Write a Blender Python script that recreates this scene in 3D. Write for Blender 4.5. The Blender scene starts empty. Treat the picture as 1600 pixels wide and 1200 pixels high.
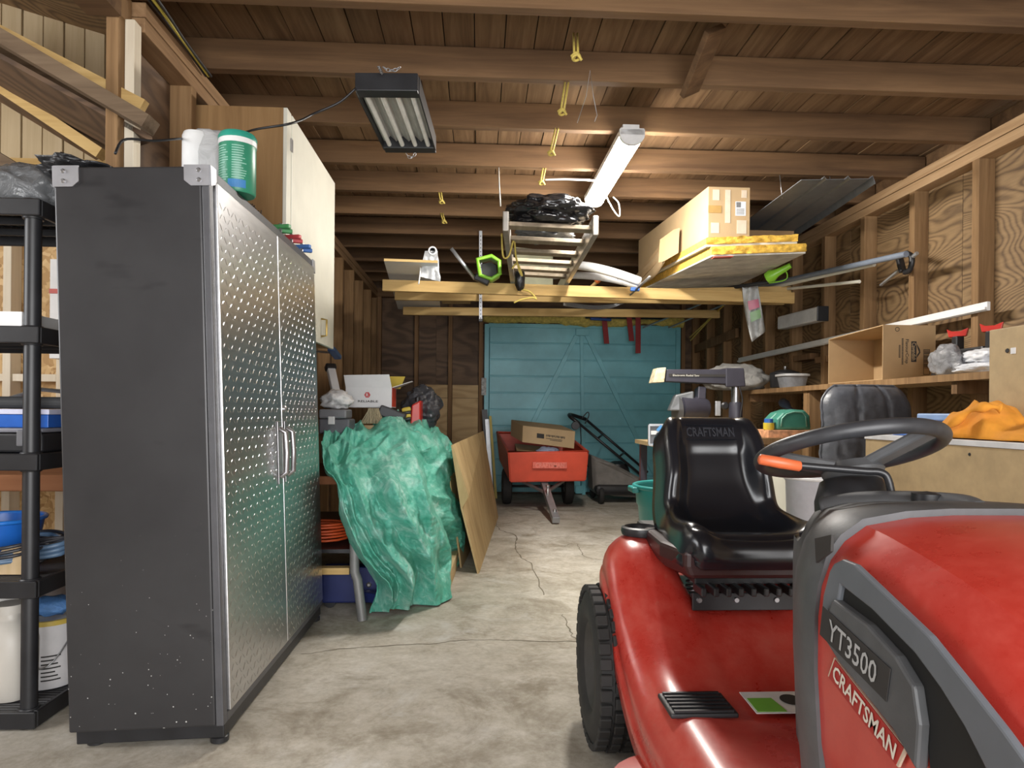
import bpy, bmesh, math, random
from mathutils import Vector, Matrix, noise
random.seed(11)
R = math.radians
PI = math.pi
scene = bpy.context.scene
COL = scene.collection

# ------------------------------------------------------------------ camera, world, daylight, exposure
FOC, YAW, ROLL, HOR, CAMZ = 1057.8, 0.0496, 0.009, 643.8, 1.05
cam_data = bpy.data.cameras.new('camera')
cam_data.sensor_width = 36.0
cam_data.lens = FOC * 36.0 / 1600.0
cam_data.shift_y = (HOR - 600.0) / 1600.0
cam_data.clip_start = 0.02
cam = bpy.data.objects.new('camera', cam_data)
cam.matrix_world = (Matrix.Translation((0, 0, CAMZ)) @ Matrix.Rotation(-YAW, 4, 'Z')
                    @ Matrix.Rotation(PI / 2, 4, 'X') @ Matrix.Rotation(ROLL, 4, 'Z'))
COL.objects.link(cam)
scene.camera = cam

world = bpy.data.worlds.new('world')
scene.world = world
world.use_nodes = True
bg = world.node_tree.nodes['Background']
bg.inputs['Color'].default_value = (0.80, 0.88, 1.0, 1)
bg.inputs['Strength'].default_value = 1.6


def area(name, loc, target, sx, sy, power, color):
    l = bpy.data.lights.new(name, 'AREA')
    l.shape = 'RECTANGLE'; l.size = sx; l.size_y = sy; l.energy = power; l.color = color
    o = bpy.data.objects.new(name, l)
    o.location = loc
    o.rotation_euler = (Vector(target) - Vector(loc)).to_track_quat('-Z', 'Y').to_euler()
    COL.objects.link(o)
    return o


# daylight through the open vehicle door behind the camera, daylight in the side bay
area('daylight_front_opening', (0.7, -2.0, 1.35), (0.8, 6.0, 1.1), 3.4, 2.2, 110, (1.0, 0.97, 0.93))
area('daylight_side_bay', (-3.75, 1.2, 1.9), (-1.6, 3.2, 1.2), 1.6, 1.2, 26, (1.0, 0.98, 0.95))

scene.view_settings.view_transform = 'Standard'
scene.view_settings.look = 'None'
scene.view_settings.gamma = 1.0
scene.view_settings.use_curve_mapping = False
scene.view_settings.exposure = 0.82


# ------------------------------------------------------------------ where things stand: photo pixel + known distance -> point in the room
def _ray(px, py):
    u, v = px - 800.0, py - HOR
    cr, sr = math.cos(ROLL), math.sin(ROLL)
    u, v = cr * u + sr * v, -sr * u + cr * v
    c, s = math.cos(YAW), math.sin(YAW)
    xr = u / FOC
    return Vector((c * xr + s, -s * xr + c, -v / FOC))


def aY(px, py, y):
    r = _ray(px, py); return Vector((0, 0, CAMZ)) + r * (y / r.y)


def aX(px, py, x):
    r = _ray(px, py); return Vector((0, 0, CAMZ)) + r * (x / r.x)


def aZ(px, py, z):
    r = _ray(px, py); return Vector((0, 0, CAMZ)) + r * ((z - CAMZ) / r.z)


# ------------------------------------------------------------------ mesh builder
def lerp(a, b, t):
    return a + (b - a) * t


def sstep(a, b, x):
    t = max(0.0, min(1.0, (x - a) / (b - a))); return t * t * (3 - 2 * t)


def interp(tab, x):
    tab = sorted(tab)
    if x <= tab[0][0]: return tab[0][1]
    for (x0, y0), (x1, y1) in zip(tab, tab[1:]):
        if x <= x1: return lerp(y0, y1, (x - x0) / (x1 - x0))
    return tab[-1][1]


def frame_axis(d):
    d = d.normalized()
    up = Vector((0, 0, 1)) if abs(d.z) < 0.95 else Vector((0, 1, 0))
    s = d.cross(up).normalized()
    return s, s.cross(d).normalized()


class MB:
    def __init__(self, xf=None):
        self.v = []; self.f = []; self.xf = xf

    def add(self, vs, fs):
        n = len(self.v)
        for p in vs:
            p = Vector(p)
            self.v.append(self.xf @ p if self.xf else p)
        self.f += [tuple(i + n for i in f) for f in fs]
        return self

    def hexa(self, p):
        return self.add(p, [(0, 3, 2, 1), (4, 5, 6, 7), (0, 1, 5, 4), (1, 2, 6, 5), (2, 3, 7, 6), (3, 0, 4, 7)])

    def box(self, a, b):
        x0, x1 = sorted((a[0], b[0])); y0, y1 = sorted((a[1], b[1])); z0, z1 = sorted((a[2], b[2]))
        return self.hexa([(x0, y0, z0), (x1, y0, z0), (x1, y1, z0), (x0, y1, z0), (x0, y0, z1), (x1, y0, z1), (x1, y1, z1), (x0, y1, z1)])

    def cbox(self, c, s, rot=None):
        c = Vector(c); h = Vector(s) / 2
        m = rot.to_3x3() if rot else Matrix.Identity(3)
        pts = [c + m @ Vector((i * h.x, j * h.y, k * h.z)) for k in (-1, 1) for i, j in ((-1, -1), (1, -1), (1, 1), (-1, 1))]
        return self.hexa(pts)

    def beam(self, a, b, w, h, up=None):
        a = Vector(a); b = Vector(b); d = (b - a).normalized()
        if up is None:
            s, u = frame_axis(d)
        else:
            s = d.cross(Vector(up)).normalized(); u = s.cross(d).normalized()
        q = [(-1, -1), (1, -1), (1, 1), (-1, 1)]
        return self.hexa([p + s * (i * w / 2) + u * (j * h / 2) for p in (a, b) for i, j in q])

    def tube(self, pts, r, n=8, closed=False):
        pts = [Vector(p) for p in pts]; m = len(pts)
        rs = r if isinstance(r, (list, tuple)) else [r] * m
        vs = []; s = None
        for i, p in enumerate(pts):
            if closed: d = pts[(i + 1) % m] - pts[i - 1]
            else: d = pts[min(i + 1, m - 1)] - pts[max(i - 1, 0)]
            d.normalize()
            if s is None: s, u = frame_axis(d)
            else:
                s = (s - d * s.dot(d)).normalized(); u = s.cross(d).normalized()
            for k in range(n):
                a = 2 * PI * k / n
                vs.append(p + s * (math.cos(a) * rs[i]) + u * (math.sin(a) * rs[i]))
        fs = []
        for i in range(m if closed else m - 1):
            j = (i + 1) % m
            for k in range(n):
                l = (k + 1) % n
                fs.append((i * n + k, i * n + l, j * n + l, j * n + k))
        if not closed:
            fs.append(tuple(range(n))[::-1]); fs.append(tuple((m - 1) * n + k for k in range(n)))
        return self.add(vs, fs)

    def lathe(self, prof, n=24, c=(0, 0, 0), axis=(0, 0, 1), cap=True, sq=None):
        c = Vector(c); d = Vector(axis).normalized()
        if abs(d.z) > 0.999: s, u = Vector((1, 0, 0)), Vector((0, 1, 0)) * (1 if d.z > 0 else -1)
        else:
            s, u = frame_axis(d)
        vs = []
        for r, z in prof:
            for k in range(n):
                a = 2 * PI * k / n
                ca, sa = math.cos(a), math.sin(a)
                rr = r
                if sq: rr = r / (abs(ca) ** sq + abs(sa) ** sq) ** (1 / sq)
                vs.append(c + d * z + s * (ca * rr) + u * (sa * rr))
        fs = []
        for i in range(len(prof) - 1):
            for k in range(n):
                l = (k + 1) % n
                fs.append((i * n + k, i * n + l, (i + 1) * n + l, (i + 1) * n + k))
        if cap:
            fs.append(tuple(range(n))[::-1]); fs.append(tuple((len(prof) - 1) * n + k for k in range(n)))
        return self.add(vs, fs)

    def prism(self, poly, ext):
        poly = [Vector(p) for p in poly]; e = Vector(ext); n = len(poly)
        fs = [tuple(range(n))[::-1], tuple(range(n, 2 * n))]
        fs += [(i, (i + 1) % n, n + (i + 1) % n, n + i) for i in range(n)]
        return self.add(poly + [p + e for p in poly], fs)

    def grid(self, rows, closed=False):
        m, n = len(rows), len(rows[0])
        fs = []
        for i in range(m - 1):
            for k in range(n if closed else n - 1):
                l = (k + 1) % n
                fs.append((i * n + k, i * n + l, (i + 1) * n + l, (i + 1) * n + k))
        return self.add([p for r in rows for p in r], fs)

    def loft(self, rings):
        self.grid(rings, closed=True)
        n = len(rings[0]); N = len(self.v)
        self.f.append(tuple(range(N - len(rings) * n, N - len(rings) * n + n))[::-1])
        self.f.append(tuple(range(N - n, N)))
        return self

    def build(self, name, m, parent=None, smooth=False, bevel=0, solid=0, sub=0, seg=2, kind=None):
        me = bpy.data.meshes.new(name)
        lo = Vector((min(p.x for p in self.v), min(p.y for p in self.v), min(p.z for p in self.v)))
        hi = Vector((max(p.x for p in self.v), max(p.y for p in self.v), max(p.z for p in self.v)))
        c = (lo + hi) / 2
        me.from_pydata([p - c for p in self.v], [], self.f)
        bm = bmesh.new(); bm.from_mesh(me)
        bmesh.ops.recalc_face_normals(bm, faces=bm.faces)
        bm.to_mesh(me); bm.free()
        me.update()
        if smooth is True:
            me.polygons.foreach_set('use_smooth', [True] * len(me.polygons))
        elif smooth:
            me.polygons.foreach_set('use_smooth', [True] * len(me.polygons))
            me.set_sharp_from_angle(angle=R(smooth))
        me.materials.append(m)
        o = bpy.data.objects.new(name, me)
        COL.objects.link(o)
        place(o, c, parent)
        if bevel:
            b = o.modifiers.new('bevel', 'BEVEL'); b.width = bevel; b.segments = seg; b.limit_method = 'ANGLE'; b.angle_limit = R(40)
        if solid:
            b = o.modifiers.new('solid', 'SOLIDIFY'); b.thickness = solid; b.offset = 0
        if sub:
            b = o.modifiers.new('sub', 'SUBSURF'); b.levels = sub; b.render_levels = sub
        if kind: o['kind'] = kind
        return o


WLOC = {}


def place(o, c, parent=None):
    c = Vector(c)
    WLOC[o.name] = c
    if parent is not None:
        o.parent = parent
        o.location = c - WLOC[parent.name]
    else:
        o.location = c


def empty(name, loc):
    o = bpy.data.objects.new(name, None)
    o.empty_display_size = 0.1
    COL.objects.link(o); place(o, loc)
    return o


def tag(o, label, cat, group=None):
    o['label'] = label; o['category'] = cat
    if group: o['group'] = group
    return o


def thing(name, loc, label, cat, group=None):
    return tag(empty(name, loc), label, cat, group)


def struct(name, loc):
    o = empty(name, loc); o['kind'] = 'structure'; return o


def clone(o, delta, parent=None, rot=None):
    """copy of one mesh object sharing its mesh, moved by delta"""
    c = o.copy(); COL.objects.link(c)
    place(c, WLOC[o.name] + Vector(delta), parent if parent is not None else o.parent)
    if rot: c.rotation_euler = rot
    return c


def text(name, s, size, m, parent, org, xd, yd, depth=0.0008, bold=0.0, width=None, height=None, center=True):
    cu = bpy.data.curves.new(name, 'FONT')
    cu.body = s; cu.size = 1.0; cu.offset = bold; cu.resolution_u = 2
    if center: cu.align_x = 'CENTER'; cu.align_y = 'CENTER'
    t = bpy.data.objects.new(name, cu); COL.objects.link(t)
    dg = bpy.context.evaluated_depsgraph_get(); dg.update()
    me = bpy.data.meshes.new_from_object(t.evaluated_get(dg))
    bpy.data.objects.remove(t)
    xs = [v.co.x for v in me.vertices]; ys = [v.co.y for v in me.vertices]
    w = max(xs) - min(xs); h = max(ys) - min(ys)
    sx = width / w if width else size; sy = height / h if height else (size if not width else sx)
    cx = (max(xs) + min(xs)) / 2 if center else 0; cy = (max(ys) + min(ys)) / 2 if center else 0
    xd = Vector(xd).normalized(); yd = Vector(yd).normalized(); org = Vector(org); nn = xd.cross(yd)
    mb = MB()
    vs = [org + xd * ((v.co.x - cx) * sx) + yd * ((v.co.y - cy) * sy) + nn * depth for v in me.vertices]
    mb.add(vs, [tuple(p.vertices) for p in me.polygons])
    bpy.data.meshes.remove(me); bpy.data.curves.remove(cu)
    return mb.build(name, m, parent)


def fbm(p, o=3):
    return noise.fractal(p, 1.0, 2.0, o)


def ridged(p):
    return 1 - abs(noise.noise(p)) * 2


def blob(c, rad, amp=0.1, freq=3.0, sub=4, seed=0, flat=None, crease=0.0, pw=1.0):
    """crumpled bag: sphere pushed in and out by noise"""
    bm = bmesh.new()
    bmesh.ops.create_icosphere(bm, subdivisions=sub, radius=1)
    off = Vector((seed * 7.3, seed * 3.1, seed * 5.7)); c = Vector(c)
    vs = []
    for v in bm.verts:
        n = v.co.normalized()
        d = 1 + amp * fbm(n * freq + off) - crease * max(0, ridged(n * freq * 1.7 + off * 2) - 0.45)
        d += crease * 0.5 * noise.noise(n * freq * 4 + off)
        if pw != 1.0:
            n = Vector([math.copysign(abs(q) ** pw, q) for q in n])
        p = Vector((n.x * rad[0], n.y * rad[1], n.z * rad[2])) * d
        if flat is not None and p.z < -flat * rad[2]: p.z = -flat * rad[2] + 0.05 * (p.z + flat * rad[2])
        vs.append(c + p)
    fs = [tuple(v.index for v in f.verts) for f in bm.faces]
    bm.free()
    return MB().add(vs, fs)


def catmull(pts, t):
    n = len(pts) - 1
    x = t * n; i = min(int(x), n - 1); f = x - i
    p0, p1, p2, p3 = pts[max(i - 1, 0)], pts[i], pts[i + 1], pts[min(i + 2, n)]
    return 0.5 * ((2 * p1) + (p2 - p0) * f + (2 * p0 - 5 * p1 + 4 * p2 - p3) * f * f + (3 * p1 - p0 - 3 * p2 + p3) * f ** 3)


def smooth_path(pts, n=24):
    pts = [Vector(p) for p in pts]
    return [catmull(pts, i / n) for i in range(n + 1)]


# ------------------------------------------------------------------ materials
def nt(name):
    m = bpy.data.materials.new(name); m.use_nodes = True
    t = m.node_tree; b = t.nodes['Principled BSDF']
    return m, t, b


def lk(t, a, b): t.links.new(a, b)


def ramp(t, fac, stops):
    r = t.nodes.new('ShaderNodeValToRGB')
    e = r.color_ramp.elements
    while len(e) < len(stops): e.new(0.5)
    for el, (p, c) in zip(e, stops):
        el.position = p; el.color = (*c[:3], 1)
    lk(t, fac, r.inputs['Fac']); return r.outputs['Color']


def coords(t, scale=(1, 1, 1), rnd=True, kind='Object', loc=(0, 0, 0)):
    tc = t.nodes.new('ShaderNodeTexCoord'); mp = t.nodes.new('ShaderNodeMapping')
    mp.inputs['Scale'].default_value = scale; mp.inputs['Location'].default_value = loc
    lk(t, tc.outputs[kind], mp.inputs['Vector'])
    if not rnd: return mp.outputs['Vector']
    oi = t.nodes.new('ShaderNodeObjectInfo'); ma = t.nodes.new('ShaderNodeMath'); ma.operation = 'MULTIPLY'
    ma.inputs[1].default_value = 37.0
    lk(t, oi.outputs['Random'], ma.inputs[0])
    ad = t.nodes.new('ShaderNodeVectorMath'); ad.operation = 'ADD'
    cb = t.nodes.new('ShaderNodeCombineXYZ')
    for k in range(3): lk(t, ma.outputs[0], cb.inputs[k])
    lk(t, mp.outputs['Vector'], ad.inputs[0]); lk(t, cb.outputs[0], ad.inputs[1])
    return ad.outputs[0]


def noisetex(t, vec, scale, detail=4, rough=0.6, dist=0.0):
    n = t.nodes.new('ShaderNodeTexNoise')
    n.inputs['Scale'].default_value = scale; n.inputs['Detail'].default_value = detail
    n.inputs['Roughness'].default_value = rough; n.inputs['Distortion'].default_value = dist
    lk(t, vec, n.inputs['Vector']); return n.outputs['Fac']


def bump(t, b, h, strength=0.3, dist=0.01):
    bp = t.nodes.new('ShaderNodeBump'); bp.inputs['Strength'].default_value = strength; bp.inputs['Distance'].default_value = dist
    lk(t, h, bp.inputs['Height']); lk(t, bp.outputs['Normal'], b.inputs['Normal'])


def mixc(t, fac, a, b, mode='MIX'):
    m = t.nodes.new('ShaderNodeMix'); m.data_type = 'RGBA'; m.blend_type = mode
    for s, val in ((0, fac), (6, a), (7, b)):
        if hasattr(val, 'is_linked'): lk(t, val, m.inputs[s])
        elif s == 0: m.inputs[0].default_value = val
        else: m.inputs[s].default_value = (*val[:3], 1)
    return m.outputs[2]


def sc(c, k): return tuple(min(1, x * k) for x in c)


def plain(name, col, rough=0.5, metal=0.0, var=0.12, scale=12.0, bmp=0.0, coat=0.0, spec=None, bscale=None):
    m, t, b = nt(name)
    v = coords(t)
    f = noisetex(t, v, scale)
    lk(t, ramp(t, f, [(0.3, sc(col, 1 - var)), (0.7, sc(col, 1 + var))]), b.inputs['Base Color'])
    b.inputs['Roughness'].default_value = rough; b.inputs['Metallic'].default_value = metal
    if coat: b.inputs['Coat Weight'].default_value = coat
    if spec is not None: b.inputs['Specular IOR Level'].default_value = spec
    if bmp: bump(t, b, noisetex(t, v, bscale or scale * 3), bmp, 0.004)
    return m


def wood(name, dark, mid, light, grain='x', rough=0.75, fine=26.0, stretch=0.06, bmp=0.25, knots=True, weather=0.25):
    m, t, b = nt(name)
    s = {'x': (stretch, 1, 1), 'y': (1, stretch, 1), 'z': (1, 1, stretch)}[grain]
    v = coords(t, s)
    g = noisetex(t, v, fine, 6, 0.65, 0.6)
    v2 = coords(t, tuple(min(1, q * 4) for q in s))
    big = noisetex(t, v2, 3.2, 4, 0.6)
    c = ramp(t, g, [(0.28, dark), (0.5, mid), (0.74, light)])
    c = mixc(t, weather, c, ramp(t, big, [(0.3, sc(dark, 0.75)), (0.55, mid), (0.75, light)]))
    lk(t, c, b.inputs['Base Color']); b.inputs['Roughness'].default_value = rough
    b.inputs['Specular IOR Level'].default_value = 0.25
    bump(t, b, g, bmp, 0.004)
    return m


def plymat(name, dark, mid, light, axis='Z', scale=7.0, dist=9.0, stretch=(0.35, 0.35, 1.0), rough=0.7, contrast=(0.25, 0.5, 0.8)):
    """rotary-cut plywood with swirling cathedral grain"""
    m, t, b = nt(name)
    v = coords(t, stretch)
    n1 = noisetex(t, v, 2.0, 3, 0.5)
    w = t.nodes.new('ShaderNodeTexNoise'); w.inputs['Scale'].default_value = 1.6; w.inputs['Detail'].default_value = 2
    lk(t, v, w.inputs['Vector'])
    mul = t.nodes.new('ShaderNodeMath'); mul.operation = 'MULTIPLY'; mul.inputs[1].default_value = scale * 3
    lk(t, w.outputs['Fac'], mul.inputs[0])
    fr = t.nodes.new('ShaderNodeMath'); fr.operation = 'PINGPONG'; fr.inputs[1].default_value = 0.5
    lk(t, mul.outputs[0], fr.inputs[0])
    x2 = t.nodes.new('ShaderNodeMath'); x2.operation = 'MULTIPLY'; x2.inputs[1].default_value = 2.0
    lk(t, fr.outputs[0], x2.inputs[0])
    fine = noisetex(t, coords(t, (stretch[0] * .3, stretch[1] * .3, 1)), 60, 3)
    c = ramp(t, x2.outputs[0], [(contrast[0], dark), (contrast[1], mid), (contrast[2], light)])
    c = mixc(t, 0.35, c, ramp(t, fine, [(0.3, dark), (0.7, light)]))
    c = mixc(t, 0.25, c, ramp(t, n1, [(0.3, dark), (0.7, light)]))
    lk(t, c, b.inputs['Base Color']); b.inputs['Roughness'].default_value = rough
    bump(t, b, x2.outputs[0], 0.12, 0.003)
    return m


def emis(name, col, st):
    m, t, b = nt(name)
    b.inputs['Base Color'].default_value = (*col, 1)
    b.inputs['Emission Color'].default_value = (*col, 1); b.inputs['Emission Strength'].default_value = st
    return m


def bagmat(name, col, rough=0.25, alpha=1.0, bmp=0.5, scale=18):
    m, t, b = nt(name)
    v = coords(t)
    n = noisetex(t, v, scale, 5, 0.6, 1.2)
    lk(t, ramp(t, n, [(0.3, sc(col, .8)), (0.7, sc(col, 1.15))]), b.inputs['Base Color'])
    b.inputs['Roughness'].default_value = rough
    if alpha < 1:
        b.inputs['Alpha'].default_value = alpha
    bump(t, b, n, bmp, 0.02)
    return m


M = {}
M['joist'] = wood('joist_timber', (0.065, 0.034, 0.017), (0.148, 0.083, 0.040), (0.25, 0.145, 0.070), 'x', fine=16, weather=0.45)
M['plank'] = wood('roof_plank', (0.085, 0.046, 0.023), (0.175, 0.102, 0.051), (0.28, 0.175, 0.095), 'y', fine=20)
M['stud'] = wood('stud_timber', (0.145, 0.080, 0.036), (0.24, 0.140, 0.064), (0.35, 0.215, 0.105), 'z', bmp=0.12)
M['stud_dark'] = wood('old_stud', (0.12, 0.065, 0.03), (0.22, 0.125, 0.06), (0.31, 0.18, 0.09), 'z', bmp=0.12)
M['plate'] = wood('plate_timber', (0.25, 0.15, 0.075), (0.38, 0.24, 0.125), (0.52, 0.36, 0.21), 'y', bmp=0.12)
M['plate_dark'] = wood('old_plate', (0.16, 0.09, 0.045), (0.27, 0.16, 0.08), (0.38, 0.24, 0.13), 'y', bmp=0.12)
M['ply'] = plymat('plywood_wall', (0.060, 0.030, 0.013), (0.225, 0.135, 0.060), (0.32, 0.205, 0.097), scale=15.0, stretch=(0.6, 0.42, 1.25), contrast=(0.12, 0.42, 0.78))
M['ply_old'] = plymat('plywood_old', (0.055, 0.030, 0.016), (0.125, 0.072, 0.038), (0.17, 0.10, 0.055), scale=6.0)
M['ply_pale'] = plymat('plywood_pale', (0.42, 0.27, 0.12), (0.56, 0.38, 0.19), (0.62, 0.43, 0.22), scale=5.0)
M['ply_sheet'] = wood('plywood_sheet_wood', (0.33, 0.22, 0.10), (0.47, 0.335, 0.165), (0.60, 0.45, 0.245), 'z', fine=7, stretch=0.16, bmp=0.05)
M['pine'] = wood('pine_timber', (0.40, 0.25, 0.09), (0.57, 0.38, 0.15), (0.70, 0.50, 0.23), 'x', fine=20, bmp=0.1)
M['pine_y'] = wood('pine_timber_lengthwise', (0.40, 0.27, 0.13), (0.56, 0.41, 0.22), (0.68, 0.53, 0.32), 'y', fine=20, bmp=0.1)
M['pine_z'] = wood('pine_timber_upright', (0.44, 0.30, 0.15), (0.60, 0.44, 0.25), (0.72, 0.56, 0.36), 'z', fine=20, bmp=0.1)
M['whitewood'] = wood('whitewood', (0.62, 0.52, 0.38), (0.74, 0.66, 0.52), (0.82, 0.75, 0.62), 'z', fine=18, bmp=0.05)
M['black'] = plain('black_plastic', (0.016, 0.016, 0.018), 0.42, var=0.25)
M['blackmetal'] = plain('black_metal', (0.02, 0.02, 0.022), 0.35, var=0.25)
M['steel'] = plain('grey_steel', (0.42, 0.42, 0.43), 0.35, 0.9, var=0.1)
M['zinc'] = plain('zinc_strap', (0.50, 0.51, 0.53), 0.45, 0.8)
M['alu'] = plain('brushed_aluminium', (0.50, 0.47, 0.43), 0.38, 0.85, var=0.15)
M['white'] = plain('white_plastic', (0.78, 0.78, 0.77), 0.4, var=0.05)
M['whitepaint'] = plain('aged_white_paint', (0.66, 0.64, 0.55), 0.5, var=0.06, scale=4)
M['card'] = plain('cardboard', (0.43, 0.285, 0.145), 0.8, var=0.07, scale=6)
M['card_pale'] = plain('pale_cardboard', (0.45, 0.315, 0.17), 0.8, var=0.06, scale=6)
M['ink'] = plain('black_ink', (0.03, 0.027, 0.025), 0.8)
M['yellowrope'] = plain('yellow_rope', (0.52, 0.40, 0.09), 0.7, var=0.2, scale=60)
M['paper'] = plain('white_paper', (0.80, 0.80, 0.79), 0.7, var=0.05)
# ================================================================== THE SETTING
XL, XR, YB, ZP = -1.29, 2.78, 8.65, 2.607        # stud faces, back wall, top of plate
SP = 0.561                                       # spacing of joists and studs


def concrete():
    m, t, b = nt('stained_concrete')
    v = coords(t, (1, 1, 1), False)
    big = noisetex(t, v, 1.3, 6, 0.65, 0.8)
    mid = noisetex(t, v, 5.5, 7, 0.7, 0.5)
    fine = noisetex(t, v, 45, 4, 0.7)
    c = ramp(t, big, [(0.30, (0.27, 0.235, 0.175)), (0.47, (0.48, 0.435, 0.355)), (0.64, (0.62, 0.585, 0.515))])
    c = mixc(t, 0.45, c, ramp(t, mid, [(0.34, (0.20, 0.17, 0.12)), (0.5, (0.47, 0.43, 0.355)), (0.66, (0.70, 0.665, 0.605))]))
    c = mixc(t, 0.22, c, ramp(t, fine, [(0.3, (0.16, 0.14, 0.11)), (0.7, (0.66, 0.63, 0.58))]))
    sn = noisetex(t, coords(t, (1, 1, 1), False, loc=(1.3, 7.7, 0)), 2.7, 9, 0.72, 0.6)
    sm = ramp(t, sn, [(0.50, (0, 0, 0)), (0.66, (0.75, 0.75, 0.75))])
    s2 = t.nodes.new('ShaderNodeSeparateColor'); lk(t, sm, s2.inputs[0])
    c = mixc(t, s2.outputs[0], c, (0.215, 0.18, 0.125))
    # white powder patches
    pw = noisetex(t, coords(t, (1, 1, 1), False, loc=(4.2, 1.7, 0)), 1.9, 5, 0.7, 1.0)
    msk = ramp(t, pw, [(0.60, (0, 0, 0)), (0.74, (1, 1, 1))])
    sp = t.nodes.new('ShaderNodeSeparateColor'); lk(t, msk, sp.inputs[0])
    mu = t.nodes.new('ShaderNodeMath'); mu.operation = 'MULTIPLY'; mu.inputs[1].default_value = 0.55; lk(t, sp.outputs[0], mu.inputs[0])
    c = mixc(t, mu.outputs[0], c, (0.66, 0.66, 0.64))
    lk(t, c, b.inputs['Base Color']); b.inputs['Roughness'].default_value = 0.72
    b.inputs['Specular IOR Level'].default_value = 0.3
    bump(t, b, mid, 0.25, 0.01)
    return m


M['concrete'] = concrete()
fl = MB().box((-4.1, -2.2, -0.12), (3.0, 8.9, 0)).build('floor', M['concrete']); fl['kind'] = 'structure'
# cracks in the slab: thin sunk lines
M['crack'] = plain('crack_dirt', (0.17, 0.145, 0.105), 0.9)


def crack(pts, w, k):
    mb = MB(); L = []; Rr = []
    P = smooth_path(pts, 46)
    for i, p in enumerate(P):
        d = (P[min(i + 1, len(P) - 1)] - P[max(i - 1, 0)]).normalized(); s = Vector((d.y, -d.x, 0))
        j = 0.022 * noise.noise(p * 9 + Vector((k, 0, 0))) + 0.012 * noise.noise(p * 33)
        ww = w * (0.35 + 0.65 * abs(noise.noise(p * 6)) * 1.8)
        q = p + s * j
        L.append(q - s * ww); Rr.append(q + s * ww)
    for a in (L, Rr):
        for q in a: q.z = 0.0012
    mb.grid([L, Rr]).build('crack', M['crack'], fl)


crack([aZ(470, 1022, 0), aZ(560, 1012, 0), aZ(680, 1005, 0), aZ(740, 1000, 0), aZ(905, 1003, 0)], 0.0035, 1)
crack([aZ(772, 815, 0), aZ(782, 828, 0), aZ(806, 838, 0), aZ(806, 862, 0), aZ(832, 885, 0), aZ(850, 930, 0)], 0.006, 2)
crack([aZ(880, 855, 0), aZ(900, 850, 0), aZ(915, 870, 0), aZ(950, 875, 0)], 0.004, 3)
crack([aZ(878, 960, 0), aZ(890, 985, 0), aZ(902, 1000, 0)], 0.004, 4)

# ---- ceiling: joists and roof planks
ceil_ = struct('ceiling', (0.7, 3.5, 2.7))
JT, JH = 0.052, 0.14
j0 = MB().box((XL - 0.12, 0, ZP), (XR + 0.12, JT, ZP + JH)).build('joist', M['joist'], ceil_, bevel=0.004)
for k in range(-8, 10):
    y = 3.207 - JT + k * SP
    d = Vector((0, y, 0.006 * math.sin(k * 2.3)))
    if k == -8:
        j0.location = j0.location + d; WLOC[j0.name] = WLOC[j0.name] + d; base = d
    else:
        clone(j0, d - base)
pw_ = 0.138
p0 = MB().box((XL - 0.12, -2.2, ZP + JH + 0.002), (XL - 0.12 + pw_ - 0.005, 8.9, ZP + JH + 0.022)).build('plank', M['plank'], ceil_)
for k in range(1, 32):
    clone(p0, (k * pw_, 0, 0.004 * (k % 3 == 0)))
MB().box((XL - 0.15, -2.3, ZP + JH + 0.03), (XR + 0.15, 9.0, ZP + JH + 0.05)).build('roof_felt', M['black'], ceil_)
for x in (XL - 0.145, XR + 0.125):
    MB().box((x, -2.2, ZP), (x + 0.02, 8.9, ZP + JH + 0.02)).build('rim_board', M['joist'], ceil_)
# short brace board nailed across two joists
a, b_ = aY(1118, 45, 2.80), aY(1077, 146, 3.10)
MB().beam(a, b_, 0.10, 0.03, (0.25, -1, 0.1)).build('brace_board', M['joist'], ceil_, bevel=0.003)


def stud_wall(name, x_face, side, y0, y1, ystart, mstud, mply, mplate, sheets=True):
    w = struct(name, (x_face, (y0 + y1) / 2, 0))
    t = 0.055; dpt = 0.095 * side
    zt = ZP - 0.115
    s0 = None; k = 0; y = ystart
    while y < y1 - t:
        if y > y0:
            if s0 is None:
                s0 = MB().box((x_face, y, 0.045), (x_face + dpt, y + t, zt)).build('stud', mstud, w, bevel=0.003); yb = y
            else:
                clone(s0, (0, y - yb, 0))
        y += SP
    MB().box((x_face, y0, zt), (x_face + dpt, y1, zt + 0.056)).build('top_plate', mplate, w, bevel=0.003)
    MB().box((x_face - 0.004 * side, y0, zt + 0.059), (x_face + dpt, y1, ZP)).build('top_plate', mplate, w, bevel=0.003)
    MB().box((x_face, y0, 0.0), (x_face + dpt, y1, 0.045)).build('sole_plate', mplate, w)
    y = y0; n = 0
    while y < y1 - 0.01:
        e = min(y + 1.22, y1)
        MB().box((x_face + dpt, y + 0.002, 0), (x_face + dpt + 0.016 * side, e - 0.002, ZP)).build('plywood_sheet', mply, w)
        y = e
    return w


wr = stud_wall('wall_right', XR, 1, -2.2, 8.85, 3.646 - 10 * SP, M['stud'], M['ply'], M['plate'])
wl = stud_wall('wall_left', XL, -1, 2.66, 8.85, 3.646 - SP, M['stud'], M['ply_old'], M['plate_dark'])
# blocking between far studs of the right wall
MB().beam(aX(1088, 545, XR + 0.02), aX(1152, 520, XR + 0.02), 0.04, 0.10, (0, 0, 1)).build('blocking', M['stud_dark'], wr, bevel=0.003)
for px in (1302, 1250):
    p = aX(px, 560, XR + 0.045)
    MB().box((XR + 0.01, p.y - 0.25, p.z - 0.025), (XR + 0.09, p.y + 0.23, p.z + 0.025)).build('blocking', M['stud_dark'], wr)

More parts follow.
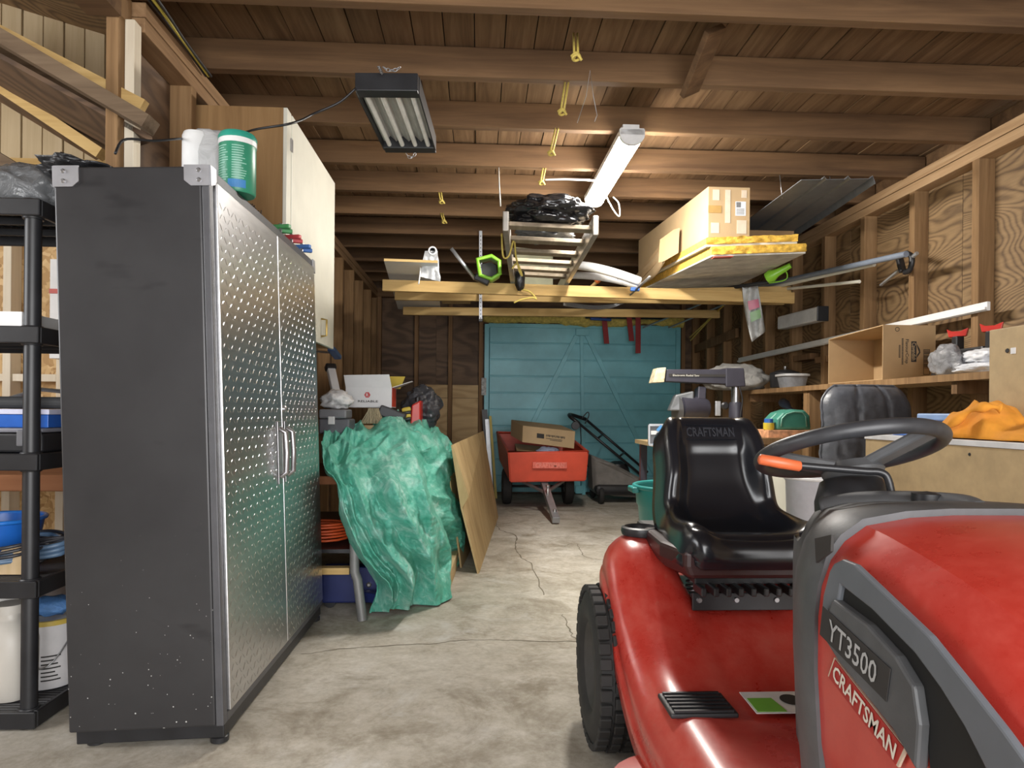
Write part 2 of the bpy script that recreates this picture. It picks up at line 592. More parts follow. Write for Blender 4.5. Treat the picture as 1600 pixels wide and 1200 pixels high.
# ---- back wall with the doorway
wb = struct('wall_back', (0, YB, 0))
DX0, DX1, DZ = 0.07, 2.60, 2.15
for x0, x1, z0 in ((XL - 0.14, -0.55, 0), (-0.55, DX0 - 0.05, 0), (DX1 + 0.03, XR + 0.14, 0), (DX0 - 0.05, DX1 + 0.03, DZ + 0.03)):
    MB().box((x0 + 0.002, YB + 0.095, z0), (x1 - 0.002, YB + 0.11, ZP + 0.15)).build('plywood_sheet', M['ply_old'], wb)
for x in (XL + 0.0, -0.82, -0.39, 0.0, DX1 + 0.02):
    MB().box((x, YB, 0.0), (x + 0.05, YB + 0.095, ZP - 0.11)).build('stud', M['stud_dark'], wb, bevel=0.003)
MB().box((XL, YB, ZP - 0.11), (XR, YB + 0.095, ZP)).build('top_plate', M['joist'], wb, bevel=0.003)
MB().box((DX0 - 0.05, YB + 0.01, DZ + 0.03), (DX1 + 0.05, YB + 0.09, DZ + 0.22)).build('lintel', M['joist'], wb, bevel=0.003)
for x0, x1, ztop in ((-0.765, -0.395, 1.39), (-0.335, -0.005, 1.39)):
    MB().box((x0, YB + 0.04, 0), (x1, YB + 0.06, ztop - 0.17)).build('plywood_infill', M['ply_pale'], wb)
    MB().box((x0, YB + 0.038, ztop - 0.165), (x1, YB + 0.06, ztop)).build('plywood_infill', M['ply_pale'], wb)

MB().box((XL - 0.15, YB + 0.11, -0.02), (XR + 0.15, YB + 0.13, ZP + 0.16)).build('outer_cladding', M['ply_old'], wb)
# ---- turquoise double door: planks, rails and braces
M['turq'] = plain('turquoise_paint', (0.165, 0.47, 0.53), 0.42, var=0.10, scale=5)
door = struct('door_1', ((DX0 + DX1) / 2, YB + 0.02, 0))
dy = YB - 0.02
mid = aY(909, 600, dy).x
rows = 10; ph = (DZ - 0.03) / rows
for x0, x1 in ((DX0 + 0.065, mid - 0.004), (mid + 0.004, DX1 - 0.06)):
    d0 = None
    for k in range(rows):
        z = 0.03 + k * ph
        if d0 is None:
            d0 = MB().box((x0, dy, z), (x1, dy + 0.022, z + ph - 0.012)).build('plank', M['turq'], door, bevel=0.006)
        else:
            clone(d0, (0, 0.003 * (k % 2), k * ph))
    MB().box((x0, dy + 0.018, 0.03), (x1, dy + 0.03, DZ)).build('backing', M['turq'], door)
MB().box((DX0, dy - 0.01, 0), (DX0 + 0.06, dy + 0.06, DZ + 0.02)).build('door_jamb', M['turq'], door, bevel=0.004)
MB().box((DX1 - 0.06, dy - 0.01, 0), (DX1, dy + 0.06, DZ + 0.02)).build('door_jamb', M['turq'], door, bevel=0.004)
MB().box((DX0 + 0.05, dy - 0.008, DZ - 0.02), (DX1 - 0.05, dy + 0.06, DZ + 0.03)).build('door_head', M['turq'], door, bevel=0.004)
by = dy - 0.012
MB().beam(aY(908.5, 524, by), aY(912, 773, by), 0.045, 0.024, (0, -1, 0)).build('centre_batten', M['turq'], door, bevel=0.003)
MB().beam(aY(901, 524, by), aY(780, 765, by), 0.055, 0.024, (0, -1, 0)).build('brace', M['turq'], door, bevel=0.003)
MB().beam(aY(917, 524, by), aY(1036, 768, by), 0.055, 0.024, (0, -1, 0)).build('brace', M['turq'], door, bevel=0.003)
MB().cbox(aY(910, 519, by - 0.008), (0.17, 0.03, 0.09)).build('top_cleat', M['turq'], door, bevel=0.003)
MB().cbox(aY(905, 765, by - 0.008), (0.10, 0.03, 0.10)).build('bottom_cleat', M['turq'], door, bevel=0.003)
# patch of bare paint on the left jamb
MB().cbox(aY(756, 604, dy - 0.018), (0.06, 0.012, 0.22)).build('bare_patch', plain('flaking_paint', (0.45, 0.45, 0.43), 0.7, var=0.5, scale=40), door)

# ---- rest of the shell behind the camera and the side bay on the left
wf = struct('wall_front', (0.5, -2.25, 0))
MB().box((2.5, -2.3, 0), (3.0, -2.2, 2.75)).build('plywood_sheet', M['ply'], wf)
MB().box((-4.2, -2.3, 0), (-1.15, -2.2, 3.6)).build('plywood_sheet', M['ply'], wf)
MB().box((-1.15, -2.3, 2.5), (2.5, -2.2, 2.75)).build('plywood_sheet', M['ply'], wf)
M['osb'] = None


def osbmat():
    m, t, b = nt('strand_board')
    v = coords(t, (1, 1, 1))
    vo = t.nodes.new('ShaderNodeTexVoronoi'); vo.inputs['Scale'].default_value = 26; vo.inputs['Randomness'].default_value = 1
    d = t.nodes.new('ShaderNodeTexNoise'); d.inputs['Scale'].default_value = 9; lk(t, v, d.inputs['Vector'])
    ad = t.nodes.new('ShaderNodeVectorMath'); ad.operation = 'MULTIPLY_ADD'; ad.inputs[1].default_value = (0.25, 0.25, 0.25)
    lk(t, d.outputs['Color'], ad.inputs[0]); lk(t, v, ad.inputs[2])
    lk(t, ad.outputs[0], vo.inputs['Vector'])
    sp = t.nodes.new('ShaderNodeSeparateColor'); lk(t, vo.outputs['Color'], sp.inputs[0])
    c = ramp(t, sp.outputs[0], [(0.0, (0.34, 0.19, 0.07)), (0.45, (0.52, 0.33, 0.14)), (1.0, (0.70, 0.50, 0.26))])
    lk(t, c, b.inputs['Base Color']); b.inputs['Roughness'].default_value = 0.7
    return m


M['osb'] = osbmat()
M['boards'] = wood('beige_boards', (0.44, 0.33, 0.19), (0.56, 0.44, 0.27), (0.66, 0.54, 0.36), 'z', fine=14, bmp=0.1)
YA = 3.9
wa = struct('wall_annex', (-2.6, YA, 0))
for x0, x1 in ((-4.1, -2.83), (-2.826, -1.60), (-1.596, -1.41)):
    MB().box((x0, YA + 0.09, 0), (x1, YA + 0.105, 2.35)).build('strand_board_sheet', M['osb'], wa)
bw = 0.115; n = 0
x = -4.1
b0 = MB().box((x, YA + 0.08, 2.36), (x + bw - 0.008, YA + 0.10, 3.7)).build('board', M['boards'], wa, bevel=0.003)
for k in range(1, 23): clone(b0, (k * bw, 0.004 * (k % 2), 0))
s0 = None
for px, yy in ((11, 420), (-60, 420), (95, 420)):
    p = aY(px, yy, YA)
    if s0 is None:
        s0 = MB().box((p.x - 0.022, YA, 0.04), (p.x + 0.022, YA + 0.09, 2.36)).build('stud', M['whitewood'], wa, bevel=0.003); xb = p.x
    else: clone(s0, (p.x - xb, 0, 0))
z = aY(50, 590, YA).z
xa, xb2 = aY(-58, 590, YA).x, aY(93, 590, YA).x
MB().box((xa, YA + 0.005, z - 0.02), (aY(10, 590, YA).x - 0.023, YA + 0.088, z + 0.02)).build('blocking', M['whitewood'], wa)
MB().box((aY(12, 590, YA).x + 0.023, YA + 0.005, z - 0.02), (xb2 - 0.023, YA + 0.088, z + 0.02)).build('blocking', M['whitewood'], wa)
MB().box((-4.1, YA, 2.36), (-1.41, YA + 0.09, 2.44)).build('rail', M['pine'], wa)
MB().box((-4.1, YA + 0.106, 0), (-1.41, YA + 0.12, 3.75)).build('outer_sheathing', M['ply_old'], wa)
wal = struct('wall_annex_side', (-4.1, 1, 0))
MB().box((-4.2, -2.2, 0), (-4.1, 4.1, 1.1)).build('plywood_sheet', M['osb'], wal)
MB().box((-4.2, -2.2, 2.6), (-4.1, 4.1, 3.7)).build('plywood_sheet', M['osb'], wal)
MB().box((-4.2, 2.2, 1.1), (-4.1, 4.1, 2.6)).build('plywood_sheet', M['osb'], wal)
MB().box((-4.2, -2.2, 1.1), (-4.1, 0.2, 2.6)).build('plywood_sheet', M['osb'], wal)
ca = struct('ceiling_annex', (-2.6, 1.5, 3.5))
MB().hexa([(-4.2, -2.3, 3.75), (-1.3, -2.3, 2.95), (-1.3, 4.1, 2.95), (-4.2, 4.1, 3.75), (-4.2, -2.3, 3.78), (-1.3, -2.3, 2.98), (-1.3, 4.1, 2.98), (-4.2, 4.1, 3.78)]).build('roof_panel', M['ply'], ca)
M['rafter'] = wood('rafter_timber', (0.075, 0.048, 0.028), (0.14, 0.095, 0.058), (0.21, 0.15, 0.095), 'x', bmp=0.15)
MB().beam(aY(-130, -18, 2.53), aY(236, 196, 2.53), 0.05, 0.088, (0, -1, 0)).build('rafter', M['rafter'], ca)
MB().beam(aY(-130, -18, 2.60), aY(226, 166, 2.60), 0.04, 0.035, (0, -1, 0)).build('batten', M['pine'], ca)
q4 = [aY(-160, 3, 2.60), aY(238, 222, 2.60), aY(150, 250, 3.78), aY(-160, 62, 3.78)]
MB().hexa(q4 + [p + Vector((0, 0, 0.02)) for p in q4]).build('soffit_board', M['ply_old'], ca)
MB().beam(aY(-60, 96, 3.2), aY(160, 242, 3.2), 0.05, 0.06, (0, -1, 0)).build('rafter', M['pine'], ca)
MB().beam(aY(-80, 200, 3.3), aY(120, 320, 3.3), 0.05, 0.08, (0, -1, 0)).build('rafter', M['rafter'], ca)
MB().beam(aY(-60, 40, 3.6), aY(200, 196, 3.6), 0.05, 0.09, (0, -1, 0)).build('rafter', M['rafter'], ca)
# posts where the left wall ends
for px0, px1, y, top, m in ((173, 187, 2.9, 66, 'whitewood'), (188, 200, 2.95, 66, 'whitewood')):
    a = aY(px0, 130, y); b_ = aY(px1, 130, y)
    MB().box((a.x, y, aY(px0, 132, y).z), (b_.x, y + 0.04, 3.15)).build('hanger', M[m], ca)
MB().box((XL - 0.09, 2.56, 0), (XL - 0.045, 2.655, ZP)).build('end_stud', M['stud'], wl, bevel=0.003)
MB().box((XL - 0.043, 2.60, 0), (XL - 0.008, 2.655, ZP - 0.1)).build('end_stud', M['whitewood'], wl, bevel=0.003)
MB().box((XL - 0.15, -2.2, ZP - 0.12), (XL - 0.03, 2.55, ZP + 0.14)).build('header_beam', M['joist'], wl)
MB().box((XL - 0.20, -2.2, ZP + 0.14), (XL - 0.12, 3.9, 3.2)).build('gable_panel', M['ply_old'], wl)

# ---- yellow insulation spilling over the door head
M['insul'] = plain('yellow_insulation', (0.62, 0.50, 0.13), 0.95, var=0.3, scale=30, bmp=0.8)
M['insul_edge'] = plain('amber_insulation', (0.66, 0.40, 0.06), 0.95, var=0.3, scale=40, bmp=0.8)
rows_ = []
N = 90
for j in range(7):
    r = []
    for i in range(N + 1):
        u = i / N
        x = DX0 - 0.02 + u * (DX1 - DX0 + 0.04)
        thick = 0.0 + 0.05 * max(0, noise.noise(Vector((u * 7, 3, 0))) + 0.2) + 0.05 * sstep(0.36, 0.44, u) * sstep(0.80, 0.72, u) + 0.05 * sstep(0.90, 0.95, u)
        a = PI * j / 6
        z = DZ + 0.085 - math.cos(a) * (0.045 + thick * 0.5)
        y = dy - 0.01 - math.sin(a) * (0.05 + thick * 0.5)
        o = fbm(Vector((x * 14, y * 14, z * 14))) * 0.018
        r.append((x, y + o, z + o))
    rows_.append(r)
io = MB().grid(rows_).build('door_insulation', M['insul'], smooth=True)
tag(io, 'fluffy yellow insulation strip stuffed above the turquoise double door', 'insulation')
# ================================================================== LEFT SIDE
# ---- tall steel cabinet with tread-plate doors (leans a little to the wall)
CB = thing('steel_cabinet', (-1.0, 2.79, 0), 'tall dark grey steel cabinet with tread-plate doors and corner brackets', 'cabinet')
WLOC[CB.name] = Vector((-1.0, 2.79, 0))
cx0, cx1, cy0, cy1, ch = -1.235, -0.768, 2.125, 3.45, 1.80
cabxf = Matrix.Translation((cx1, 0, 0)) @ Matrix.Rotation(R(-2.0), 4, 'Y') @ Matrix.Translation((-cx1, 0, 0))


def steelpaint():
    m, t, b = nt('hammered_grey_paint')
    v = coords(t, (1, 1, 1), False)
    n = noisetex(t, v, 3.0, 5, 0.6)
    c = ramp(t, n, [(0.3, (0.031, 0.030, 0.0315)), (0.7, (0.043, 0.042, 0.0435))])
    # rubbed black marks
    s = noisetex(t, coords(t, (1.4, 1, 4.0), False, loc=(0.45, 0, 0.12)), 2.3, 3, 0.5)
    c = mixc(t, ramp_fac(t, s, 0.63, 0.74, 0.7), c, (0.010, 0.010, 0.011))
    # chips of bare metal, denser toward the foot
    vo = t.nodes.new('ShaderNodeTexVoronoi'); vo.inputs['Scale'].default_value = 105
    lk(t, v, vo.inputs['Vector'])
    tc = t.nodes.new('ShaderNodeTexCoord'); sx = t.nodes.new('ShaderNodeSeparateXYZ'); lk(t, tc.outputs['Object'], sx.inputs[0])
    mr = t.nodes.new('ShaderNodeMapRange'); mr.inputs[1].default_value = -0.1; mr.inputs[2].default_value = -0.9
    mr.inputs[3].default_value = 0.0; mr.inputs[4].default_value = 0.62
    lk(t, sx.outputs['Z'], mr.inputs[0])
    sc_ = t.nodes.new('ShaderNodeSeparateColor'); lk(t, vo.outputs['Color'], sc_.inputs[0])
    mm = t.nodes.new('ShaderNodeMath'); mm.operation = 'MULTIPLY'; lk(t, sc_.outputs[0], mm.inputs[0]); lk(t, sc_.outputs[1], mm.inputs[1])
    m2 = t.nodes.new('ShaderNodeMath'); m2.operation = 'MULTIPLY'; lk(t, mm.outputs[0], m2.inputs[0]); lk(t, mr.outputs[0], m2.inputs[1])
    lt = t.nodes.new('ShaderNodeMath'); lt.operation = 'LESS_THAN'; lk(t, vo.outputs['Distance'], lt.inputs[0]); lk(t, m2.outputs[0], lt.inputs[1])
    g2 = t.nodes.new('ShaderNodeMath'); g2.operation = 'GREATER_THAN'; lk(t, sc_.outputs[2], g2.inputs[0]); g2.inputs[1].default_value = 0.83
    m3 = t.nodes.new('ShaderNodeMath'); m3.operation = 'MULTIPLY'; lk(t, lt.outputs[0], m3.inputs[0]); lk(t, g2.outputs[0], m3.inputs[1])
    c = mixc(t, m3.outputs[0], c, (0.55, 0.55, 0.53))
    lk(t, c, b.inputs['Base Color']); b.inputs['Roughness'].default_value = 0.38; b.inputs['Metallic'].default_value = 0.15
    bump(t, b, noisetex(t, v, 220, 2), 0.08, 0.001)
    return m


def ramp_fac(t, f, a, b, k=1.0):
    c = ramp(t, f, [(a, (0, 0, 0)), (b, (k, k, k))])
    s = t.nodes.new('ShaderNodeSeparateColor'); lk(t, c, s.inputs[0]); return s.outputs[0]


M['cab'] = steelpaint()
M['cab2'] = plain('grey_frame_paint', (0.085, 0.085, 0.092), 0.4, 0.2, bmp=0.2, bscale=300)


def treadmat():
    m, t, b = nt('tread_plate')
    v = coords(t, (1, 1, 1), False)
    n = noisetex(t, coords(t, (1, 0.15, 1), False), 60, 3)
    lk(t, ramp(t, n, [(0.3, (0.54, 0.54, 0.55)), (0.7, (0.64, 0.64, 0.65))]), b.inputs['Base Color'])
    b.inputs['Metallic'].default_value = 1.0; b.inputs['Roughness'].default_value = 0.30
    bump(t, b, noisetex(t, v, 5, 3), 0.05, 0.02)
    return m


M['tread'] = treadmat()
bz = 0.075
MB(cabxf).box((cx0, cy0, bz), (cx1 - 0.028, cy1, ch)).build('body', M['cab'], CB, bevel=0.006)
fr = MB(cabxf)
fr.box((cx1 - 0.027, cy0, bz), (cx1 - 0.004, cy0 + 0.035, ch)); fr.box((cx1 - 0.027, cy1 - 0.03, bz), (cx1 - 0.004, cy1, ch))
fr.box((cx1 - 0.027, cy0 + 0.035, ch - 0.035), (cx1 - 0.004, cy1 - 0.03, ch)); fr.box((cx1 - 0.027, cy0 + 0.035, bz), (cx1 - 0.004, cy1 - 0.03, bz + 0.03))
fr.build('front_frame', M['cab2'], CB, bevel=0.003)
tb = MB(cabxf); tb.box((cx0 + 0.01, cy0 + 0.02, bz - 0.045), (cx1 - 0.01, cy1 - 0.02, bz - 0.002)); tb.build('base_rail', M['black'], CB, bevel=0.004)
for x in (cx0 + 0.05, cx1 - 0.04):
    for y in (cy0 + 0.06, cy1 - 0.03):
        MB().lathe([(0.02, 0.0), (0.028, 0.004), (0.028, 0.02), (0.012, 0.03), (0.012, 0.055)], 14, (x, y, 0)).build('levelling_foot', M['blackmetal'], CB, smooth=40)
for x, y, sx_, sy_ in ((cx1 - 0.002, cy0 - 0.002, -1, 1), (cx0 + 0.002, cy0 - 0.002, 1, 1), (cx1 - 0.002, cy1 + 0.002, -1, -1)):
    br = MB(cabxf)
    br.prism([(x, y, ch + 0.002), (x + sx_ * 0.075, y, ch + 0.002), (x + sx_ * 0.075, y, ch - 0.045), (x + sx_ * 0.055, y, ch - 0.062), (x, y, ch - 0.062)], (0, 0.004 * -sy_, 0))
    br.prism([(x, y, ch + 0.002), (x, y + sy_ * 0.045, ch + 0.002), (x, y + sy_ * 0.045, ch - 0.045), (x, y, ch - 0.062)], (0.005 * -sx_, 0, 0))
    bo = br.build('corner_bracket', plain('bracket_metal', (0.42, 0.42, 0.44), 0.45, 0.7), CB)
    for q in (0.02, 0.05):
        MB(cabxf).lathe([(0.007, 0), (0.007, 0.004), (0.004, 0.007)], 10, (x + sx_ * 0.03, y - sy_ * 0.003, ch - q + 0.005), (0, -sy_, 0)).build('rivet', M['steel'], bo, smooth=40)
dmid = (cy0 + cy1) / 2 + 0.01
for i, (y0, y1) in enumerate(((cy0 + 0.037, dmid - 0.003), (dmid + 0.003, cy1 - 0.032))):
    z0, z1 = bz + 0.032, ch - 0.038
    dd = MB(cabxf).box((cx1 - 0.012, y0, z0), (cx1 + 0.006, y1, z1)).build('door', M['tread'], CB, bevel=0.004)
    tr = MB(cabxf); pit = 0.034
    ny, nz = int((y1 - y0 - 0.03) / pit), int((z1 - z0 - 0.03) / pit)
    for a in range(ny):
        for c in range(nz):
            yc = y0 + 0.024 + a * pit; zc = z0 + 0.024 + c * pit
            ang = R(45) if (a + c) % 2 else R(-45)
            l, w, h = 0.0150, 0.0032, 0.0011
            dy_, dz_ = math.cos(ang), math.sin(ang); X = cx1 + 0.0061
            e1, e2 = Vector((0, dy_, dz_)), Vector((0, -dz_, dy_)); cc = Vector((X, yc, zc))
            tr.add([cc - e1 * l, cc + e2 * w, cc + e1 * l, cc - e2 * w, cc - e1 * l * .55 + Vector((h, 0, 0)), cc + e1 * l * .55 + Vector((h, 0, 0))],
                   [(0, 3, 4), (0, 4, 1), (1, 4, 5), (1, 5, 2), (2, 5, 3), (3, 5, 4)])
    tr.build('raised_tread', M['tread'], dd, kind='stuff')
    hy = dmid + (-0.055 if i == 0 else 0.042)
    hd = MB(cabxf)
    hd.box((cx1 + 0.0075, hy - 0.024, 0.755), (cx1 + 0.011, hy + 0.024, 1.005))
    hd.build('handle_plate', M['steel'], dd, bevel=0.002)
    g = MB(cabxf).tube([(cx1 + 0.011, hy, 0.785), (cx1 + 0.035, hy, 0.80), (cx1 + 0.038, hy, 0.88), (cx1 + 0.035, hy, 0.96), (cx1 + 0.011, hy, 0.975)], 0.011, 10)
    g.build('handle', M['steel'], dd, smooth=40)
    if i == 1:
        MB(cabxf).lathe([(0.014, 0), (0.014, 0.008), (0.009, 0.012)], 16, (cx1 + 0.006, hy - 0.012, 1.055), (1, 0, 0)).build('lock', M['steel'], dd, smooth=40)

# things on top of the cabinet
topz = lambda x: ch + 0.006 + (cx1 - x) * -math.tan(R(2.0)) * -1 * -1
TZ = (cabxf @ Vector((cx1 - 0.0, 2.4, ch))).z + 0.004
M['towelwrap'] = bagmat('towel_wrap', (0.56, 0.56, 0.56), 0.2, bmp=0.5, scale=14)
pt = thing('paper_towel_pack', aY(322, 262, 2.62) * 1.0, 'white paper towel rolls in clear wrap beside the green tub', 'paper towels')
pt.location.z = TZ; WLOC[pt.name] = Vector(pt.location)
c = aY(325, 230, 2.62); PH = 0.285
for dx in (-0.034, 0.036):
    MB().lathe([(0.0, 0.0), (0.045, 0.0), (0.05, 0.01), (0.05, PH - 0.02), (0.045, PH - 0.005), (0.02, PH)], 24, (c.x + dx, c.y + 0.02 + dx * 1.2, TZ)).build('towel_roll', M['paper'], pt, smooth=50)
blob((c.x + 0.005, c.y + 0.02, TZ + 0.152), (0.094, 0.085, 0.155), 0.06, 3, 4, 5, flat=0.95, crease=0.05, pw=0.6).build('wrap', M['towelwrap'], pt, smooth=True)
MB().cbox((c.x + 0.04, c.y - 0.066, TZ + 0.06), (0.09, 0.004, 0.10)).build('label', plain('teal_print', (0.16, 0.42, 0.42), 0.4), pt)
MB().cbox((c.x - 0.075, c.y - 0.058, TZ + 0.015), (0.05, 0.02, 0.03)).build('red_print', plain('red_print', (0.55, 0.06, 0.05), 0.4), pt)
gc = aY(371, 285, 2.43)
gt = thing('wipes_tub', (gc.x, gc.y, TZ), 'green cylindrical wipes tub with a white band on the steel cabinet', 'tub')
M['greenlab'] = plain('green_label', (0.035, 0.24, 0.14), 0.35)
gr, gh = 0.062, 0.20
MB().lathe([(gr - 0.004, 0), (gr, 0.006), (gr, gh - 0.03)], 28, (gc.x, gc.y, TZ)).build('label', M['greenlab'], gt, smooth=40)
MB().lathe([(gr + 0.002, gh - 0.03), (gr + 0.002, gh - 0.012)], 28, (gc.x, gc.y, TZ)).build('band', M['white'], gt, smooth=40)
MB().lathe([(gr + 0.003, gh - 0.012), (gr + 0.003, gh), (gr - 0.004, gh + 0.012), (0.02, gh + 0.013), (0.02, gh + 0.02), (0.0, gh + 0.02)], 28, (gc.x, gc.y, TZ)).build('lid', plain('green_lid', (0.03, 0.30, 0.22), 0.35), gt, smooth=40)
pr = MB()
for k in range(15):
    zz = TZ + gh - 0.045 - k * 0.0085
    for a0, a1 in ((-2.55, -1.72), (-1.55, -0.75)):
        e = a1 - random.random() * 0.3
        pts = [(gc.x + math.cos(a0 + (e - a0) * i / 6) * (gr + 0.0006), gc.y + math.sin(a0 + (e - a0) * i / 6) * (gr + 0.0006)) for i in range(7)]
        pr.grid([[(x, y, zz) for x, y in pts], [(x, y, zz + 0.003) for x, y in pts]])
pr.build('small_print', plain('pale_green_ink', (0.30, 0.56, 0.45), 0.5), gt)
bl = MB(); pts = [(gc.x + math.cos(a) * (gr + 0.0008), gc.y + math.sin(a) * (gr + 0.0008)) for a in [-1.75 + i * 0.12 for i in range(9)]]
bl.grid([[(x, y, TZ + 0.012) for x, y in pts], [(x, y, TZ + 0.04) for x, y in pts]]).build('blue_panel', plain('blue_panel_ink', (0.05, 0.22, 0.5), 0.5), gt)
# black tray / liner lying on the cabinet
d1 = aY(160, 252, 2.4)
o = blob((d1.x - 0.01, 2.42, TZ + 0.028), (0.15, 0.24, 0.03), 0.25, 2.5, 4, 2, flat=0.9, crease=0.15).build('bin_liner', bagmat('black_liner', (0.02, 0.02, 0.022), 0.3), smooth=True)
tag(o, 'flattened black bin liner lying on the steel cabinet', 'bag')
# clamps at the far end of the cabinet top
for i, (px, py, y, col, nm, lab) in enumerate(((445, 350, 2.95, (0.05, 0.25, 0.08), 'green', 'green spring clamp lying on the steel cabinet'),
                                    (462, 366, 3.12, (0.5, 0.06, 0.07), 'red', 'red spring clamp lying between green and blue ones'),
                                    (478, 378, 3.30, (0.04, 0.14, 0.42), 'blue', 'blue spring clamp at the far end of the cabinet top'))):
    p = aY(px, py, y); p.z = TZ + 0.012; p.x = min(p.x, -0.855)
    cl = thing('spring_clamp', p, lab, 'clamp', 'clamps on the cabinet')
    mm = plain(nm + '_clamp_plastic', col, 0.4)
    MB().beam(p + Vector((-0.09, -0.03, 0.002)), p + Vector((0.045, 0.02, 0.006)), 0.022, 0.018).build('jaw', mm, cl, bevel=0.004)
    MB().beam(p + Vector((-0.09, 0.03, 0.024)), p + Vector((0.045, -0.02, 0.018)), 0.022, 0.018).build('jaw', mm, cl, bevel=0.004)
    MB().lathe([(0.009, -0.02), (0.009, 0.02)], 12, p + Vector((0.0, 0, 0.014)), (0, 0.3, 1)).build('pivot', M['steel'], cl, smooth=40)
p = Vector((-0.93, 2.72, TZ))
o = MB().box((p.x - 0.04, p.y - 0.10, TZ), (p.x + 0.045, p.y + 0.10, TZ + 0.02))
for k in range(60):
    a = random.uniform(-0.036, 0.04); b2 = random.uniform(-0.095, 0.095)
    o.beam((p.x + a, p.y + b2, TZ + 0.02), (p.x + a + random.uniform(-.01, .01), p.y + b2 + random.uniform(-.01, .01), TZ + 0.055), 0.004, 0.004)
tag(o.build('scrub_brush', plain('dark_bristle', (0.06, 0.035, 0.02), 0.8)), 'dark bristled scrub brush on the cabinet behind the green tub', 'brush')

# ---- white wall cupboard above
WC = thing('wall_cupboard', (-1.1, 3.72, 1.43), 'off-white painted wall cupboard with brass handle hung on the left wall', 'cupboard')
ux, uy0, uy1, uz0, uz1 = -0.90, 3.21, 4.245, 1.433, 2.462
M['cupside'] = wood('cupboard_side', (0.20, 0.11, 0.045), (0.30, 0.175, 0.075), (0.40, 0.245, 0.11), 'z', fine=14, bmp=0.06)
MB().box((XL - 0.09, uy0, uz0), (ux - 0.022, uy0 + 0.02, uz1)).build('side_panel', M['cupside'], WC)
MB().box((XL - 0.09, uy1 - 0.02, uz0), (ux - 0.022, uy1, uz1)).build('side_panel', M['cupside'], WC)
MB().box((XL + 0.0, uy0 + 0.02, uz0 + 0.06), (ux - 0.022, uy1 - 0.02, uz0 + 0.08)).build('bottom_panel', M['cupside'], WC)
MB().box((XL + 0.0, uy0 + 0.02, uz1 - 0.02), (ux - 0.022, uy1 - 0.02, uz1)).build('top_panel', M['cupside'], WC)
MB().box((XL - 0.0, uy0 + 0.02, uz0 + 0.08), (XL + 0.01, uy1 - 0.02, uz1 - 0.02)).build('back_panel', M['cupside'], WC)
MB().box((ux - 0.022, uy0, uz0), (ux - 0.004, uy0 + 0.07, uz1)).build('face_frame', M['whitepaint'], WC, bevel=0.002)
dr = MB().box((ux - 0.02, uy0 + 0.075, uz0 - 0.004), (ux, uy1, uz1 - 0.004)).build('door', M['whitepaint'], WC, bevel=0.003)
M['brass'] = plain('dull_brass', (0.42, 0.30, 0.10), 0.4, 0.8)
h0 = aX(502, 512, ux + 0.002)
MB().tube([h0 + Vector((0, 0, -0.05)), h0 + Vector((0.03, 0, -0.045)), h0 + Vector((0.03, 0, 0.045)), h0 + Vector((0, 0, 0.05))], 0.006, 8).build('handle', M['brass'], dr, smooth=40)
for zz in (uz0 + 0.15, uz1 - 0.15):
    MB().box((ux - 0.004, uy0 + 0.055, zz - 0.03), (ux + 0.002, uy0 + 0.085, zz + 0.03)).build('hinge', M['steel'], dr)
# wires along the left plate
for i, (col, off) in enumerate((((0.02, 0.02, 0.02), 0), ((0.55, 0.45, 0.08), 1), ((0.03, 0.03, 0.03), 2))):
    pts = [(XL + 0.02 + 0.012 * i, 1.6, ZP - 0.005 + 0.01 * i), (XL + 0.03 + 0.02 * i, 2.5, ZP - 0.012), (XL + 0.018 + 0.018 * i, 2.9, ZP + 0.002 - 0.012 * i), (XL + 0.02 + 0.012 * i, 3.19, ZP - 0.02)]
    o = MB().tube(smooth_path(pts, 16), 0.006, 6).build('electric_cable', plain('cable_sheath_%d' % i, col, 0.5), smooth=True)
    tag(o, ['black electric cable on the left wall plate, nearest the wall', 'yellow electric cable running along the left wall plate', 'black electric cable on the left wall plate, outermost'][i], 'cable')

# ---- black plastic shelving in the side bay
SH = thing('plastic_shelving', (-1.9, 2.55, 0), 'black plastic five-tier shelving unit left of the steel cabinet', 'shelving')
sx0, sx1, sy0, sy1 = -2.36, -1.43, 2.27, 2.72
tiers = [0.03, 0.455, 0.87, 1.285, 1.70]


def shelf_mesh():
    m = MB(); z1 = 0.0; r = 0.05
    m.box((sx0, sy0, -0.055), (sx1, sy0 + 0.016, 0.0)); m.box((sx0, sy1 - 0.016, -0.055), (sx1, sy1, 0.0))
    m.box((sx0, sy0 + 0.016, -0.055), (sx0 + 0.016, sy1 - 0.016, 0.0)); m.box((sx1 - 0.016, sy0 + 0.016, -0.055), (sx1, sy1 - 0.016, 0.0))
    n = 22
    for k in range(n):
        y = sy0 + 0.016 + (k + 0.5) * (sy1 - sy0 - 0.032) / n
        m.box((sx0 + 0.016, y - 0.006, -0.012), (sx1 - 0.016, y + 0.006, -0.003))
    for k in range(26):
        x = sx0 + 0.016 + (k + 0.5) * (sx1 - sx0 - 0.032) / 26
        m.box((x - 0.004, sy0 + 0.016, -0.022), (x + 0.004, sy1 - 0.016, -0.0125))
    for y in (sy0 + 0.15, sy1 - 0.15):
        m.box((sx0 + 0.016, y - 0.006, -0.05), (sx1 - 0.016, y + 0.006, -0.023))
    return m


